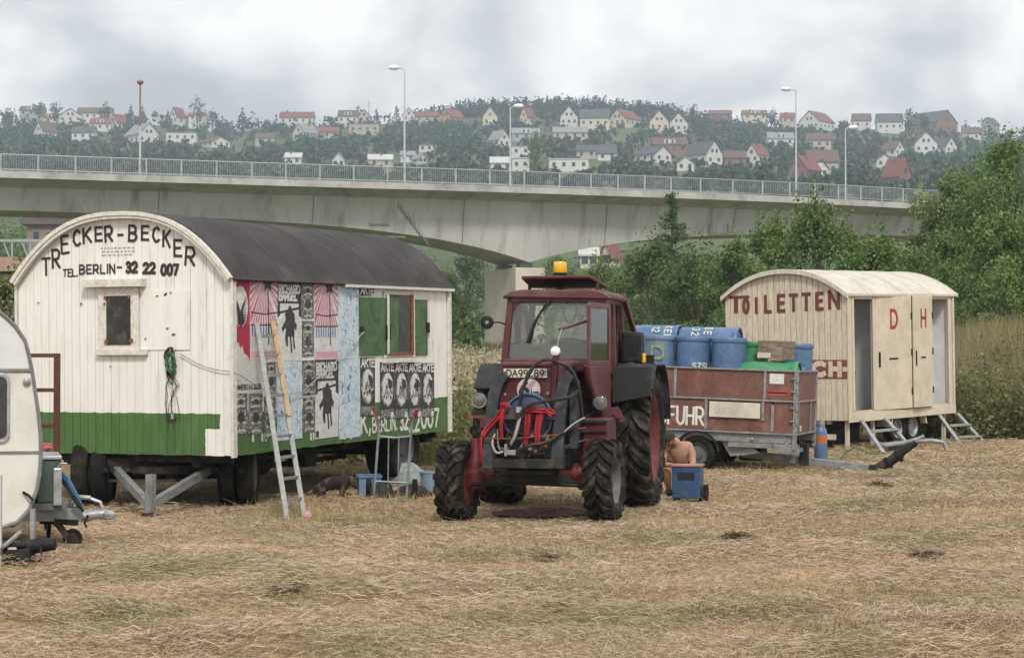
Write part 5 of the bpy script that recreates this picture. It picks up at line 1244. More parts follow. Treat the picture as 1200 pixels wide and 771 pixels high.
body = skin_body('body', dg_, Vd, Ed, Rd, 'dog_fur')
for sx, sy in ((.335,-.035),(.40,-.05)):
    MB().add([(sx-.035,sy,.33),(sx+.035,sy-.02,.33),(sx+.01,sy-.01,.43),(sx,sy+.04,.34)], [(0,1,2),(1,3,2),(3,0,2),(0,3,1)]).build('ear', 'dog_dark', dg_)
MB().lathe([(0,-.02),(.02,-.01),(.02,.01),(0,.02)], (.475,-.262,.178), 'y', 10).build('nose', 'dog_dark', dg_)
for e_ in (-.03,.03): MB().lathe([(0,-.012),(.011,0),(0,.012)], (.415+e_,-.195+e_*.35,.275), 'y', 8).build('eye', 'dog_dark', dg_)

# sack barrow with red grips
pm('grip_red', (.30,.045,.04), .55, .2, 8, 0); pm('barrow_steel', (.20,.23,.24), .5, .2, 8, .1, 50, metal=.3, dirt=rust, damt=.5)
g0 = ground_hit(462,588); s_b = F/g0.y; t = thing('sack_barrow', 'grey tubular sack barrow with red grips parked against the wagon', 'barrow', g0)
def bp_(px, py, dy=0): return Vector(((px-462)/s_b, dy, (588-py)/s_b))
MB().tube([bp_(439,584,-.1),bp_(443,512,.1),bp_(443,500,.12),bp_(437,482,.05)], .016, 8).build('side_tube', 'barrow_steel', t, smooth=True); MB().tube([bp_(477,586,-.1),bp_(481,514,.1),bp_(482,502,.12),bp_(488,483,.05)], .016, 8).build('side_tube', 'barrow_steel', t, smooth=True)
MB().tube([bp_(442,497,.12),bp_(437,480,.045)], .021, 8).build('grip', 'grip_red', t); MB().tube([bp_(483,499,.12),bp_(488.5,482,.045)], .021, 8).build('grip', 'grip_red', t)
MB().tube([bp_(443,514,.1),bp_(462,516,.11),bp_(481,514,.1)], .014, 8).build('cross_tube', 'barrow_steel', t); MB().tube([bp_(440,566,-.05),bp_(478,568,-.05)], .013, 8).build('cross_tube', 'barrow_steel', t)
for px in (455,467): MB().tube([bp_(px,584,-.08),bp_(px,516,.1)], .010, 6).build('inner_tube', 'barrow_steel', t)
MB().bx(tuple(bp_(442,587,-.38)), tuple(bp_(478,585,-.1))).build('toe_plate', 'barrow_steel', t)
for px in (432,486): wheel(t, bp_(px,576,.06), 0, .12, .06, 'barrow_steel', 'tyre')
# tub, crate, bundles
pm('tub_blue', (.10,.20,.35), .45, .12, 5, .05, 30, dirt=(.2,.22,.24), damt=.5); pm('tub_pale', (.21,.30,.38), .45, .1, 5, .05, 30, dirt=(.3,.31,.31), damt=.5); pm('cloth_pale', (.24,.28,.28), .85, .25, 6, .3, 25); pm('cloth_dark', (.03,.03,.032), .9, .3, 6, .3, 25)
def tub(lab, px, py, wpx, hpx, mat, name='tub', taper=.82, dz=0):
    g = ground_hit(px, py); s = F/g.y; t = thing(name, lab, name, g); r = wpx/s/2; h = hpx/s
    MB().lathe([(0,.0),(r*taper,0),(r*(taper+.02),.02),(r,h*.95),(r*1.06,h*.95),(r*1.06,h),(r*.97,h),(r*.95,h*.9),(r*taper*.95,.03),(0,.03)], (0,0,0), 'z', 28).build('shell', mat, t, smooth=True)
    P = []
    for i in range(13): a = PI*i/12; P.append((r*1.04*math.cos(a), -r*.3*math.sin(a)-.02, h*.93-h*.35*math.sin(a)))
    MB().tube(P, .005, 5).build('handle', 'steel_galv', t); return t
tub('pale blue plastic tub beside the tractor front wheel', 505, 583, 25, 27, 'tub_pale')
g = ground_hit(433,584); s = F/g.y; t = thing('crate', 'small blue crate next to the dog', 'crate', g, R(8)); w_, h_ = 26/s, 24/s
MB().bx((-w_/2,-.14,0),(w_/2,-.13,h_)).bx((-w_/2,.13,0),(w_/2,.14,h_)).bx((-w_/2,-.129,0),(-w_/2+.01,.129,h_)).bx((w_/2-.01,-.129,0),(w_/2,.129,h_)).bx((-w_/2+.011,-.129,0),(w_/2-.011,.129,.01)).build('walls', 'tub_blue', t)
MB().bx((-w_/2-.012,-.155,h_-.03),(w_/2+.012,-.142,h_+.004)).bx((-w_/2-.012,.142,h_-.03),(w_/2+.012,.155,h_+.004)).build('rim', 'tub_blue', t)
def bundle(name, lab, px, py, wx, wy, h, mat, seed):
    """crumpled cloth or bag"""
    g = ground_hit(px, py); bm = bmesh.new(); bmesh.ops.create_icosphere(bm, subdivisions=4, radius=1); rr = random.Random(seed)
    for v in bm.verts:
        c = v.co.copy(); k = 1+.28*(float(fbm(c.x*1.7+seed, c.y*1.7+c.z*1.3, seed))-.5)*2+.10*(float(fbm(c.x*5+seed, c.z*5+c.y*3, seed+5))-.5)*2
        v.co = Vector((c.x*wx*k, c.y*wy*k, max(-.1,c.z*k)*h+.02))
    me = bpy.data.meshes.new(name); bm.to_mesh(me); bm.free(); o = link(name, me, mat, None, smooth=True); o.location = g; tag(o, lab, 'bundle'); return o
bundle('cloth_bundle', 'pale greenish crumpled tarpaulin behind the sack barrow', 478, 572, .24, .15, .24, 'cloth_pale', 3)
bundle('tool_bag', 'dark slumped bag at the foot of the sack barrow', 449, 588, .13, .12, .19, 'cloth_dark', 5)
bundle('tool_bag', 'dark grey heap right of the sack barrow foot', 482, 585, .22, .13, .13, 'cloth_dark', 9)
bundle('crumpled_can', 'small crumpled red and white packet beside the ladder foot', 361, 606, .05, .05, .05, 'ink_rose', 12)
# blue barrel standing between wagon and tractor
# ================================================================== TRACTOR
pm('maroon', (.085,.013,.02), .5, .3, 4, .12, 40, dirt=(.13,.085,.07), damt=.75, dscale=3.5, spec=.5, coat=.15)
pm('maroon_dark', (.07,.012,.016), .5, .25, 4, .08, 50, dirt=(.10,.07,.06), damt=.5, dscale=4)
pm('axle_red', (.12,.018,.022), .5, .25, 6, .1, 50, dirt=(.10,.07,.05), damt=.6, dscale=6)
pm('fender_dark', (.016,.018,.020), .6, .25, 4, .12, 40, dirt=(.09,.085,.075), damt=.5, dscale=3)
pm('loader_grey', (.035,.040,.046), .6, .3, 5, .15, 40, spec=.3, dirt=(.12,.105,.085), damt=.7, dscale=5)
pm('engine_black', (.010,.010,.010), .65, .4, 7, .3, 30, dirt=(.11,.09,.07), damt=.5, dscale=7)
pm('plate_white', (.50,.48,.42), .6, .1, 12, 0, dirt=(.25,.2,.15), damt=.6, dscale=9)
pm('sticker', (.48,.42,.43), .6, .08, 8, 0, dirt=(.3,.22,.2), damt=.5, dscale=9)
pm('disc_blue', (.018,.036,.08), .5, .2, 5, .1, 40, dirt=(.09,.09,.09), damt=.6, dscale=5)
pm('hose', (.014,.014,.014), .55, .2, 8, 0, dirt=(.12,.11,.1), damt=.4, dscale=9)
pm('red_cloth', (.36,.02,.032), .75, .15, 6, .3, 30); pm('chrome', (.4,.4,.4), .18, .05, 5, 0, metal=1, grain=0); pm('lens', (.13,.135,.14), .12, .08, 15, .1, 60, spec=.7, grain=0); pm('white_knob', (.75,.75,.73), .3, .05, 5, 0, grain=0)
pm('amber', (.72,.40,.015), .22, .12, 9, 0, spec=.7, grain=0); pm('seat_black', (.01,.01,.011), .7, .2, 9, .2, 60); pm('grey_board', (.27,.26,.25), .8, .2, 6, .1, 30, dirt=(.15,.13,.12), damt=.5); pm('mirror_glass', (.25,.27,.28), .08, .05, 3, 0, metal=.8, grain=0)
pm('barrel_rim', (.06,.11,.20), .5, .2, 5, 0)
pm('green_bag', (.03,.32,.16), .5, .2, 6, 0)
glass_mat('cab_glass', (.9,.92,.91), .02, .035)
PH = R(11.5); TX, TD = .205, 21.4
tr = thing('tractor', 'dusty dark red farm tractor with loader frame, open door and amber beacon facing us', 'tractor', (TX,TD,0), -PH)
def tp(px, py, y):
    c, s = math.cos(PH), math.sin(PH); k = (px-600)/F
    x = (k*(TD+y*c)-TX-y*s)/(c+k*s); D = TD-x*s+y*c
    return Vector((x, y, CH-(py-428)/F*D))
def tbox(px0, py0, px1, py1, y0, y1): a, b = tp(px0,py0,y0), tp(px1,py1,y0); return MB().bx((a.x,y0,a.z),(b.x,y1,b.z))
# wheels
RW = wheel(tr, (.80,2.35,.79), 0, .79, .44, 'rim_red', 'tyre_muddy', lug=.035, rimr=.63, nl=22)
wheel(tr, (-.80,2.35,.79), PI, .79, .44, 'rim_red', 'tyre_muddy', lug=.035, rimr=.63, nl=22)
wheel(tr, (.77,0,.43), R(-4), .43, .30, 'rim_grey', 'tyre_muddy', lug=.026, rimr=.56, nl=18)
wheel(tr, (-.79,0,.405), R(176), .43, .30, 'rim_red', 'tyre_muddy', lug=.026, rimr=.56, nl=18)
for x in (-.30,.30): pass
# hub reductions on the front axle
for sg in (-1,1):
    MB().lathe([(0,-.1),(.10,-.1),(.125,-.06),(.125,.07),(.09,.1),(.09,.2),(.06,.26),(.06,.42)], (sg*.60,.02,.43), 'z', 20).build('final_drive', 'axle_red', tr, smooth=True)
    MB().lathe([(.085,-.14),(.085,0),(.11,.0),(.11,.05),(.085,.05),(.085,.12)], (sg*.44,.02,.50), 'x', 18).build('axle_sleeve', 'axle_red', tr, smooth=True)
MB().bar((-.5,.02,.48),(.5,.02,.48),.16,.18).build('front_axle', 'engine_black', tr, bevel=.02)
MB().tube([(-.62,-.16,.38),(0,-.2,.40),(.62,-.16,.38)], .02, 8).build('tie_rod', 'frame_black', tr)
MB().bar((-.62,2.35,.79),(.62,2.35,.79),.26,.26).build('rear_axle', 'engine_black', tr, bevel=.03)
# engine, gearbox
MB().bx((-.24,-.2,.52),(.24,1.1,1.0)).bx((-.2,1.1,.55),(.2,2.6,.98)).build('engine_block', 'engine_black', tr, bevel=.03)
MB().bx((.26,.25,.72),(.42,.8,.98)).bx((.25,.9,.7),(.5,1.25,1.02)).build('battery_box', 'engine_black', tr, bevel=.02)
MB().lathe([(0,0),(.08,0),(.08,.22),(.05,.25),(0,.25)], (.36,.15,.72), 'z', 16).build('oil_filter', 'engine_black', tr, smooth=True)
for k in range(6): MB().tube([(.26,.0+.13*k,.7+.03*k),(.40,.05+.12*k,.78+.02*k),(.38,.3+.1*k,.98),(.28,.5+.1*k,1.05)], .014, 6).build('fuel_pipe', 'frame_dark' if k % 2 else 'steel_galv', tr)
MB().lathe([(.0,0),(.035,0),(.035,.8),(.0,.8)], (.2,.55,1.5), 'z', 12)
# hood
a, b = tp(585,424,-.30), tp(652,505,-.30)
hp = [(a.x,b.z),(b.x,b.z),(b.x,a.z-.04),(b.x-.03,a.z),(a.x+.03,a.z),(a.x,a.z-.04)]
hood = MB().prism(hp, -.28, 1.12, 'xz').build('hood', 'maroon', tr, bevel=.015)
fr = tbox(586,426,651,503,-.305,-.281).build('grille_panel', 'maroon_dark', tr, bevel=.006)
for q in ((586,425,651,428.5),(586,499,651,503),(586,429,589,498.5),(647.5,429,651,498.5)): tbox(*q,-.325,-.306).build('grille_frame', 'maroon', fr, bevel=.004)
for px,py in ((592,462),(642,461),(592,494),(644,494)): q = tp(px,py,-.31); MB().lathe([(.016,0),(.014,.012),(0,.014)], (q.x,q.y,q.z), 'y', 10, rot=(PI,0,0)).build('bolt', 'steel_galv', fr)
pl = tbox(590,432,641,442.5,-.345,-.33).build('number_plate', 'plate_white', tr, bevel=.003)
q0, q1 = tp(594,441,-.346), tp(637,441,-.346); write(None, 'DA99Z89', (q0.x,-.3455,q0.z), (1,0,0), (0,0,1), (0,-1,0), .066, .013, gap=.22, lift=.0005, width=q1.x-q0.x, obj=('black_paint',pl))
for px in (592,639):
    for py in (436,439.5): q = tp(px,py,-.347); MB().box((q.x,-.347,q.z),(.014,.004,.014)).build('rivet', 'black_paint', pl)
q = tp(619.5,456.5,-.33); st = MB().lathe([(0,0),(.122,0),(.122,.012),(0,.012)], (q.x,-.330,q.z), 'y', 36).build('speed_disc', 'sticker', tr)
mb = MB(); put_glyph(mb, '6', (q.x-.085,-.3315,q.z-.075), Vector((1,0,0)), Vector((0,0,1)), Vector((0,-1,0)), .15, .034, .8, .001); mb.build('letter', 'black_paint', st, fix=False)
write(None, 'km', (q.x+.03,-.3315,q.z-.06), (1,0,0), (0,0,1), (0,-1,0), .06, .011, lift=.001, width=.075, obj=('black_paint',st))
# radiator drum: round blue cover behind the cross bar
q = tp(619,487,-.36); MB().lathe([(0,.0),(.20,.0),(.215,.01),(.235,.01),(.245,.03),(.245,.12)], (q.x,-.36,q.z-.02), 'y', 40).build('blue_drum', 'disc_blue', tr, smooth=True)
MB().lathe([(.238,-.016),(.256,-.012),(.256,.03),(.238,.03)], (q.x,-.36,q.z-.02), 'y', 40, closed=True).build('drum_rim', 'barrel_rim', tr, smooth=True)
# loader frame: two bent posts, cross bars
def post(pts, y, w, th):
    """flat curved plate from outline centre line in pixels"""
    L_, R_ = [], []
    P = [tp(px,py,y) for px,py in pts]
    for i,p in enumerate(P):
        d = (P[min(i+1,len(P)-1)]-P[max(i-1,0)]); d.y = 0; d.normalize(); n = Vector((d.z,0,-d.x)); ww = w[i] if isinstance(w,list) else w
        L_.append((p.x+n.x*ww/2,p.z+n.z*ww/2)); R_.append((p.x-n.x*ww/2,p.z-n.z*ww/2))
    return MB().prism(L_+R_[::-1], y, y+th, 'xz')
post([(571,549),(573,520),(575,490),(578,465),(583,448),(592,438)], -.42, [.125,.12,.12,.125,.12,.09], .14).build('loader_post', 'loader_grey', tr, bevel=.008)
post([(652,549),(653,520),(655,490),(657,465),(661,447),(668,438)], -.42, [.135,.12,.115,.12,.125,.1], .14).build('loader_post', 'loader_grey', tr, bevel=.008)
MB().bar(tp(668,440,-.35), tp(672,500,.45), .1, .12).build('loader_brace', 'loader_grey', tr, bevel=.006); MB().bar(tp(588,440,-.35), tp(600,500,.45), .1, .12).build('loader_brace', 'loader_grey', tr, bevel=.006)
MB().bx((tp(667,0,-.3).x,-.3,tp(0,520,-.3).z),(tp(676,0,-.3).x,-.12,tp(0,445,-.3).z)).build('loader_plate', 'loader_grey', tr, bevel=.006)
tbox(579,480,651,492,-.45,-.40).build('upper_cross_bar', 'loader_grey', tr, bevel=.008)
tbox(577,537,650,549,-.45,-.36).build('lower_cross_bar', 'frame_dark', tr, bevel=.008)
MB().add([tp(636,481,-.46),tp(650,481,-.46),tp(650,505,-.46)], [(0,1,2)])
tbox(578,551,650,556,-.3,.0).build('front_support', 'engine_black', tr, bevel=.01)
MB().tube([tp(566,513,-.47),tp(600,514,-.47),tp(655,509,-.47)], .007, 6).build('wire', 'rust_bit', tr)
MB().tube([tp(652,410,-.38),tp(651,430,-.38),tp(649,470,-.36)], .035, 10).build('standpipe', 'maroon_dark', tr)
# hoses
def hose(P, r, name='hose', mat='hose'):
    V = [Vector(p) for p in P]; V = [V[0]+(V[0]-V[1])]+V+[V[-1]+(V[-1]-V[-2])]; o = []
    for i in range(1,len(V)-2):
        for k in range(8):
            t = k/8; p0,p1,p2,p3 = V[i-1:i+3]; o.append(.5*((2*p1)+(p2-p0)*t+(2*p0-5*p1+4*p2-p3)*t*t+(3*p1-p0-3*p2+p3)*t**3))
    o.append(V[-2]); return MB().tube(o, r, 8).build(name, mat, tr, smooth=True)
hose([tp(608,484,-.50),tp(611,462,-.52),tp(619,440,-.52),tp(630,425,-.50),tp(643,421,-.45),tp(652,424,-.42)], .019)
hose([tp(653,424,-.44),tp(666,430,-.42),tp(676,448,-.36),tp(680,470,-.3),tp(682,492,-.2)], .022)
hose([tp(597,522,-.5),tp(604,505,-.53),tp(610,485,-.55),tp(622,474,-.56),tp(645,469,-.54),tp(668,465,-.48),tp(677,458,-.4)], .020)
hose([tp(598,521,-.5),tp(603,512,-.55),tp(607,498,-.55),tp(610,484,-.54)], .017, mat='cable_white')
hose([tp(604,530,-.46),tp(620,522,-.5),tp(640,518,-.48),tp(662,505,-.42),tp(672,500,-.3)], .02); hose([tp(580,508,-.44),tp(577,520,-.47),tp(582,530,-.47),tp(590,529,-.46)], .012, mat='cable_white')
hose([tp(655,512,-.44),tp(670,498,-.42),tp(685,489,-.3)], .008, mat='cable_white')
tbox(594,527,604,533,-.5,-.46).build('coupling', 'steel_galv', tr, bevel=.004); tbox(591,520,594,534,-.49,-.46).build('coupling', 'steel_galv', tr)
MB().lathe([(.03,-.03),(.03,.03)], tp(608,480,-.52), 'z', 10).build('hose_clip', 'cable_white', tr)
mb = MB(); p0, p1 = tp(671,470,-.13), tp(667,492,-.13); mb.bar(p0,p1,.025,.02).bar(tp(665,474,-.135),tp(675,473,-.135),.03,.02); mb.build('valve_key', 'chrome', tr)
# smaller lines, clamps and fittings that clutter the nose
rc = random.Random(4)
for k in range(14):
    x0, x1 = rc.uniform(582,648), rc.uniform(590,690); y0, y1 = rc.uniform(496,534), rc.uniform(486,540); dy = rc.uniform(-.40,-.3)
    hose([tp(x0,y0,dy),tp((x0+x1)/2+rc.uniform(-8,8),max(y0,y1)+rc.uniform(-4,10),dy-.03),tp(x1,y1,dy+.1)], rc.uniform(.006,.014), 'oil_line', rc.choice(['hose','hose','frame_dark','steel_galv','axle_red']))
for k in range(16): q = tp(rc.uniform(600,648), rc.uniform(508,535), -.38); MB().lathe([(.02,-.02),(.024,0),(.02,.02),(0,.022)], q, rc.choice('xyz'), 8).build('fitting', rc.choice(['frame_dark','steel_galv','rust_bit','engine_black']), tr)
tbox(594,498,646,536,-.355,-.31).build('radiator_core', 'engine_black', tr)
# headlamps
for px,py,y in ((562,469,.35),(703,471,.45)):
    c = tp(px,py,y); hl_ = MB().lathe([(0,.13),(.04,.12),(.066,.07),(.076,.0),(.079,-.012),(.07,-.016)], (c.x,c.y,c.z), 'y', 26).build('headlamp', 'engine_black' if px < 600 else 'frame_dark', tr, smooth=True)
    MB().lathe([(.070,-.010),(.081,-.010),(.081,-.024),(.070,-.024)], (c.x,c.y,c.z), 'y', 26, closed=True).build('lamp_ring', 'chrome', hl_, smooth=True)
    MB().lathe([(.071,-.014),(.054,-.024),(0,-.032)], (c.x,c.y,c.z), 'y', 26).build('lamp_lens', 'lens', hl_, smooth=True)
    MB().bar((c.x,c.y+.08,c.z-.05),(c.x*.75,c.y+.12,c.z-.16),.04,.03).bar((c.x*.75,c.y+.12,c.z-.16),(c.x*.45,c.y+.2,c.z-.16),.04,.03).build('lamp_bracket', 'frame_dark', tr)
c = tp(562,486,.4); MB().box((c.x-.02,c.y,c.z-.02),(.2,.03,.03)).build('side_bracket', 'rust_bit', tr); MB().box((c.x+.07,c.y,c.z-.09),(.12,.05,.09)).build('side_marker', 'axle_red', tr)
MB().bx((tp(683,0,.3).x,.25,tp(0,520,.3).z),(tp(712,0,.3).x,.9,tp(0,486,.3).z)).build('side_toolbox', 'maroon_dark', tr, bevel=.02)
for k in range(3): MB().bx((tp(680,0,.22).x,.22,1.02-.1*k),(tp(712,0,.22).x,.25,1.04-.1*k)).build('side_grille_bar', 'frame_dark', tr)
# cab
yf, yr = 1.15, 2.5
FLb, FLt = tp(591,428,yf), tp(599,350.5,yf); FRb, FRt = tp(709,428,yf), tp(708,350.5,yf)
xl, xr = FLb.x, FRb.x; zt, zb_ = FLt.z, FLb.z
RLb, RRb = Vector((xl+.0,yr,zb_)), Vector((xr,yr,zb_)); RLt, RRt = Vector((xl+.08,yr-.12,zt)), Vector((xr-.03,yr-.12,zt))
pillar = lambda a, b, w=.075, name='pillar': MB().bar(a, b, w, w, up=(0,1,0)).build(name, 'maroon', tr, bevel=.014)
pillar(FLb, FLt); pillar(FRb, FRt); pillar(RLb, RLt); pillar(RRb, RRt)
pillar(Vector((xr,1.78,zb_-.1)), Vector((xr-.02,1.75,zt)), .07); pillar(Vector((xl,1.78,zb_)), Vector((xl+.06,1.75,zt)), .07)
pillar(FLb+Vector((0,0,.02)), FRb+Vector((0,0,.02)), .10, 'windscreen_sill'); pillar(FLt, FRt, .09, 'windscreen_header'); pillar(RLt, RRt, .07, 'rear_header'); pillar(RLb, RRb, .09, 'rear_sill')
for A_,B_ in ((FLt,RLt),(FRt,RRt)): pillar(A_, B_, .08, 'roof_rail')
# rounded inner corners of the windscreen frame
for c0, dx, dz in ((FLt,1,-1),(FRt,-1,-1),(FLb,1,1),(FRb,-1,1)):
    P = [(c0.x+dx*.03,c0.z+dz*.035)]+[(c0.x+dx*(.03+.12-.12*math.sin(R(t))), c0.z+dz*(.035+.12-.12*math.cos(R(t)))) for t in range(0,91,15)]
    MB().prism(P, yf-.03, yf+.03, 'xz').build('frame_corner', 'maroon', tr)
ws = [(FLb.x+.03,FLb.z+.05),(FRb.x-.03,FRb.z+.05),(FRt.x-.03,FRt.z-.03),(FLt.x+.03,FLt.z-.03)]
MB().prism(ws, yf-.004, yf+.004, 'xz').build('windscreen', 'cab_glass', tr)
MB().prism([(RLb.x+.03,zb_),(RRb.x-.03,zb_),(RRt.x-.03,zt),(RLt.x+.03,zt)], yr-.06, yr-.052, 'xz').build('rear_window', 'cab_glass', tr)
MB().prism([(1.82,zb_),(yr-.04,zb_),(yr-.15,zt-.04),(1.8,zt-.04)], xr-.02, xr-.014, 'yz').build('side_window', 'cab_glass', tr)
MB().prism([(yf+.05,zb_),(yr-.04,zb_),(yr-.15,zt-.04),(yf+.05,zt-.04)], xl+.03, xl+.036, 'yz').build('side_window', 'cab_glass', tr)
# lower cab walls
MB().bx((xl,yf-.02,zb_-.06),(xr,yf+.05,1.05)).build('firewall', 'maroon_dark', tr); MB().bx((xl-.01,1.8,zb_-.03),(xl+.04,yr,1.1)).build('cab_side', 'maroon', tr); MB().bx((xr-.04,1.8,zb_-.03),(xr+.02,yr,1.1)).build('cab_side', 'maroon', tr); MB().bx((xl,yf,1.0),(xr,yr,1.05)).build('cab_floor', 'engine_black', tr)
tbox(640,421,692,437,.85,1.12).build('cowl', 'maroon', tr, bevel=.04)
MB().bx((xl+.05,yr-.04,zb_-.05),(xr-.05,yr,1.1)).build('cab_back', 'maroon_dark', tr)
# roof: ribbed cap, raised hatch
rw = .055; P = []
mb = MB(); n_ = 12
prof = [(xl+.0,zt+.0),(xl+.01,zt+.04),(xl+.09,zt+.08),(xl+.2,zt+.095),(xr-.17,zt+.095),(xr-.04,zt+.08),(xr+.05,zt+.04),(xr+.07,zt-.0),(xr+.03,zt-.01),(xl+.03,zt+.02)]
mb.prism(prof, yf-.11, yr-.06, 'xz').build('roof', 'maroon', tr, bevel=.02)
for k in range(7): y = yf+.06+k*.18; MB().prism([(a_+(.012 if a_ > 0 else -.012),b_+.012) for a_,b_ in prof[:8]]+prof[8:], y, y+.06, 'xz').build('roof_rib', 'maroon', tr, bevel=.01)
h0, h1 = tp(611,327,1.15), tp(692,326,1.15); h2, h3 = tp(622,338,1.85), tp(712,338,1.85)
MB().add([h0,h1,h3,h2]+[p+Vector((0,0,.035)) for p in (h0,h1,h3,h2)], [(3,2,1,0),(4,5,6,7),(0,1,5,4),(1,2,6,5),(2,3,7,6),(3,0,4,7)]).build('roof_hatch', 'maroon_dark', tr, bevel=.01)
for px in (620,700): a_ = tp(px,338,1.25); MB().bar((a_.x,1.28,zt+.1),(a_.x,1.28,a_.z+.07),.03,.03).build('hatch_stay', 'frame_dark', tr)
# beacon
c = tp(656.5,325,1.75); bc = MB().lathe([(0,0),(.085,0),(.085,.035),(.07,.04),(.07,.05)], (c.x,c.y,c.z), 'z', 24).build('beacon_base', 'frame_black', tr, smooth=True)
MB().bar((c.x,c.y,zt+.05),(c.x,c.y,c.z+.01),.08).build('beacon_post', 'maroon_dark', tr)
MB().lathe([(.072,.05),(.078,.06),(.074,.16),(.066,.175),(0,.178)], (c.x,c.y,c.z), 'z', 24).build('beacon_dome', 'amber', bc, smooth=True)
# interior
MB().lathe([(.19,-.012),(.205,0),(.19,.012),(.175,0)], tp(664,408,1.5)+Vector((0,0,-.06)), 'z', 28, rot=(R(62),0,0), closed=True).build('steering_wheel', 'seat_black', tr, smooth=True); MB().bar(tp(664,412,1.52), tp(662,470,1.3), .04, .04).build('steering_column', 'seat_black', tr)
MB().bx((-.25,2.0,1.35),(.2,2.4,1.5)).build('seat', 'seat_black', tr, bevel=.05); MB().bx((-.25,2.36,1.5),(.2,2.46,1.92)).build('seat_back', 'seat_black', tr, bevel=.05)
tbox(598,404,652,423,1.25,1.27).build('dash_board', 'grey_board', tr, bevel=.004)
MB().tube([tp(601,366,1.4),tp(606,380,1.4),tp(607,398,1.4),tp(603,405,1.4)], .035, 10).build('cab_hose', 'maroon_dark', tr, smooth=True)
hose([tp(633,404,1.3),tp(636,396,1.32),tp(638,394,1.32),tp(634,392,1.32)], .01, 'hand_tool'); MB().bar(tp(634,405,1.3),tp(632,392,1.3),.02,.02).build('tool_handle', 'ladder_wood', tr)
P = [tp(668+8*math.cos(R(a)),358+18*max(-1,min(1,math.sin(R(a))))*(-1) if False else 362-16*math.sin(R(a)),1.9) for a in range(0,-181,-20)]; MB().tube([tp(660,350,1.9)]+P[::-1]+[tp(676,350,1.9)], .012, 6).build('hanging_loop', 'steel_galv', tr)
tbox(662,350,686,356,1.6,1.63).build('sun_visor', 'seat_black', tr)
MB().tube([tp(649,347,1.09),tp(633,368,1.08),tp(624,388,1.08)], .008, 6).build('wiper', 'cable_black', tr); MB().tube([tp(640,356,1.085),tp(626,378,1.075),tp(617,402,1.075)], .014, 6).build('wiper_blade', 'cable_black', tr)
# round mirror on its stalk
c = tp(571,378,1.0); MB().tube([tp(592,380,1.12),tp(585,377.5,1.06),(c.x+.02,c.y,c.z)], .009, 6).build('mirror_stalk', 'frame_black', tr); mr_ = MB().lathe([(0,.035),(.05,.03),(.072,.005),(.074,-.01),(.066,-.012)], (c.x,c.y,c.z), 'y', 24).build('mirror', 'frame_black', tr, smooth=True); MB().lathe([(.066,-.011),(0,-.013)], (c.x,c.y,c.z), 'y', 24).build('mirror_face', 'engine_black', mr_); MB().lathe([(.02,-.02),(0,-.025)], (c.x,c.y,c.z), 'y', 10).build('mirror_hub', 'steel_galv', mr_)
c = tp(651,411.5,-.38); MB().lathe([(0,.05),(.035,.045),(.052,.0),(.046,-.03),(.02,-.045),(0,-.047)], (c.x,c.y,c.z), 'y', 22).build('round_lamp', 'white_knob', tr, smooth=True)
MB().tube([tp(653,405,-.36),tp(655,395,-.2),tp(658,386,.0)], .007, 6).build('thin_rod', 'steel_galv', tr); MB().tube([tp(656,386,.0),tp(688,376,.5)], .016, 8).build('arm_rod', 'maroon', tr)
# open door: hinged at the front pillar and swung right forward
def door_pt(u, z, o=0): # u 0 at hinge .. 1 at free edge
    A_ = Vector((xr+.05,yf-.0,0)); B_ = Vector((tp(689,0,.38).x,.38,0)); p = A_.lerp(B_, u); n = (B_-A_).normalized().cross(Vector((0,0,1))); return Vector((p.x,p.y,z))+n*o
def door_prism(P, t0=-.015, t1=.015):
    n = len(P); return MB().add([door_pt(u,z,t0) for u,z in P]+[door_pt(u,z,t1) for u,z in P], [tuple(range(n)), tuple(reversed(range(n,2*n)))]+[(i,(i+1)%n,n+(i+1)%n,n+i) for i in range(n)])
zd = zt-.06; zs = zb_+.0
for nm, P in (('door_frame',[(0,zs),(.08,zs),(.08,zd),(0,zd)]),('door_frame',[(.92,zs),(1,zs),(1,zd-.03),(.92,zd)]),('door_frame',[(.081,zd-.06),(.919,zd-.06),(.919,zd),(.081,zd)]),('door_frame',[(.081,zs),(.919,zs),(.919,zs+.05),(.081,zs+.05)])):
    door_prism(P).build(nm, 'maroon', tr, bevel=.005)
door_prism([(.08,zs+.05),(.92,zs+.05),(.92,zd-.06),(.08,zd-.06)], -.003, .003).build('door_glass', 'cab_glass', tr)
arcp = [(1-.0*t,zs-.001) for t in (0,)]+[(1.0-.72*(t/8)**1.2, zs-.60*(t/8)**.8) for t in range(1,9)]
door_prism([(0,zs-.001)]+arcp+[(.2,zs-.62),(0,zs-.62)]).build('door_panel', 'maroon', tr, bevel=.005)
P = [door_pt(u,z,.02) for u,z in arcp]; MB().tube(P, .03, 8).build('door_edge', 'maroon_dark', tr, smooth=True)
hose([door_pt(.75,zs-.08,.03),door_pt(.55,zs-.09,.06),door_pt(.5,zs-.15,.05)], .012, 'door_handle')
MB().bx((xr-.02,yf-.25,1.0),(xr+.2,yf+.05,1.04)).build('step', 'maroon', tr, bevel=.01); MB().add([tp(714,478,.85),tp(724,476,.85),tp(731,489,.85),tp(722,491,.85)]+[tp(714,478,1.0),tp(724,476,1.0),tp(731,489,1.0),tp(722,491,1.0)], [(0,1,2,3),(7,6,5,4),(0,4,5,1),(1,5,6,2),(2,6,7,3),(3,7,4,0)]).build('step_guard', 'maroon', tr, bevel=.006)
tbox(684,432,700,470,.9,1.1).build('side_tank', 'fender_dark', tr, bevel=.03)
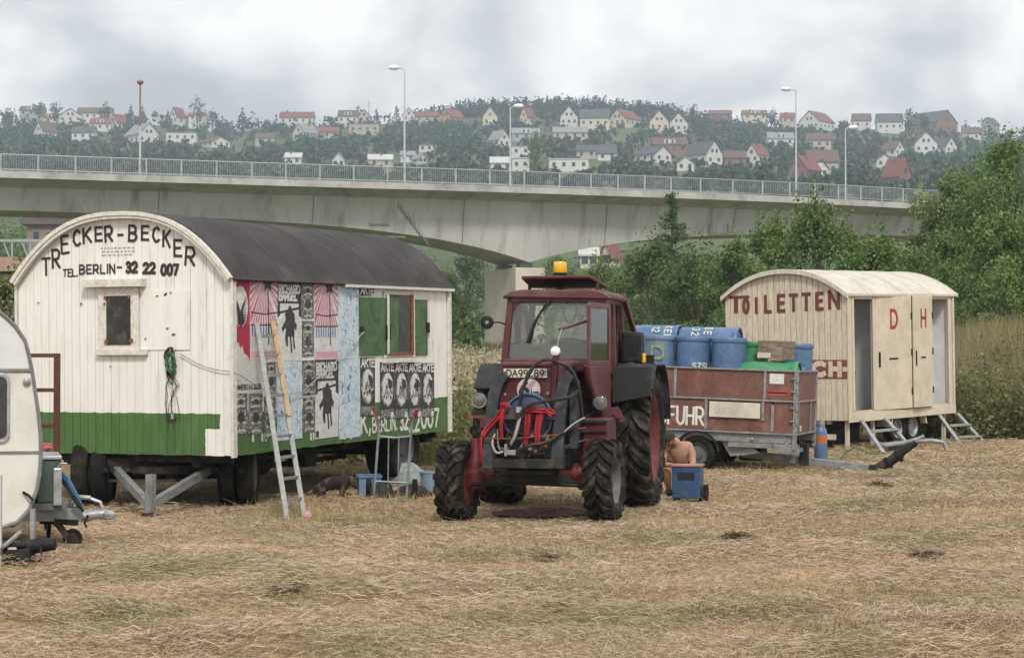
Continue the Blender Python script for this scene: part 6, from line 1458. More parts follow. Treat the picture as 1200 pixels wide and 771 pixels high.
# rear wings over the wheels
for sg in (1,-1):
    mb = MB(); yc, zc = 2.35, .79; ro, ri = .93, .905; n = 14; A = [R(12+130*i/n) for i in range(n+1)] # from rear to front
    x0, x1 = (xr+.02, 1.06) if sg > 0 else (-.98, xl-.02)
    out_ = [(yc+ro*math.cos(a_), zc+ro*math.sin(a_)) for a_ in A]; inn = [(yc+ri*math.cos(a_), zc+ri*math.sin(a_)) for a_ in A]
    # the crown of the wing is flattened
    out_ = [(y,min(z,1.64)) for y,z in out_]; inn = [(y,min(z,1.615)) for y,z in inn]
    mb.prism(out_+inn[::-1], x0, x1, 'yz').build('rear_wing', 'fender_dark', tr, bevel=.008)
    q = [(x0,1.60),(x1,1.60),(x1-.02*sg if sg>0 else x1,1.28),(x0,1.20)]
    if sg > 0: MB().prism(q, yc-.80, yc-.77, 'xz').build('wing_apron', 'fender_dark', tr, bevel=.004)
# torn rubber flap behind the wing
mb = MB(); P = [tp(763,425,2.9),tp(776,430,2.95),tp(780,450,3.0),tp(786,470,3.02),tp(778,474,3.0),tp(772,452,2.97)]
mb.add(P+[p+Vector((0,.02,0)) for p in P], [tuple(range(6)), tuple(reversed(range(6,12)))]+[(i,(i+1)%6,6+(i+1)%6,6+i) for i in range(6)]).build('mud_flap', 'frame_black', tr)
# box and work lamp on the right wing
tbox(728,389,751,425,2.15,2.45).build('wing_box', 'frame_black', tr, bevel=.03); tbox(751.5,414,756,425,2.3,2.4).build('indicator', 'amber', tr, bevel=.01); tbox(756,416,766,426,2.5,2.56).build('tail_lamp', 'frame_black', tr)
MB().bar(tp(730,345,2.3)+Vector((0,0,0)), tp(744,392,2.75), .06, .06).build('rear_stay', 'maroon', tr, bevel=.01)
tbox(716.5,396,721,425,1.95,2.0).build('green_canister', 'green_bag', tr)
# drawbar and hydraulics under the back
MB().bx((-.15,2.3,.42),(.15,2.95,.55)).build('drawbar', 'engine_black', tr, bevel=.02); MB().bx((-.45,2.7,.35),(-.36,3.2,.45)).bx((.36,2.7,.35),(.45,3.2,.45)).build('lower_links', 'engine_black', tr)
# red rags tied to the cross bar
def ribbon(P, w, lab, yoff, seed):
    rr = random.Random(seed); o = thing('red_rag', lab, 'rag', (0,0,0)); o.location = tr.location; o.rotation_euler = tr.rotation_euler
    V = [tp(px,py,yoff-.03*math.sin(i*1.3)) for i,(px,py) in enumerate(P)]; mb = MB(); n = 7
    L_ = []
    for i,p in enumerate(V):
        d = (V[min(i+1,len(V)-1)]-V[max(i-1,0)]).normalized(); s = d.cross(Vector((0,-1,0))).normalized(); ww = .8*w*(1-.25*i/len(V))*rr.uniform(.8,1.2)
        for k in range(n): f = k/(n-1)-.5; mb.v.append(tuple(p+s*f*ww+Vector((0,-.022*math.cos(f*11+i*.8),0))))
    for i in range(len(V)-1):
        for k in range(n-1): a_ = i*n+k; mb.f.append((a_,a_+1,a_+n+1,a_+n))
    q = mb.build('strip', 'red_cloth', o, smooth=True); m = q.modifiers.new('th','SOLIDIFY'); m.thickness = .006; m2 = q.modifiers.new('s','SUBSURF'); m2.levels = 1; m2.render_levels = 2
    return o
ra = ribbon([(592,476),(589,482),(585,488),(578,495),(570,502),(565,511)], .075, 'bright red rag tied to the left end of the loader bar', -.475, 1)
def more(o, P, w, yoff, seed): 
    r2 = ribbon(P, w, None, yoff, seed); c = r2.children[0] if r2.children else [k for k in COL.objects if k.parent == r2][0]; c.parent = o; bpy.data.objects.remove(r2)
more(ra, [(590,478),(588,490),(587,503),(588,515)], .05, -.48, 2); more(ra, [(565,508),(563,520),(565,534),(563,543)], .035, -.47, 3); more(ra, [(586,474),(593,472),(598,478)], .06, -.485, 9)
rb = ribbon([(621,479),(619,488),(618,500),(616,512),(616,527)], .085, 'bright red rag hanging from the middle of the loader bar', -.48, 4)
more(rb, [(634,481),(632,492),(629,504),(630,520)], .075, -.485, 5); more(rb, [(616,482),(625,478),(636,482),(646,479),(650,486)], .07, -.49, 6); more(rb, [(640,479),(643,484),(648,486)], .06, -.492, 7)
# dark red stained cloth lying under the tractor
pm('stain_cloth', (.09,.03,.035), .9, .4, 5, .4, 20, dirt=(.2,.15,.09), damt=.8, dscale=6)
g0 = Vector((.28,22.2,0)); N_ = 22; mb = MB()
for i in range(N_+1):
    for j in range(9):
        a_ = 2*PI*i/N_; r_ = j/8*(.75+.25*float(fbm(math.cos(a_)*2+5,math.sin(a_)*2,4))*1.6)
        x = .55*r_*math.cos(a_); y = .75*r_*math.sin(a_); mb.v.append((x,y,gz1(g0.x+x,g0.y+y)+.03+.03*float(fbm(x*6,y*6,8))*(1-j/9)))
for i in range(N_):
    for j in range(8): a_ = i*9+j; mb.f.append((a_,a_+9,a_+10,a_+1))
o = mb.build('stained_sheet', 'stain_cloth', None, smooth=True, fix=False); o.location = (g0.x,g0.y,0); tag(o, 'crumpled dark red stained sheet on the hay under the tractor', 'sheet')
# ================================================================== TRAILER WITH BARRELS
pm('ply_brown', (.14,.062,.048), .6, .2, 5, .15, 40, dirt=(.28,.19,.15), damt=.5, dscale=3.5, stretch=(1,1,.6)); pm('barrel_blue', (.075,.14,.26), .42, .14, 4, .05, 30, dirt=(.16,.22,.30), damt=.5, dscale=4); pm('barrel_blue_dusty', (.105,.175,.28), .55, .14, 4, .05, 30, dirt=(.20,.25,.30), damt=.6, dscale=3); pm('barrel_green', (.035,.22,.10), .5, .18, 4, .06, 30, dirt=(.15,.18,.09), damt=.6, dscale=4)
pm('crate_wood', (.21,.165,.13), .85, .3, 6, .35, 30, dirt=(.10,.08,.06), damt=.6, dscale=5); pm('paint_yellow', (.30,.33,.05), .6, .2, 9, 0); pm('sign_pale', (.52,.49,.42), .7, .12, 6, .1, 30, dirt=(.3,.27,.22), damt=.5, grain=0); pm('sticker_red', (.42,.05,.03), .5, .1, 9, 0); pm('sticker_yellow', (.55,.42,.06), .5, .1, 9, 0)
TA, TL_, TW_ = R(18), 3.2, 1.75; LX, LD = (931-600)/F*31.2, 31.2; TT = R(2.0)
tl = thing('flatbed_trailer', 'brown panelled box trailer with galvanised frame standing nose down', 'trailer', (LX,LD,gz1(LX,LD)), rot=(0,TT,-TA)); TZ0 = gz1(LX,LD)
def sp(px, py, y=0):
    c, s = math.cos(TA), math.sin(TA); k = (px-600)/F
    x = (k*(LD+y*c)-LX-y*s)/(c+k*s); D = LD-x*s+y*c; z = CH-(py-428)/F*D-TZ0
    return Vector((x, y, z+x*math.tan(TT)))
def lbox(px0, py0, px1, py1, y0, y1): a, b = sp(px0,py0,y0), sp(px1,py1,y0); return MB().bx((a.x,y0,min(a.z,b.z)),(b.x,y1,max(a.z,b.z)))
zt_, zm_, zb2 = sp(926,436).z, sp(926,470.5).z, sp(926,508).z
def board(x0, x1, z0, z1, y0=0, y1=.022): return MB().bx((x0,y0,z0),(x1,y1,z1)).build('side_board', 'ply_brown', tl, bevel=.003)
for x0,x1,z0,z1 in ((-TL_,sp(788,0).x-.012,zm_+.01,zt_),(sp(788,0).x+.012,sp(893,0).x-.012,zm_+.01,zt_),(sp(893,0).x+.012,-.05,zm_+.01,zt_),(-TL_,sp(825,0).x-.012,zb2,zm_-.012),(sp(825,0).x+.012,sp(903,0).x-.012,zb2,zm_-.012),(sp(903,0).x+.012,-.05,zb2,zm_-.012)): board(x0,x1,z0,z1)
for z0,z1 in ((zm_+.01,zt_),(zb2,zm_-.012)):
    MB().bx((-.03,.06,z0),(-.008,TW_-.06,z1)).build('front_board', 'ply_brown', tl, bevel=.003); MB().bx((-TL_,.06,z0),(-TL_+.022,TW_-.06,z1)).build('tail_board', 'ply_brown', tl); MB().bx((-TL_,TW_-.022,z0),(-.05,TW_,z1)).build('side_board', 'ply_brown', tl)
rail = lambda a, b, w=.04, h=.03, m='steel_galv', nm='rail': MB().bar(a, b, w, h).build(nm, m, tl, bevel=.003)
for z in (zt_+.012, zm_-.001, zb2-.014):
    rail((-TL_,-.006,z),(0,-.006,z),.05,.024); rail((-.01,.0,z),(-.01,TW_,z),.05,.024); rail((-TL_,TW_,z),(0,TW_,z),.05,.024)
for px,z0,z1 in ((788,zm_,zt_),(893,zm_,zt_),(825,zb2,zm_),(903,zb2,zm_-.06),(891.5,zm_-.32,zm_)): x = sp(px,0).x; MB().bx((x-.022,-.022,z0+.012),(x+.022,-.004,z1-.004)).build('upright', 'steel_galv', tl, bevel=.004)
for y in (0,TW_): MB().bx((-.052,y-.03,zb2-.25),(.012,y+.03,zt_+.03)).build('corner_post', 'steel_galv', tl, bevel=.006)
for z in (zt_-.1,zt_-.3,zm_-.1,zm_-.3): MB().lathe([(.02,-.05),(.02,.05)], (.005,-.035,z), 'z', 8).build('hinge', 'steel_galv', tl); MB().bar((-.09,-.03,z),(.03,-.03,z),.03,.02).build('hinge_strap', 'steel_galv', tl)
for y in (.14,1.2): MB().bx((.0,y-.02,zb2),(.014,y+.02,zm_)).build('upright', 'steel_galv', tl)
MB().bx((.0,.3,zb2+.03),(.02,.36,zb2+.12)).build('name_tag', 'sign_pale', tl)
# lettering and signs
q0, q1 = sp(767,494.5), sp(822,496.5); write(None, 'ABFUHR', (q0.x-.13,-.004,sp(780,495.5).z), (1,0,0), (0,0,1), (0,-1,0), .26, .037, gap=.26, lift=.001, width=q1.x-q0.x+.13, obj=('letter_white',tl))
for ch,px,py in (('R',777,444),('8',778,457),('Z',779,467)): q = sp(px,py); write(None, ch, (q.x-.09,-.004,q.z-.03), (1,0,0), (0,0,1), (0,-1,0), .15, .03, lift=.001, obj=('letter_white',tl))
sg_ = lbox(828.5,470,888,490.5,-.045,-.025).build('number_board', 'sign_pale', tl, bevel=.004)
mb = MB(); a_ = sp(836,484,-.05); write(mb, '0072', (a_.x,-.0455,a_.z), (1,0,0), (0,0,1), (0,-1,0), .09, .014, gap=.4, lift=.0005); mb.build('faded_digits', 'faded', sg_, fix=False)
lbox(898,437.5,915,450,-.005,-.001).build('paper_label', 'paper_white', tl); sk = lbox(896,457,921,463,-.005,-.001).build('sticker', 'sticker_red', tl); lbox(897,459,920,461.5,-.007,-.0055).build('sticker_text', 'frame_black', sk); lbox(899,462,918,463,-.007,-.0055).build('sticker_text', 'sticker_yellow', sk)
# underframe
MB().bx((-TL_,.02,zb2-.16),(0,.08,zb2-.03)).bx((-TL_,TW_-.08,zb2-.16),(0,TW_-.02,zb2-.03)).build('sole_bar', 'steel_galv', tl, bevel=.006); MB().bx((-TL_+.02,.09,zb2-.05),(-.04,TW_-.09,zb2-.02)).build('floor', 'frame_dark', tl)
MB().bx((-.35,.0,zb2-.3),(.02,.1,zb2-.17)).build('corner_bracket', 'steel_galv', tl, bevel=.006); MB().bx((-1.05,.02,zb2-.24),(-.36,.07,zb2-.165)).build('stay_bar', 'steel_galv', tl)
MB().lathe([(.018,-.01),(.018,.01)], (sp(880,0).x,-.012,zb2-.10), 'y', 10).build('reflector', 'sticker_yellow', tl)
wx = sp(816,0).x; wz = .262+wx*math.tan(TT)
for y in (.06,TW_-.06): wheel(tl, (wx,y,wz), -PI/2 if y < 1 else PI/2, .285, .18, 'rim_grey', 'tyre', rimr=.6)
MB().bar((wx,.1,wz),(wx,TW_-.1,wz),.07,.07).build('axle', 'frame_dark', tl)
mb = MB(); A = [R(8+164*i/12) for i in range(13)]; mb.prism([(wx+.36*math.cos(a),wz+.36*math.sin(a)) for a in A]+[(wx+.335*math.cos(a),wz+.335*math.sin(a)) for a in reversed(A)], -.06, .16, 'xz').build('mudguard', 'frame_black', tl)
MB().prism([(wx+.30,wz+.3),(-.85,wz+.22),(-.55,wz+.05),(wx+.5,wz-.02)], .1, .16, 'xz').build('gusset', 'steel_galv', tl); MB().box((wx+.7,.9,wz+.0),(.35,.5,.2)).build('spare_box', 'frame_black', tl, bevel=.02)
# drawbar
def dp(px, py, y): return sp(px, py, y)
d0, d1 = dp(868,531,.62), dp(1026,549.5,.62); MB().bar(d0, d1, .10, .12).build('drawbar', 'steel_galv', tl, bevel=.008)
MB().bar(dp(1018,549.5,.6), dp(1032,550,.6), .14, .15).build('drawbar_joint', 'frame_dark', tl, bevel=.02)
MB().tube([dp(1024,551,.6),dp(1040,542,.6),dp(1055,531,.6)], [.085,.08,.075], 10).build('coupling_tube', 'frame_dark', tl, smooth=True); MB().tube([dp(1055,531,.6),dp(1072,518,.6)], [.055,.05], 10).build('coupling_rod', 'frame_dark', tl, smooth=True)
for px,py in ((1040,542),(1052,534)): MB().lathe([(.08,-.03),(.1,-.02),(.1,.02),(.08,.03)], dp(px,py,.6), 'x', 14, rot=(0,R(-38),0)).build('bellows_ring', 'frame_black', tl)
MB().tube([dp(1036,522,.6),dp(1058,519,.6),dp(1075,514,.6),dp(1081,511,.6)], .035, 8).build('brake_lever', 'steel_galv', tl); MB().tube([dp(1070,517,.6),dp(1090,516,.6),dp(1104,518,.6),dp(1108,526,.6)], .035, 8).build('towing_head', 'steel_galv', tl); MB().bar(dp(1040,526,.6),dp(1062,523,.6),.05,.06).build('head_block', 'frame_dark', tl)
MB().bar(dp(1044,527,.6), dp(1043,545,.6), .05, .05).build('prop_stand', 'steel_galv', tl)
hs_ = [dp(1036,530,.5),dp(1020,531,.45),dp(1000,524,.4),dp(990,530,.4),dp(983,538,.4)]; MB().tube(hs_, .012, 6).build('brake_cable', 'cable_green', tl)
MB().bx((.0,.35,zb2-.5),(.12,.55,zb2-.16)).build('jack', 'frame_black', tl, bevel=.01); MB().bx((.02,.2,zb2-.28),(.06,.34,zb2-.22)).build('hitch_pin', 'tub_blue', tl)
# the load stands on boards inside the box
pf = MB().bx((-2.9,.06,1.02),(-.75,.62,1.06)).build('load_boards', 'crate_wood', tl); 
for x in (-2.8,-1.85,-.85): MB().bx((x-.05,.08,zb2-.02),(x+.05,.6,1.02)).build('load_trestle', 'crate_wood', tl)
MB().bx((-2.95,.66,1.62),(-.75,1.6,1.66)).build('load_boards', 'crate_wood', tl)
for x in (-2.8,-.85): MB().bx((x-.05,.7,zb2-.02),(x+.05,1.55,1.62)).build('load_trestle', 'crate_wood', tl)
tM = Matrix.Translation(tl.location) @ Euler((0,TT,-TA)).to_matrix().to_4x4()
def barrel(lab, p, mat, r=.275, h=.88, rot=(0,0,0), open_top=True, grp='plastic barrels on the trailer'):
    t = thing('barrel', lab, 'barrel', tM @ Vector(p), group=grp); t.rotation_euler = (Euler((0,TT,-TA)).to_matrix() @ Euler(rot).to_matrix()).to_euler()
    MB().lathe([(0,0),(r*.9,0),(r*.94,.02),(r*.97,h*.22),(r*.99,h*.3),(r*.97,h*.33),(r*.99,h*.5),(r,h*.8),(r*.985,h*.9),(r*.98,h*.93),(0,h*.93)], n=36).build('shell', mat, t, smooth=True)
    MB().lathe([(r*.97,h*.91),(r*1.04,h*.915),(r*1.055,h*.94),(r*1.05,h*.985),(r*1.01,h),(r*.95,h*.995),(r*.93,h*.945)], n=36).build('lid_ring', mat, t, smooth=True)
    MB().lathe([(r*.94,h*.95),(r*.9,h*.965),(r*.5,h*.975),(0,h*.98)], n=30).build('lid', mat, t, smooth=True)
    for q in (-.45,.45): MB().lathe([(.03,h*.97),(.03,h*1.0),(0,h*1.0)], (r*q,0,0), 'z', 10).build('bung', mat, t)
    return t
zr = 1.06
def bar_at(px, ytop, y, lab, mat, r, h=None, group=None):
    p = sp(px, ytop, y); h = .9; return barrel(lab, (p.x,p.y,p.z-h), mat, r, h)
b1 = bar_at(768.5,392.5,.32,'upright blue barrel with a yellow green letter, nearest the tractor','barrel_blue_dusty',.245); b2 = bar_at(808,394,.32,'upright blue barrel with white marks, middle of the near row','barrel_blue',.262); b3 = bar_at(849.5,395.5,.32,'upright blue barrel at the right of the near row','barrel_blue',.268)
def on_barrel(t, text, h0, ang, size, th, mat, r, up=True, gap=.3):
    """letters painted on the barrel wall; each lies on the tangent at its own angle"""
    a = R(ang)
    for c in text:
        n = Vector((math.cos(a),math.sin(a),0)); tg = Vector((-math.sin(a),math.cos(a),0)); mb = MB()
        if up: put_glyph(mb, c, n*(r*1.012)+Vector((0,0,h0)), tg, Vector((0,0,1)), n, size, th, 1, .004); a += (glyph_width(c)+gap)*size/r
        else: put_glyph(mb, c, n*(r*1.012)+Vector((0,0,h0)), Vector((0,0,1)), -tg, n, size, th, 1, .004); h0 += (glyph_width(c)+gap)*size
        mb.build('letter', mat, t, fix=False)
on_barrel(b2, 'SZSI', .40, -78, .085, .018, 'letter_white', .262); on_barrel(b1, 'P', .38, -105, .34, .03, 'paint_yellow', .245)
def lying(px0, px1, ytop, y, lab, mat, r, flip=False, py_c=None):
    a, b = sp(px0,ytop,y), sp(px1,ytop,y); h = abs(b.x-a.x); t = barrel(lab, (a.x,y,a.z-r*1.05), mat, r, h, (0,PI/2,0)); return t
l1 = lying(739,792,379,.98,'blue barrel lying on the load next to the tractor cab','barrel_blue',.27); l2 = lying(793.5,862,381,.98,'blue barrel lying lengthwise behind the near row','barrel_blue',.27)
# local z of a lying barrel runs along the trailer; its wall towards camera and up is angle about 225
for t_, a_, b_ in ((l1,'KER','12'),(l2,'BE','32')):
    h_ = .34 if t_ is l1 else .22
    on_barrel(t_, a_, h_+.2, 205, .11, .016, 'letter_white', .27, up=True, gap=.25); on_barrel(t_, b_, h_, 212, .11, .016, 'letter_white', .27, up=True, gap=.25)
g1 = bar_at(878,400,.75,'upright green barrel behind the wooden box','barrel_green',.24); b4 = bar_at(930,402.5,1.3,'upright blue barrel right of the wooden box','barrel_blue',.24)
g2 = lying(863,933,421,.34,'green barrel lying along the top of the side board','barrel_green',.245); q = sp(946,429.5,1.25); b5 = barrel('blue barrel lying at the front end of the trailer', (min(q.x,-.06)-.72,q.y,q.z-.24), 'barrel_blue_dusty', .23, .72, (0,PI/2,R(-6)))
q = sp(905,421,.42); cr = thing('wooden_box', 'weathered wooden box standing on the green barrel', 'box', tM @ Vector((q.x,q.y,q.z+.0)), rot=(0,TT,-TA+R(-12))); bw, bd, bh = .47,.34,.27
for i in range(3):
    z = bh*i/3; MB().bx((-bw/2,-bd/2,z+.004),(bw/2,-bd/2+.018,z+bh/3-.004)).build('plank', 'crate_wood', cr); MB().bx((-bw/2,bd/2-.018,z+.004),(bw/2,bd/2,z+bh/3-.004)).build('plank', 'crate_wood', cr); MB().bx((bw/2-.018,-bd/2+.019,z+.004),(bw/2,bd/2-.019,z+bh/3-.004)).build('plank', 'crate_wood', cr); MB().bx((-bw/2,-bd/2+.019,z+.004),(-bw/2+.018,bd/2-.019,z+bh/3-.004)).build('plank', 'crate_wood', cr)
MB().bx((-bw/2-.01,-bd/2-.01,bh),(bw/2+.01,bd/2+.01,bh+.018)).build('lid', 'crate_wood', cr); MB().bx((-bw/2-.004,-bd/2-.014,.02),(-.02,-bd/2-.002,.1)).build('peeled_label', 'sign_pale', cr)
for x in (-.2,.2): MB().bx((x-.025,-bd/2-.012,0),(x+.025,-bd/2-.001,bh)).build('batten', 'crate_wood', cr)
# small blue gas bottle with orange label beyond the trailer
D = 33.0; X = (961.5-600)/F*D; gb = thing('gas_bottle', 'blue gas bottle with orange label between trailer and toilet wagon', 'gas bottle', (X,D,gz1(X,D))); r_ = .105; h_ = (534-486)*D/F
MB().lathe([(0,0),(r_*.85,0),(r_,.05),(r_,h_*.72),(r_*.8,h_*.85),(r_*.35,h_*.92),(r_*.3,h_)], n=28).build('body', 'barrel_blue', gb, smooth=True); MB().add([(r_*1.015*math.cos(R(a_)),r_*1.015*math.sin(R(a_)),z_) for z_ in (h_*.48,h_*.68) for a_ in range(-150,-29,15)], [(i,i+1,i+10,i+9) for i in range(8)]).build('label_band', MATS.get('orange_label') or pm('orange_label', (.40,.12,.04), .5, .15, 7, 0), gb, smooth=True); MB().lathe([(r_*.55,h_*.9),(r_*.6,h_*.95),(r_*.6,h_*1.04),(r_*.5,h_*1.04)], n=20).build('collar', 'steel_galv', gb)

# ================================================================== TOILET WAGON
pm('cream', (.54,.48,.38), .6, .12, 4, .12, 40, dirt=(.36,.28,.19), damt=.5, dscale=4, stretch=(1,1,.25)); pm('cream_door', (.54,.48,.38), .6, .10, 4, .12, 40, dirt=(.36,.28,.2), damt=.5, dscale=3.5, grain=0); pm('cream_roof', (.54,.505,.44), .7, .12, 2.5, .3, 25, dirt=(.38,.34,.28), damt=.5, dscale=3); pm('letter_maroon', (.13,.038,.03), .6, .15, 9, 0); pm('letter_red', (.30,.03,.03), .6, .15, 9, 0, grain=0); pm('wc_white', (.55,.57,.58), .6, .08, 4, 0, dirt=(.4,.4,.38), damt=.4, grain=0); pm('basin', (.75,.75,.74), .2, .05, 4, 0, grain=0); pm('band_brown', (.19,.06,.042), .65, .15, 8, 0)
CY = R(39.0); CD0 = 35.0; CX0 = (995-600)/F*CD0; CL, CW = 3.9, 2.47; CB, CE, CA = .67, 2.83, 3.25; CT = .0245
tw = thing('toilet_wagon', 'cream wooden toilet wagon with arched roof, red lettering and open doors', 'wagon', (CX0,CD0,0), rot=(0,-CT,R(90)-CY))
def cs(px, py):
    k = (px-600)/F; t = (k*CD0-CX0)/(math.sin(CY)-k*math.cos(CY)); D = CD0+math.cos(CY)*t; return t, CH-(py-428)/F*D-CT*t
def cf(px, py):
    k = (px-600)/F; t = (CX0-k*CD0)/(math.cos(CY)+k*math.sin(CY)); D = CD0+math.sin(CY)*t; return t, CH-(py-428)/F*D
def arch2(y): u = abs(y-CW/2)/(CW/2); return CE+(CA-CE)*max(0,1-u**2.2)
npl = 22; pw = CW/npl
MB().prism([(0.02,CB),(CW-.02,CB)]+[(CW*(1-i/20), arch2(CW*(1-i/20))-.03) for i in range(1,20)], .032, .045, 'yz').build('backing', 'frame_dark', tw)
for i in range(npl):
    y0, y1 = i*pw+.004, (i+1)*pw-.004; MB().prism([(y0,CB),(y1,CB),(y1,arch2(y1)-.02),(y0,arch2(y0)-.02)], rnd.uniform(-.002,.002), .03, 'yz').build('plank', 'cream', tw, bevel=.005)
xo0, xo1 = cs(1001,0)[0], cs(1025,0)[0]; xo2, xo3 = cs(1090.5,0)[0], cs(1113,0)[0]; zsil = CB+.16; ztop = CE-.08
for nm,a,b in (('side_wall',(0,0,CB),(xo0,.05,CE)),('side_wall',(xo1,0,CB),(xo2,.05,CE)),('side_wall',(xo3,0,CB),(CL,.05,CE)),('lintel',(xo0,0,ztop),(xo1,.05,CE)),('lintel',(xo2,0,ztop),(xo3,.05,CE)),('sill',(xo0,0,CB),(xo1,.05,zsil)),('sill',(xo2,0,CB),(xo3,.05,zsil))): MB().bx((a[0]+(.002),a[1],a[2]),(b[0]-.002,b[1],b[2])).build(nm, 'cream_door', tw)
MB().bx((.06,CW-.04,CB),(CL,CW,CE)).build('far_wall', 'cream', tw); MB().prism([(.05,CB),(CW-.05,CB)]+[(CW*(1-i/20), arch2(CW*(1-i/20))-.03) for i in range(1,20)], CL-.04, CL-.004, 'yz').build('rear_wall', 'cream', tw)
MB().bx((.05,.06,CB),(CL-.05,CW-.06,CB+.1)).build('floor', 'frame_dark', tw)
MB().bx((-.02,-.03,CB-.03),(CL+.02,-.004,CB+.12)).build('bottom_rail', 'cream_door', tw, bevel=.006)
for x in (-.02,CL-.05): MB().bx((x,-.028,CB+.121),(x+.06,-.003,CE)).build('corner_board', 'cream', tw, bevel=.004)
# cabins behind the doors
for xa,xb,yb_ in ((xo0-.1,xo1+.45,1.05),(xo2-.45,xo3+.08,.34)):
    MB().bx((xa,yb_,CB+.1),(xb,yb_+.04,CE)).build('cabin_back', 'wc_white', tw); MB().bx((xa,.06,CB+.1),(xa+.03,yb_,CE)).build('cabin_wall', 'wc_white', tw); MB().bx((xb-.03,.06,CB+.1),(xb,yb_,CE)).build('cabin_wall', 'wc_white', tw)
x,z = cs(1018,420); ba = MB().lathe([(0,-.14),(.06,-.13),(.17,-.02),(.19,0),(.18,.01),(.15,-.01),(.05,-.09),(0,-.1)], (x+.15,.62,z), 'z', 24).build('wash_basin', 'basin', tw, smooth=True)
MB().bx((x+.05,.3,z-.30),(x+.12,.4,z-.22)).build('red_dispenser', 'letter_red', tw); 
for k in range(2): MB().lathe([(0,0),(.09,0),(.1,.18),(0,.18)], (xo0+.12+.24*k,.35,zsil+.01), 'z', 14).build('dark_bucket', 'frame_black', tw)
MB().bx((xo0+.32,.45,zsil+.02),(xo0+.6,.8,zsil+.42)).build('white_cistern', 'basin', tw, bevel=.03)
for xx in (xo1,xo0,xo2,xo3): MB().bx((xx-.03,-.02,zsil),(xx+.03,.0,ztop)).build('door_jamb', 'cream_door', tw, bevel=.004)
# D door folded back on the wall, H door standing half open
def tdoor(x0, x1, z0, z1, ang, letter, hinge):
    w_ = x1-x0; e = bpy.data.objects.new('x', None); ob = MB()
    M = Matrix.Translation((x1 if hinge > 0 else x0, -.05, 0)) @ Matrix.Rotation(ang, 4, 'Z')
    def P(u, y, z): return M @ Vector(((u-w_) if hinge > 0 else u, y, z))
    def bxx(a, b): vs = [P(x,y,z) for z in (a[2],b[2]) for x,y in ((a[0],a[1]),(b[0],a[1]),(b[0],b[1]),(a[0],b[1]))]; return MB().add(vs, [(3,2,1,0),(4,5,6,7),(0,1,5,4),(1,2,6,5),(2,3,7,6),(3,0,4,7)])
    d = bxx((0,-.02,z0),(w_,.02,z1)).build('door', 'cream_door', tw, bevel=.006)
    hh_ = .30; lw = glyph_width(letter)*hh_; Nn = (M.to_3x3() @ Vector((0,-1,0))); Rr = (M.to_3x3() @ Vector((1,0,0)))
    mb = MB(); put_glyph(mb, letter, P(w_*.5-lw/2,-.0205,z1-.55), Rr, Vector((0,0,1)), Nn, hh_, .06, 1, .001); mb.build('letter', 'letter_red', d, fix=False)
    for zz in (z0+.3,(z0+z1)/2,z1-.35): bxx(((w_-.03) if hinge > 0 else -.01,-.03,zz-.06),((w_+.01) if hinge > 0 else .03,-.021,zz+.06)).build('hinge', 'frame_black', d)
    bxx((w_*.06,-.035,(z0+z1)/2-.25),(w_*.1,-.0205,(z0+z1)/2+.02)).build('handle', 'frame_black', d)
    bxx((w_*.35,-.026,(z0+z1)/2-.12),(w_*.6,-.0205,(z0+z1)/2-.09)).build('notice', 'frame_dark', d); return d
xd0, xd1 = cs(1028,0)[0], cs(1066,0)[0]; zd0, zd1 = CB+.14, CE-.03
tdoor(xd0, xd1, zd0, zd1, R(-3), 'D', 1)
tdoor(cs(1066,0)[0]+.02, xo2, zd0, zd1+.005, R(3), 'H', 1)
for zz in (1.1,1.5,2.2): MB().bx((xd1+.0,-.06,zz),(xd1+.07,-.004,zz+.12)).build('lock_plate', 'frame_black', tw)
# roof
def strip2(x0, x1, o0, o1, ov=.05):
    ys = [-ov]+[CW/2-CW/2*math.cos(PI*i/28) for i in range(29)]+[CW+ov]
    def pt(y, off): yy = min(max(y,0),CW); ex = y-yy; return (yy+ex, arch2(yy)+off-abs(ex)*.55)
    return MB().prism([pt(y,o1) for y in ys]+[pt(y,o0) for y in reversed(ys)], x0, x1, 'yz')
strip2(-.04, CL+.1, .0, .04).build('roof', 'cream_roof', tw, smooth=True); strip2(-.08, -.042, -.035, .045).build('barge_board', 'cream_roof', tw, smooth=True); strip2(CL+.102, CL+.13, -.02, .05).build('barge_board', 'cream_roof', tw, smooth=True)
for k in range(3): strip2(.9+k*1.05, .94+k*1.05, .041, .047).build('roof_seam', 'cream_roof', tw)
# lettering on the front
Rf2, N2 = Vector((0,-1,0)), Vector((-1,0,0)); Uz = Vector((0,0,1))
for ch,px0,px1,py,hp in (('T',857,881,367,20),('O',872.5,880,366,15),('I',887,890,366,16),('L',898,906,365.5,18),('E',913,922,364.5,18),('T',927,937,364,18),('T',942,952,363,18),('E',958,967,362,18),('N',973,986,361,19)):
    y,z = cf(px0,py); y1,_ = cf(px1,py); s_ = F/(CD0+.63*y); h = hp/s_; w_ = abs(y1-y); mb = MB()
    if ch == 'T' and px0 == 857:
        mb.quad(*[Vector((-.006,y-a,z+b)) for a,b in ((0,h*.84),(w_,h*.84),(w_,h),(0,h))]); mb.quad(*[Vector((-.0065,y-a,z+b)) for a,b in ((w_*.24,0),(w_*.44,0),(w_*.44,h*.86),(w_*.24,h*.86))])
    else: put_glyph(mb, ch, (-.006,y-.03,z), Rf2, Uz, N2, h, .062, (w_-.04)/max(.05,glyph_width(ch)*h), .0005)
    mb.build('letter', 'letter_maroon', tw, fix=False)
ya, za = cf(900,427); yb, zb3 = cf(1000,444); yb = .02
za = cf(996,421.5)[1]; zb3 = cf(996,443.5)[1]
bn = MB().bx((-.008,yb,zb3),(-.003,1.55,za)).build('name_band', 'band_brown', tw)
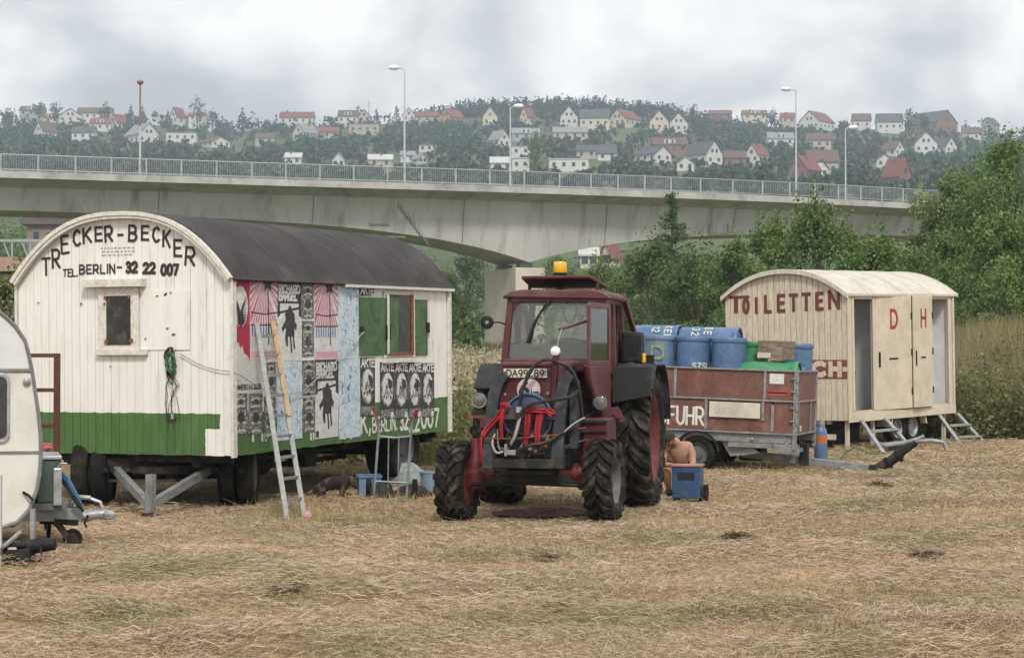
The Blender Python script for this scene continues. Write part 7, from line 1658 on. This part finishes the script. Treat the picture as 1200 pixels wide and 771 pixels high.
for ch,px0,px1 in (('I',941,944),('C',953,968),('H',973,986)): y,_ = cf(px0,440); y1,_ = cf(px1,440); mb = MB(); hh_ = (za-zb3)*.62; put_glyph(mb, ch, (-.0085,y-.03,zb3+(za-zb3)*.19), Rf2, Uz, N2, hh_, .085, (abs(y1-y)-.04)/max(.06,glyph_width(ch)*hh_), .0005); mb.build('letter', 'cream', bn, fix=False)
mb = MB(); y,_ = cf(989,432); mb.quad(*[Vector((-.009,y-a,(za+zb3)/2+b)) for a,b in ((0,-.04),(.12,-.04),(.12,.04),(0,.04))]); mb.build('letter', 'cream', bn, fix=False)
# underframe, wheels, guard
MB().bx((.1,.3,CB-.12),(CL-.1,.38,CB-.005)).bx((.1,CW-.38,CB-.12),(CL-.1,CW-.3,CB-.005)).build('chassis', 'frame_dark', tw); MB().bx((.15,.4,CB-.4),(1.1,1.3,CB-.13)).build('waste_tank', 'frame_black', tw, bevel=.03); MB().bx((2.9,.5,CB-.35),(3.5,1.3,CB-.13)).build('waste_tank', 'frame_black', tw, bevel=.03)
cx_ = cs(1066,0)[0]; gzc = .22
for dx in (-.28,.30): 
    for y in (.16,CW-.16): wheel(tw, (cx_+dx,y,gzc+.26-CT*cx_*.5), -PI/2 if y < 1 else PI/2, .29, .18, 'steel_galv', 'tyre', rimr=.6)
P_o = [(cx_-.68,gzc+.28),(cx_-.6,gzc+.52),(cx_-.45,gzc+.60),(cx_+.45,gzc+.60),(cx_+.6,gzc+.52),(cx_+.68,gzc+.28)]; P_i = [(cx_+.64,gzc+.28),(cx_+.57,gzc+.5),(cx_+.43,gzc+.565),(cx_-.43,gzc+.565),(cx_-.57,gzc+.5),(cx_-.64,gzc+.28)]
MB().prism(P_o+P_i, .0, .30, 'xz').build('mudguard', 'cream_door', tw, bevel=.005)
for x,y in ((.12,.1),(1.0,.1),(CL-.2,.12),(.15,CW-.3)): MB().bx((x-.03,y-.03,.12),(x+.03,y+.03,CB-.02)).build('prop_leg', 'cream', tw)
MB().bar((-.02,.25,CB-.28),(-.02,CW-.5,CB-.28),.05,.09).bar((-.02,.5,CB-.02),(-.02,.5,CB-.26),.05,.05).bar((-.02,1.5,CB-.02),(-.02,1.5,CB-.26),.05,.05).build('front_frame', 'cream', tw); MB().tube([(-.05,1.2,CB-.02),(-.08,1.15,CB-.2),(-.05,1.25,CB-.35),(-.05,1.2,.22)], .025, 6).build('waste_pipe', 'cream', tw, smooth=True)
def steps(lab, tops, feet, treads):
    """two stringers hooked on the sill and standing on the ground, treads between"""
    T_ = [wT(cs(px,py)[0], -.04, cs(px,py)[1]) for px,py in tops]; B_ = []
    for (px,py),tt in zip(feet,T_):
        D = tt.y-.75; p = Vector(((px-600)/F*D, D, 0)); p.z = gz1(p.x,p.y); B_.append(p)
    o = (B_[0]+B_[1])/2; t = thing('entrance_steps', lab, 'steps', o, group='steps of the toilet wagon')
    for a,b in zip(T_,B_): MB().bar(a-o, b-o, .07, .045).build('stringer', 'alu', t, bevel=.004)
    for f in treads: a = T_[0].lerp(B_[0],f); b = T_[1].lerp(B_[1],f); MB().bar(a-o, b-o, .20, .035, up=(0,0,1)).build('tread', 'alu', t, bevel=.004)
    return t
def wT(x, y, z): return Matrix.Translation(tw.location) @ Euler((0,-CT,R(90)-CY)).to_matrix().to_4x4() @ Vector((x,y,z))
steps('aluminium steps below the left doorway of the toilet wagon', ((1007,492),(1035,490)), ((1036,526),(1070,529)), (.34,.72)); steps('aluminium steps below the right doorway of the toilet wagon', ((1099,487),(1120,485)), ((1125,523),(1153,525)), (.36,.76))

# ================================================================== CARAVAN AT THE LEFT EDGE
pm('caravan_white', (.57,.58,.59), .35, .06, 3, .03, 30, dirt=(.45,.43,.38), damt=.4, dscale=2.5, spec=.5, grain=0); pm('caravan_cream', (.60,.595,.565), .4, .06, 3, .03, 30, dirt=(.42,.38,.3), damt=.5, dscale=2.5, grain=0); pm('trim_grey', (.17,.165,.17), .5, .15, 5, 0); pm('van_window', (.03,.03,.035), .15, .2, 3, 0, spec=.7); pm('box_green', (.045,.075,.06), .5, .2, 4, .05, 40); pm('rusty_steel', (.10,.035,.03), .75, .3, 6, .2, 40)
VD = 17.8; sv = F/VD
VXC = -(48.5-600)/F*VD; VR = R(14.5)
def vp(px, py, y=0): return Vector(((px-600)/F*(VD+y)+VXC, y, CH-(py-428)/F*(VD+y)))
cv = thing('caravan', 'small rounded white caravan cut off by the left edge', 'caravan', (-VXC,VD,0), VR)
prof_px = [(-60,352),(-25,356),(0,365),(10,373.5),(19.5,383),(30,399),(35,418),(39,440),(45,480),(48,510),(48.5,534),(47,555),(44,573),(36,596),(22,611),(0,618),(-60,620)]
pf_ = [(vp(px,py).x, vp(px,py).z) for px,py in prof_px]; pf_ += [(vp(-420,620).x,vp(0,620).z),(vp(-470,560).x,vp(0,560).z),(vp(-460,430).x,vp(0,430).z),(vp(-420,360).x,vp(0,360).z)]
zbelt = vp(0,434).z
def clip_z(P, z, above):
    o = []
    for i in range(len(P)):
        a, b = P[i], P[(i+1) % len(P)]; ia, ib_ = (a[1] > z) == above, (b[1] > z) == above
        if ia: o.append(a)
        if ia != ib_: t = (z-a[1])/(b[1]-a[1]); o.append((a[0]+(b[0]-a[0])*t, z))
    return o
MB().prism(clip_z(pf_, zbelt, True), 0, 2.05, 'xz').build('upper_shell', 'caravan_white', cv, bevel=.02, smooth=True); MB().prism(clip_z(pf_, zbelt-.002, False), 0, 2.05, 'xz').build('lower_shell', 'caravan_cream', cv, bevel=.02, smooth=True)
MB().tube([(x,-.004,z) for x,z in pf_[:17]], .018, 6).build('edge_trim', 'trim_grey', cv, smooth=True); MB().tube([(x,2.054,z) for x,z in pf_[:17]], .018, 6).build('edge_trim', 'trim_grey', cv, smooth=True)
for py0,py1 in ((432.5,435.5),(528,530.5)): a, b = vp(-420,py0), vp(37.5 if py0 < 500 else 47.5,py1); MB().bx((a.x,-.015,b.z),(b.x,.01,a.z)).build('belt_trim', 'trim_grey', cv)
def rrect(px0,py0,px1,py1,r,n=5):
    P = []
    for cx,cy,a0 in ((px1-r,py0+r,-90),(px1-r,py1-r,0),(px0+r,py1-r,90),(px0+r,py0+r,180)):
        for i in range(n+1): a = R(a0+90*i/n); q = vp(cx+r*math.cos(a), cy+r*math.sin(a)); P.append((q.x,q.z))
    return P
wfr = MB().prism(rrect(-90,437,13,518,9), -.025, .004, 'xz').build('window_frame', 'alu', cv, bevel=.006); MB().prism(rrect(-87,441,9.5,513,7), -.032, -.0255, 'xz').build('window_pane', 'van_window', wfr)
q = vp(32,447); MB().lathe([(.03,0),(.035,.02),(.02,.03),(0,.03)], (q.x,-.002,q.z), 'y', 16, rot=(PI,0,0)).build('side_lamp', 'steel_galv', cv, smooth=True)
q = vp(31,578); MB().tube([vp(28,576,-.01),vp(33,580,-.05),vp(38,586,-.06)], .012, 6).build('grab_hook', 'frame_black', cv)
for x_,y_ in ((vp(-180,0).x,.15),(vp(-180,0).x,1.9)): wheel(cv, (x_,y_,.31), -PI/2 if y_ < 1 else PI/2, .31, .17, 'rim_grey', 'tyre')
# drawbar, gas box, jockey wheel
def hp_(px, py, y): p = vp(px, py, y); return Vector((p.x*math.cos(VR)+p.y*math.sin(VR), -p.x*math.sin(VR)+p.y*math.cos(VR), p.z))
MB().bar(hp_(20,602,.6), hp_(96,603,.95), .06, .12).build('drawbar', 'steel_galv', cv, bevel=.006); MB().bar(hp_(20,594,1.5), hp_(96,600,1.05), .06, .12).build('drawbar', 'steel_galv', cv, bevel=.006)
MB().bx((hp_(44,0,.6).x,.55,hp_(0,588,.6).z),(hp_(72,0,.6).x,1.5,hp_(0,538,.6).z)).build('gas_box', 'box_green', cv, bevel=.01); MB().bx((hp_(42,0,.6).x,.53,hp_(0,538,.6).z+.002),(hp_(73,0,.6).x,1.52,hp_(0,534,.6).z)).build('gas_box_lid', 'alu', cv, bevel=.004)
MB().bar(hp_(68,592,.55), hp_(68,548,.55), .075, .06).build('jack_tube', 'alu', cv, bevel=.01); MB().tube([hp_(68,548,.55),hp_(72,543,.55),hp_(79,543,.55)], .012, 6).build('jack_crank', 'alu', cv)
MB().bx((hp_(38,0,.58).x,.56,hp_(0,597,.58).z),(hp_(80,0,.58).x,1.45,hp_(0,589,.58).z)).build('drawbar_plate', 'steel_dark', cv)
MB().tube([hp_(94,604,1.0),hp_(104,604,1.0),hp_(112,602,1.0),hp_(120,602,1.0),hp_(131,603,1.0)], [.05,.055,.045,.05,.045], 10).build('coupling_head', 'alu', cv, smooth=True); MB().lathe([(.04,-.03),(.065,-.02),(.07,.02),(.04,.05)], hp_(128,604,1.0), 'z', 14).build('ball_cup', 'alu', cv, smooth=True)
MB().tube([hp_(80,594,.95),hp_(94,582,.95),hp_(107,583,.95)], .022, 8).build('brake_lever', 'alu', cv, smooth=True); MB().tube([hp_(107,584,1.0),hp_(118,588,1.0),hp_(121,596,1.0)], .018, 8).build('coupling_handle', 'alu', cv, smooth=True)
MB().tube([hp_(104,603,.95),hp_(100,612,.95),hp_(102,618,.95)], .012, 6).build('breakaway_cable', 'cable_black', cv)
MB().bar(hp_(64,608,.8), hp_(80,628,.8), .06, .05).build('jockey_leg', 'frame_dark', cv); wheel(cv, hp_(86,630,.82), PI/2, .085, .06, 'frame_dark', 'tyre'); MB().bar(hp_(48,610,.8), hp_(92,612,.8), .05, .05).build('cross_tube', 'frame_black', cv)
for k in range(4): MB().tube([hp_(72,552+k*3,.8),hp_(80,560+k*4,.75),hp_(88,574+k*4,.75),hp_(94,585+k*3,.8),hp_(98,598,.85)], .014, 6).build('blue_cable' if k < 2 else 'black_cable', 'cable_blue' if k < 2 else 'cable_black', cv, smooth=True)
# black tow hitch of another vehicle, bottom left corner
D = 16.6; hx_ = thing('tow_hitch', 'black tow hitch poking in at the bottom left corner', 'tow hitch', ((0-600)/F*D, D, 0)); s_ = F/D
def hq(px, py, y=0): return Vector(((px)/F*D, y, CH-(py-428)/F*D))
MB().bx((hq(-60,0).x,-.1,hq(0,662).z),(hq(40,0).x,.1,hq(0,640).z)).build('hitch_box', 'frame_black', hx_, bevel=.02); MB().tube([hq(28,640),hq(50,638),hq(66,637)], [.07,.06,.045], 12).build('hitch_tube', 'frame_black', hx_, smooth=True); MB().bx((hq(-60,0).x,-.12,hq(0,640).z+.003),(hq(34,0).x,.12,hq(0,634).z)).build('hitch_cover', 'frame_dark', hx_, bevel=.02)
MB().bx((hq(37,0).x,-.03,hq(0,662).z),(hq(44,0).x,.03,.0)).build('prop_foot', 'frame_black', hx_); MB().bx((hq(37,0).x,-.0301,hq(0,637).z),(hq(42,0).x,.03,hq(0,596).z)).build('upright', 'steel_galv', hx_); MB().tube([hq(0,646,-.13),hq(15,634,-.13),hq(30,621,-.13)], .018, 8).build('lever', 'alu', hx_); MB().bx((hq(14,0).x,-.112,hq(0,642).z),(hq(24,0).x,-.101,hq(0,637).z-.01)).build('label_plate', 'sign_pale', hx_); MB().tube([hq(50,640,-.05),hq(52,652,-.06),hq(45,660,-.05)], .008, 6).build('cable', 'cable_black', hx_); MB().tube([hq(-30,664),hq(-30,690)], .05, 8).build('prop_foot', 'frame_black', hx_)
D = 16.4; X = (-1-600)/F*D; wp_ = thing('white_post', 'white painted post at the left edge', 'post', (X,D,gz1(X,D))); MB().bx((-.025,-.03,0),(.025,.03,CH-(556-428)/F*D)).build('shaft', 'caravan_white', wp_, bevel=.006); MB().bx((-.028,-.033,.1),(.028,.033,.16)).build('band', 'trim_grey', wp_)
# rust red steel ladder behind the caravan and a bicycle saddle beside it
D = 20.6; X = (67-600)/F*D; rl = thing('steel_ladder', 'rust brown steel ladder standing behind the caravan', 'ladder', (X,D,gz1(X,D))); zf = lambda py: CH-(py-428)/F*D-gz1(X,D); wl = 52/F*D
for x in (0,-wl): MB().bx((x-.03,-.025,0),(x+.03,.025,zf(414))).build('stile', 'rusty_steel', rl, bevel=.004)
for py in (416.5,457,499,540,580): MB().bx((-wl+.031,-.02,zf(py)-.02),(-.031,.02,zf(py)+.02)).build('rung', 'rusty_steel', rl)
D = 19.9; X = (56-600)/F*D; bk = thing('bicycle', 'bicycle with red saddle half hidden behind the caravan drawbar', 'bicycle', (X,D,gz1(X,D)), R(104)); zs_ = CH-(522-428)/F*D
MB().prism([(-.14,zs_-.03),(-.12,zs_+.02),(.06,zs_+.03),(.13,zs_+.0),(.13,zs_-.02),(.0,zs_-.035)], -.05, .05, 'xz').build('saddle', 'grip_red', bk, bevel=.02); MB().tube([(0,0,zs_-.03),(.06,0,.3)], .016, 8).build('seat_tube', 'cable_white', bk)
MB().tube([(.02,0,zs_-.2),(-.5,0,zs_-.15)], .016, 8).build('top_tube', 'rim_red', bk); MB().tube([(.06,0,.3),(-.52,0,zs_-.22)], .018, 8).build('down_tube', 'rim_red', bk); MB().tube([(.06,0,.3),(.42,0,.33)], .012, 8).build('chain_stay', 'rim_red', bk); MB().tube([(-.5,0,zs_),(-.66,0,.33)], .016, 8).build('fork', 'rim_red', bk)
for x in (.42,-.66):
    w_ = MB().lathe([(.30,-.012),(.315,0),(.30,.012),(.285,0)], (x,0,.33), 'y', 30, closed=True).build('wheel', 'alu', bk, smooth=True); MB().lathe([(.315,-.018),(.338,0),(.315,.018),(.305,0)], (x,0,.33), 'y', 30, closed=True).build('tyre', 'tyre', w_, smooth=True); mb = MB()
    for k in range(14): a = 2*PI*k/14; mb.tube([(x,0,.33),(x+.29*math.cos(a),0,.33+.29*math.sin(a))], .0015, 4)
    mb.build('spokes', 'alu', w_, fix=False)

# ================================================================== CROUCHING PERSON AND THE BLUE BOX
pm('skin', (.36,.20,.135), .55, .2, 9, .1, 60, grain=0); pm('hair', (.028,.02,.014), .75, .3, 20, .6, 90); pm('shorts_red', (.30,.025,.03), .8, .15, 8, .25, 40); pm('eye_dark', (.03,.02,.015), .3, .1, 5, 0); pm('shoe', (.05,.05,.055), .7, .2, 8, 0)
D = 25.5; X = (790-600)/F*D; pz = gz1(X,D); pe = thing('person', 'shirtless person with short dark hair and red shorts crouching behind the tractor wheel, head bowed', 'person', (X,D,pz))
V = [(.10,.16,.26),(.10,.12,.36),(.085,.06,.47),(.055,.0,.585),(.025,-.04,.655),(-.01,-.08,.675),(-.045,-.12,.695),      # 0-6 pelvis .. neck .. head base
 (.185,.0,.625),(.225,-.03,.50),(.215,-.13,.365),(.08,-.22,.37),(.03,-.235,.375),        # 7-11 image right arm
 (-.105,-.02,.605),(-.15,-.08,.49),(-.15,-.19,.385),(-.07,-.25,.40),(-.04,-.26,.40),     # 12-16 other arm
 (.17,.10,.24),(.09,-.16,.33),(.13,.12,.09),(.13,.16,.045),(.12,.06,.035),                # 17-21 leg, knee up, ankle back
 (.0,.12,.24),(-.13,-.16,.32),(-.05,.10,.09),(-.05,.14,.045),(-.06,.04,.035)]             # 22-26
E = [(0,1),(1,2),(2,3),(3,4),(4,5),(5,6),(3,7),(7,8),(8,9),(9,10),(10,11),(3,12),(12,13),(13,14),(14,15),(15,16),(0,17),(17,18),(18,19),(19,20),(20,21),(0,22),(22,23),(23,24),(24,25),(25,26)]
RD = [.125,.12,.125,.125,.085,.055,.055,.068,.052,.042,.030,.032,.068,.052,.042,.030,.032,.10,.068,.045,.038,.034,.10,.068,.045,.038,.034]
for hnd, sgn in ((11,1),(16,-1)):       # fingers of unequal length, a thumb from the side of the palm
    hx0 = Vector(V[hnd])
    for k,(dy,l) in enumerate(((-.03,.05),(-.011,.06),(.009,.056),(.028,.043))):
        b_ = len(V); V += [tuple(hx0+Vector((-.035*sgn,dy*.6,-.012))), tuple(hx0+Vector((-(.035+l*.5)*sgn,dy,-.025))), tuple(hx0+Vector((-(.035+l*.75)*sgn,dy,-.05)))]; E += [(hnd,b_),(b_,b_+1),(b_+1,b_+2)]; RD += [.0125,.0095,.008]
    b_ = len(V); V += [tuple(hx0+Vector((-.005*sgn,-.04,.005))), tuple(hx0+Vector((-.035*sgn,-.055,-.012)))]; E += [(hnd,b_),(b_,b_+1)]; RD += [.013,.0095]
pb = skin_body('body', pe, V, E, RD, 'skin')
hc = Vector((-.082,-.155,.715)); HR = Euler((R(62),R(8),R(-32))).to_matrix()
def head_mesh(name, mat, parent, scale, keep=None, seed=0):
    bm = bmesh.new(); bmesh.ops.create_icosphere(bm, subdivisions=4, radius=1)
    for v in bm.verts:
        c = v.co.copy(); x,y,z = c.x*.075,c.y*.095,c.z*.112
        if z < 0: x *= 1-.28*(-z/.112); y *= 1-.12*(-z/.112)
        if name == 'head':
            if c.y < -.75 and abs(c.x) < .2: y -= .022*max(0,1-abs(z+.012)/.035)*(1-abs(c.x)/.2)      # nose
            if c.y < -.7 and abs(z+.06) < .012 and abs(c.x) < .35: y += .006                         # mouth
            if c.y < -.6 and abs(z-.008) < .016 and .25 < abs(c.x) < .6: y += .008                    # sockets
        v.co = HR @ (Vector((x,y,z))*scale)+hc
    if keep: bmesh.ops.delete(bm, geom=[v for v in bm.verts if not keep(HR.inverted() @ (v.co-hc))], context='VERTS')
    me = bpy.data.meshes.new(name); bm.to_mesh(me); bm.free(); return link(name, me, mat, parent, smooth=True)
hd = head_mesh('head', 'skin', pe, 1.0)
hr_ = head_mesh('hair', 'hair', hd, 1.09, lambda c: c.z > .025+max(0,-c.y)*.35 or (c.y > .012 and c.z > -.075)); so = hr_.modifiers.new('th','SOLIDIFY'); so.thickness = .012
for sx in (-1,1):
    q = HR @ Vector((sx*.077,.008,-.005))+hc; MB().lathe([(0,-.008),(.022,-.006),(.03,0),(.022,.006),(0,.008)], q, 'x', 12).build('ear', 'skin', hd, smooth=True)
    q = HR @ Vector((sx*.032,-.083,.006))+hc; MB().lathe([(0,-.008),(.010,0),(0,.008)], q, 'y', 10).build('eye', 'eye_dark', hd, smooth=True)
# shorts: a loose skin round hips and thighs
skin_body('shorts', pe, [(.10,.17,.25),(.10,.13,.345),(.175,.09,.25),(.12,-.08,.315),(.0,.11,.25),(-.10,-.09,.31)], [(0,1),(0,2),(2,3),(0,4),(4,5)], [.14,.13,.115,.095,.115,.095], 'shorts_red')
for i_ in (20,25): p = Vector(V[i_]); MB().prism([(-.05,-.005),(.05,-.005),(.05,.07),(-.05,.07)], p.y-.16, p.y+.07, 'xz').build('shoe', 'shoe', pe, bevel=.02, loc=(p.x,0,-.0))
# blue box with wooden lid on a small wheel
D = 24.4; X = (806-600)/F*D; bb = thing('tool_cabinet', 'blue metal cabinet with reddish wooden lid and small wheel beside the crouching person', 'cabinet', (X,D,gz1(X,D)), R(-14)); pm('box_blue', (.03,.075,.165), .5, .2, 5, .1, 40, dirt=(.10,.11,.12), damt=.5, dscale=5); pm('box_pale', (.25,.32,.40), .5, .15, 5, .1, 40); pm('lid_wood', (.34,.19,.15), .7, .15, 6, .2, 40)
w_, d_, h_ = .33,.30,.37
MB().bx((-w_/2,-d_/2,.04),(w_/2,d_/2,.04+h_)).build('body', 'box_blue', bb, bevel=.01); MB().bx((-w_/2-.012,-d_/2-.012,.043+h_),(w_/2+.012,d_/2+.012,.066+h_)).build('lid', 'lid_wood', bb, bevel=.005)
MB().bx((-w_/2-.014,-d_/2+.02,.14),(-w_/2-.002,d_/2-.02,.03+h_)).build('side_panel', 'box_pale', bb, bevel=.003); MB().bx((-.10,-d_/2-.008,.26),(.10,-d_/2-.001,.35)).build('front_plate', 'fender_dark', bb, bevel=.003)
for x,y in ((-w_/2+.03,-d_/2+.03),(-w_/2+.03,d_/2-.03),(w_/2-.03,d_/2-.03)): MB().bx((x-.02,y-.02,0),(x+.02,y+.02,.039)).build('foot', 'frame_black', bb)
wheel(bb, (w_/2+.05,-.02,.10), 0, .10, .05, 'frame_dark', 'tyre'); MB().tube([(-w_/2,-.1,.08),(-w_/2-.06,-.2,.12),(-.05,-.24,.1),(.05,-.22,.03),(.12,-.2,.0)], .01, 6).build('cable', 'cable_black', bb, smooth=True); MB().bx((-w_/2-.07,-.14,.06),(-w_/2-.015,-.02,.16)).build('motor', 'frame_dark', bb, bevel=.015)
# light blue barrel standing beyond the tractor's front wheel
D = 26.3; X = (563-600)/F*D; t = thing('barrel', 'pale blue barrel standing behind the tractor front wheel', 'barrel', (X,D,gz1(X,D))); r_ = .105; h_ = CH-(486-428)/F*D-gz1(X,D)
MB().lathe([(0,0),(r_,0),(r_,h_*.3),(r_*1.04,h_*.32),(r_,h_*.34),(r_,h_*.64),(r_*1.04,h_*.66),(r_,h_*.68),(r_,h_),(0,h_)], n=28).build('shell', 'tub_pale', t, smooth=True); MB().lathe([(r_,h_*.97),(r_*1.06,h_*.98),(r_*1.06,h_*1.01),(r_*.9,h_*1.012)], n=28).build('rim', 'tub_blue', t, smooth=True)
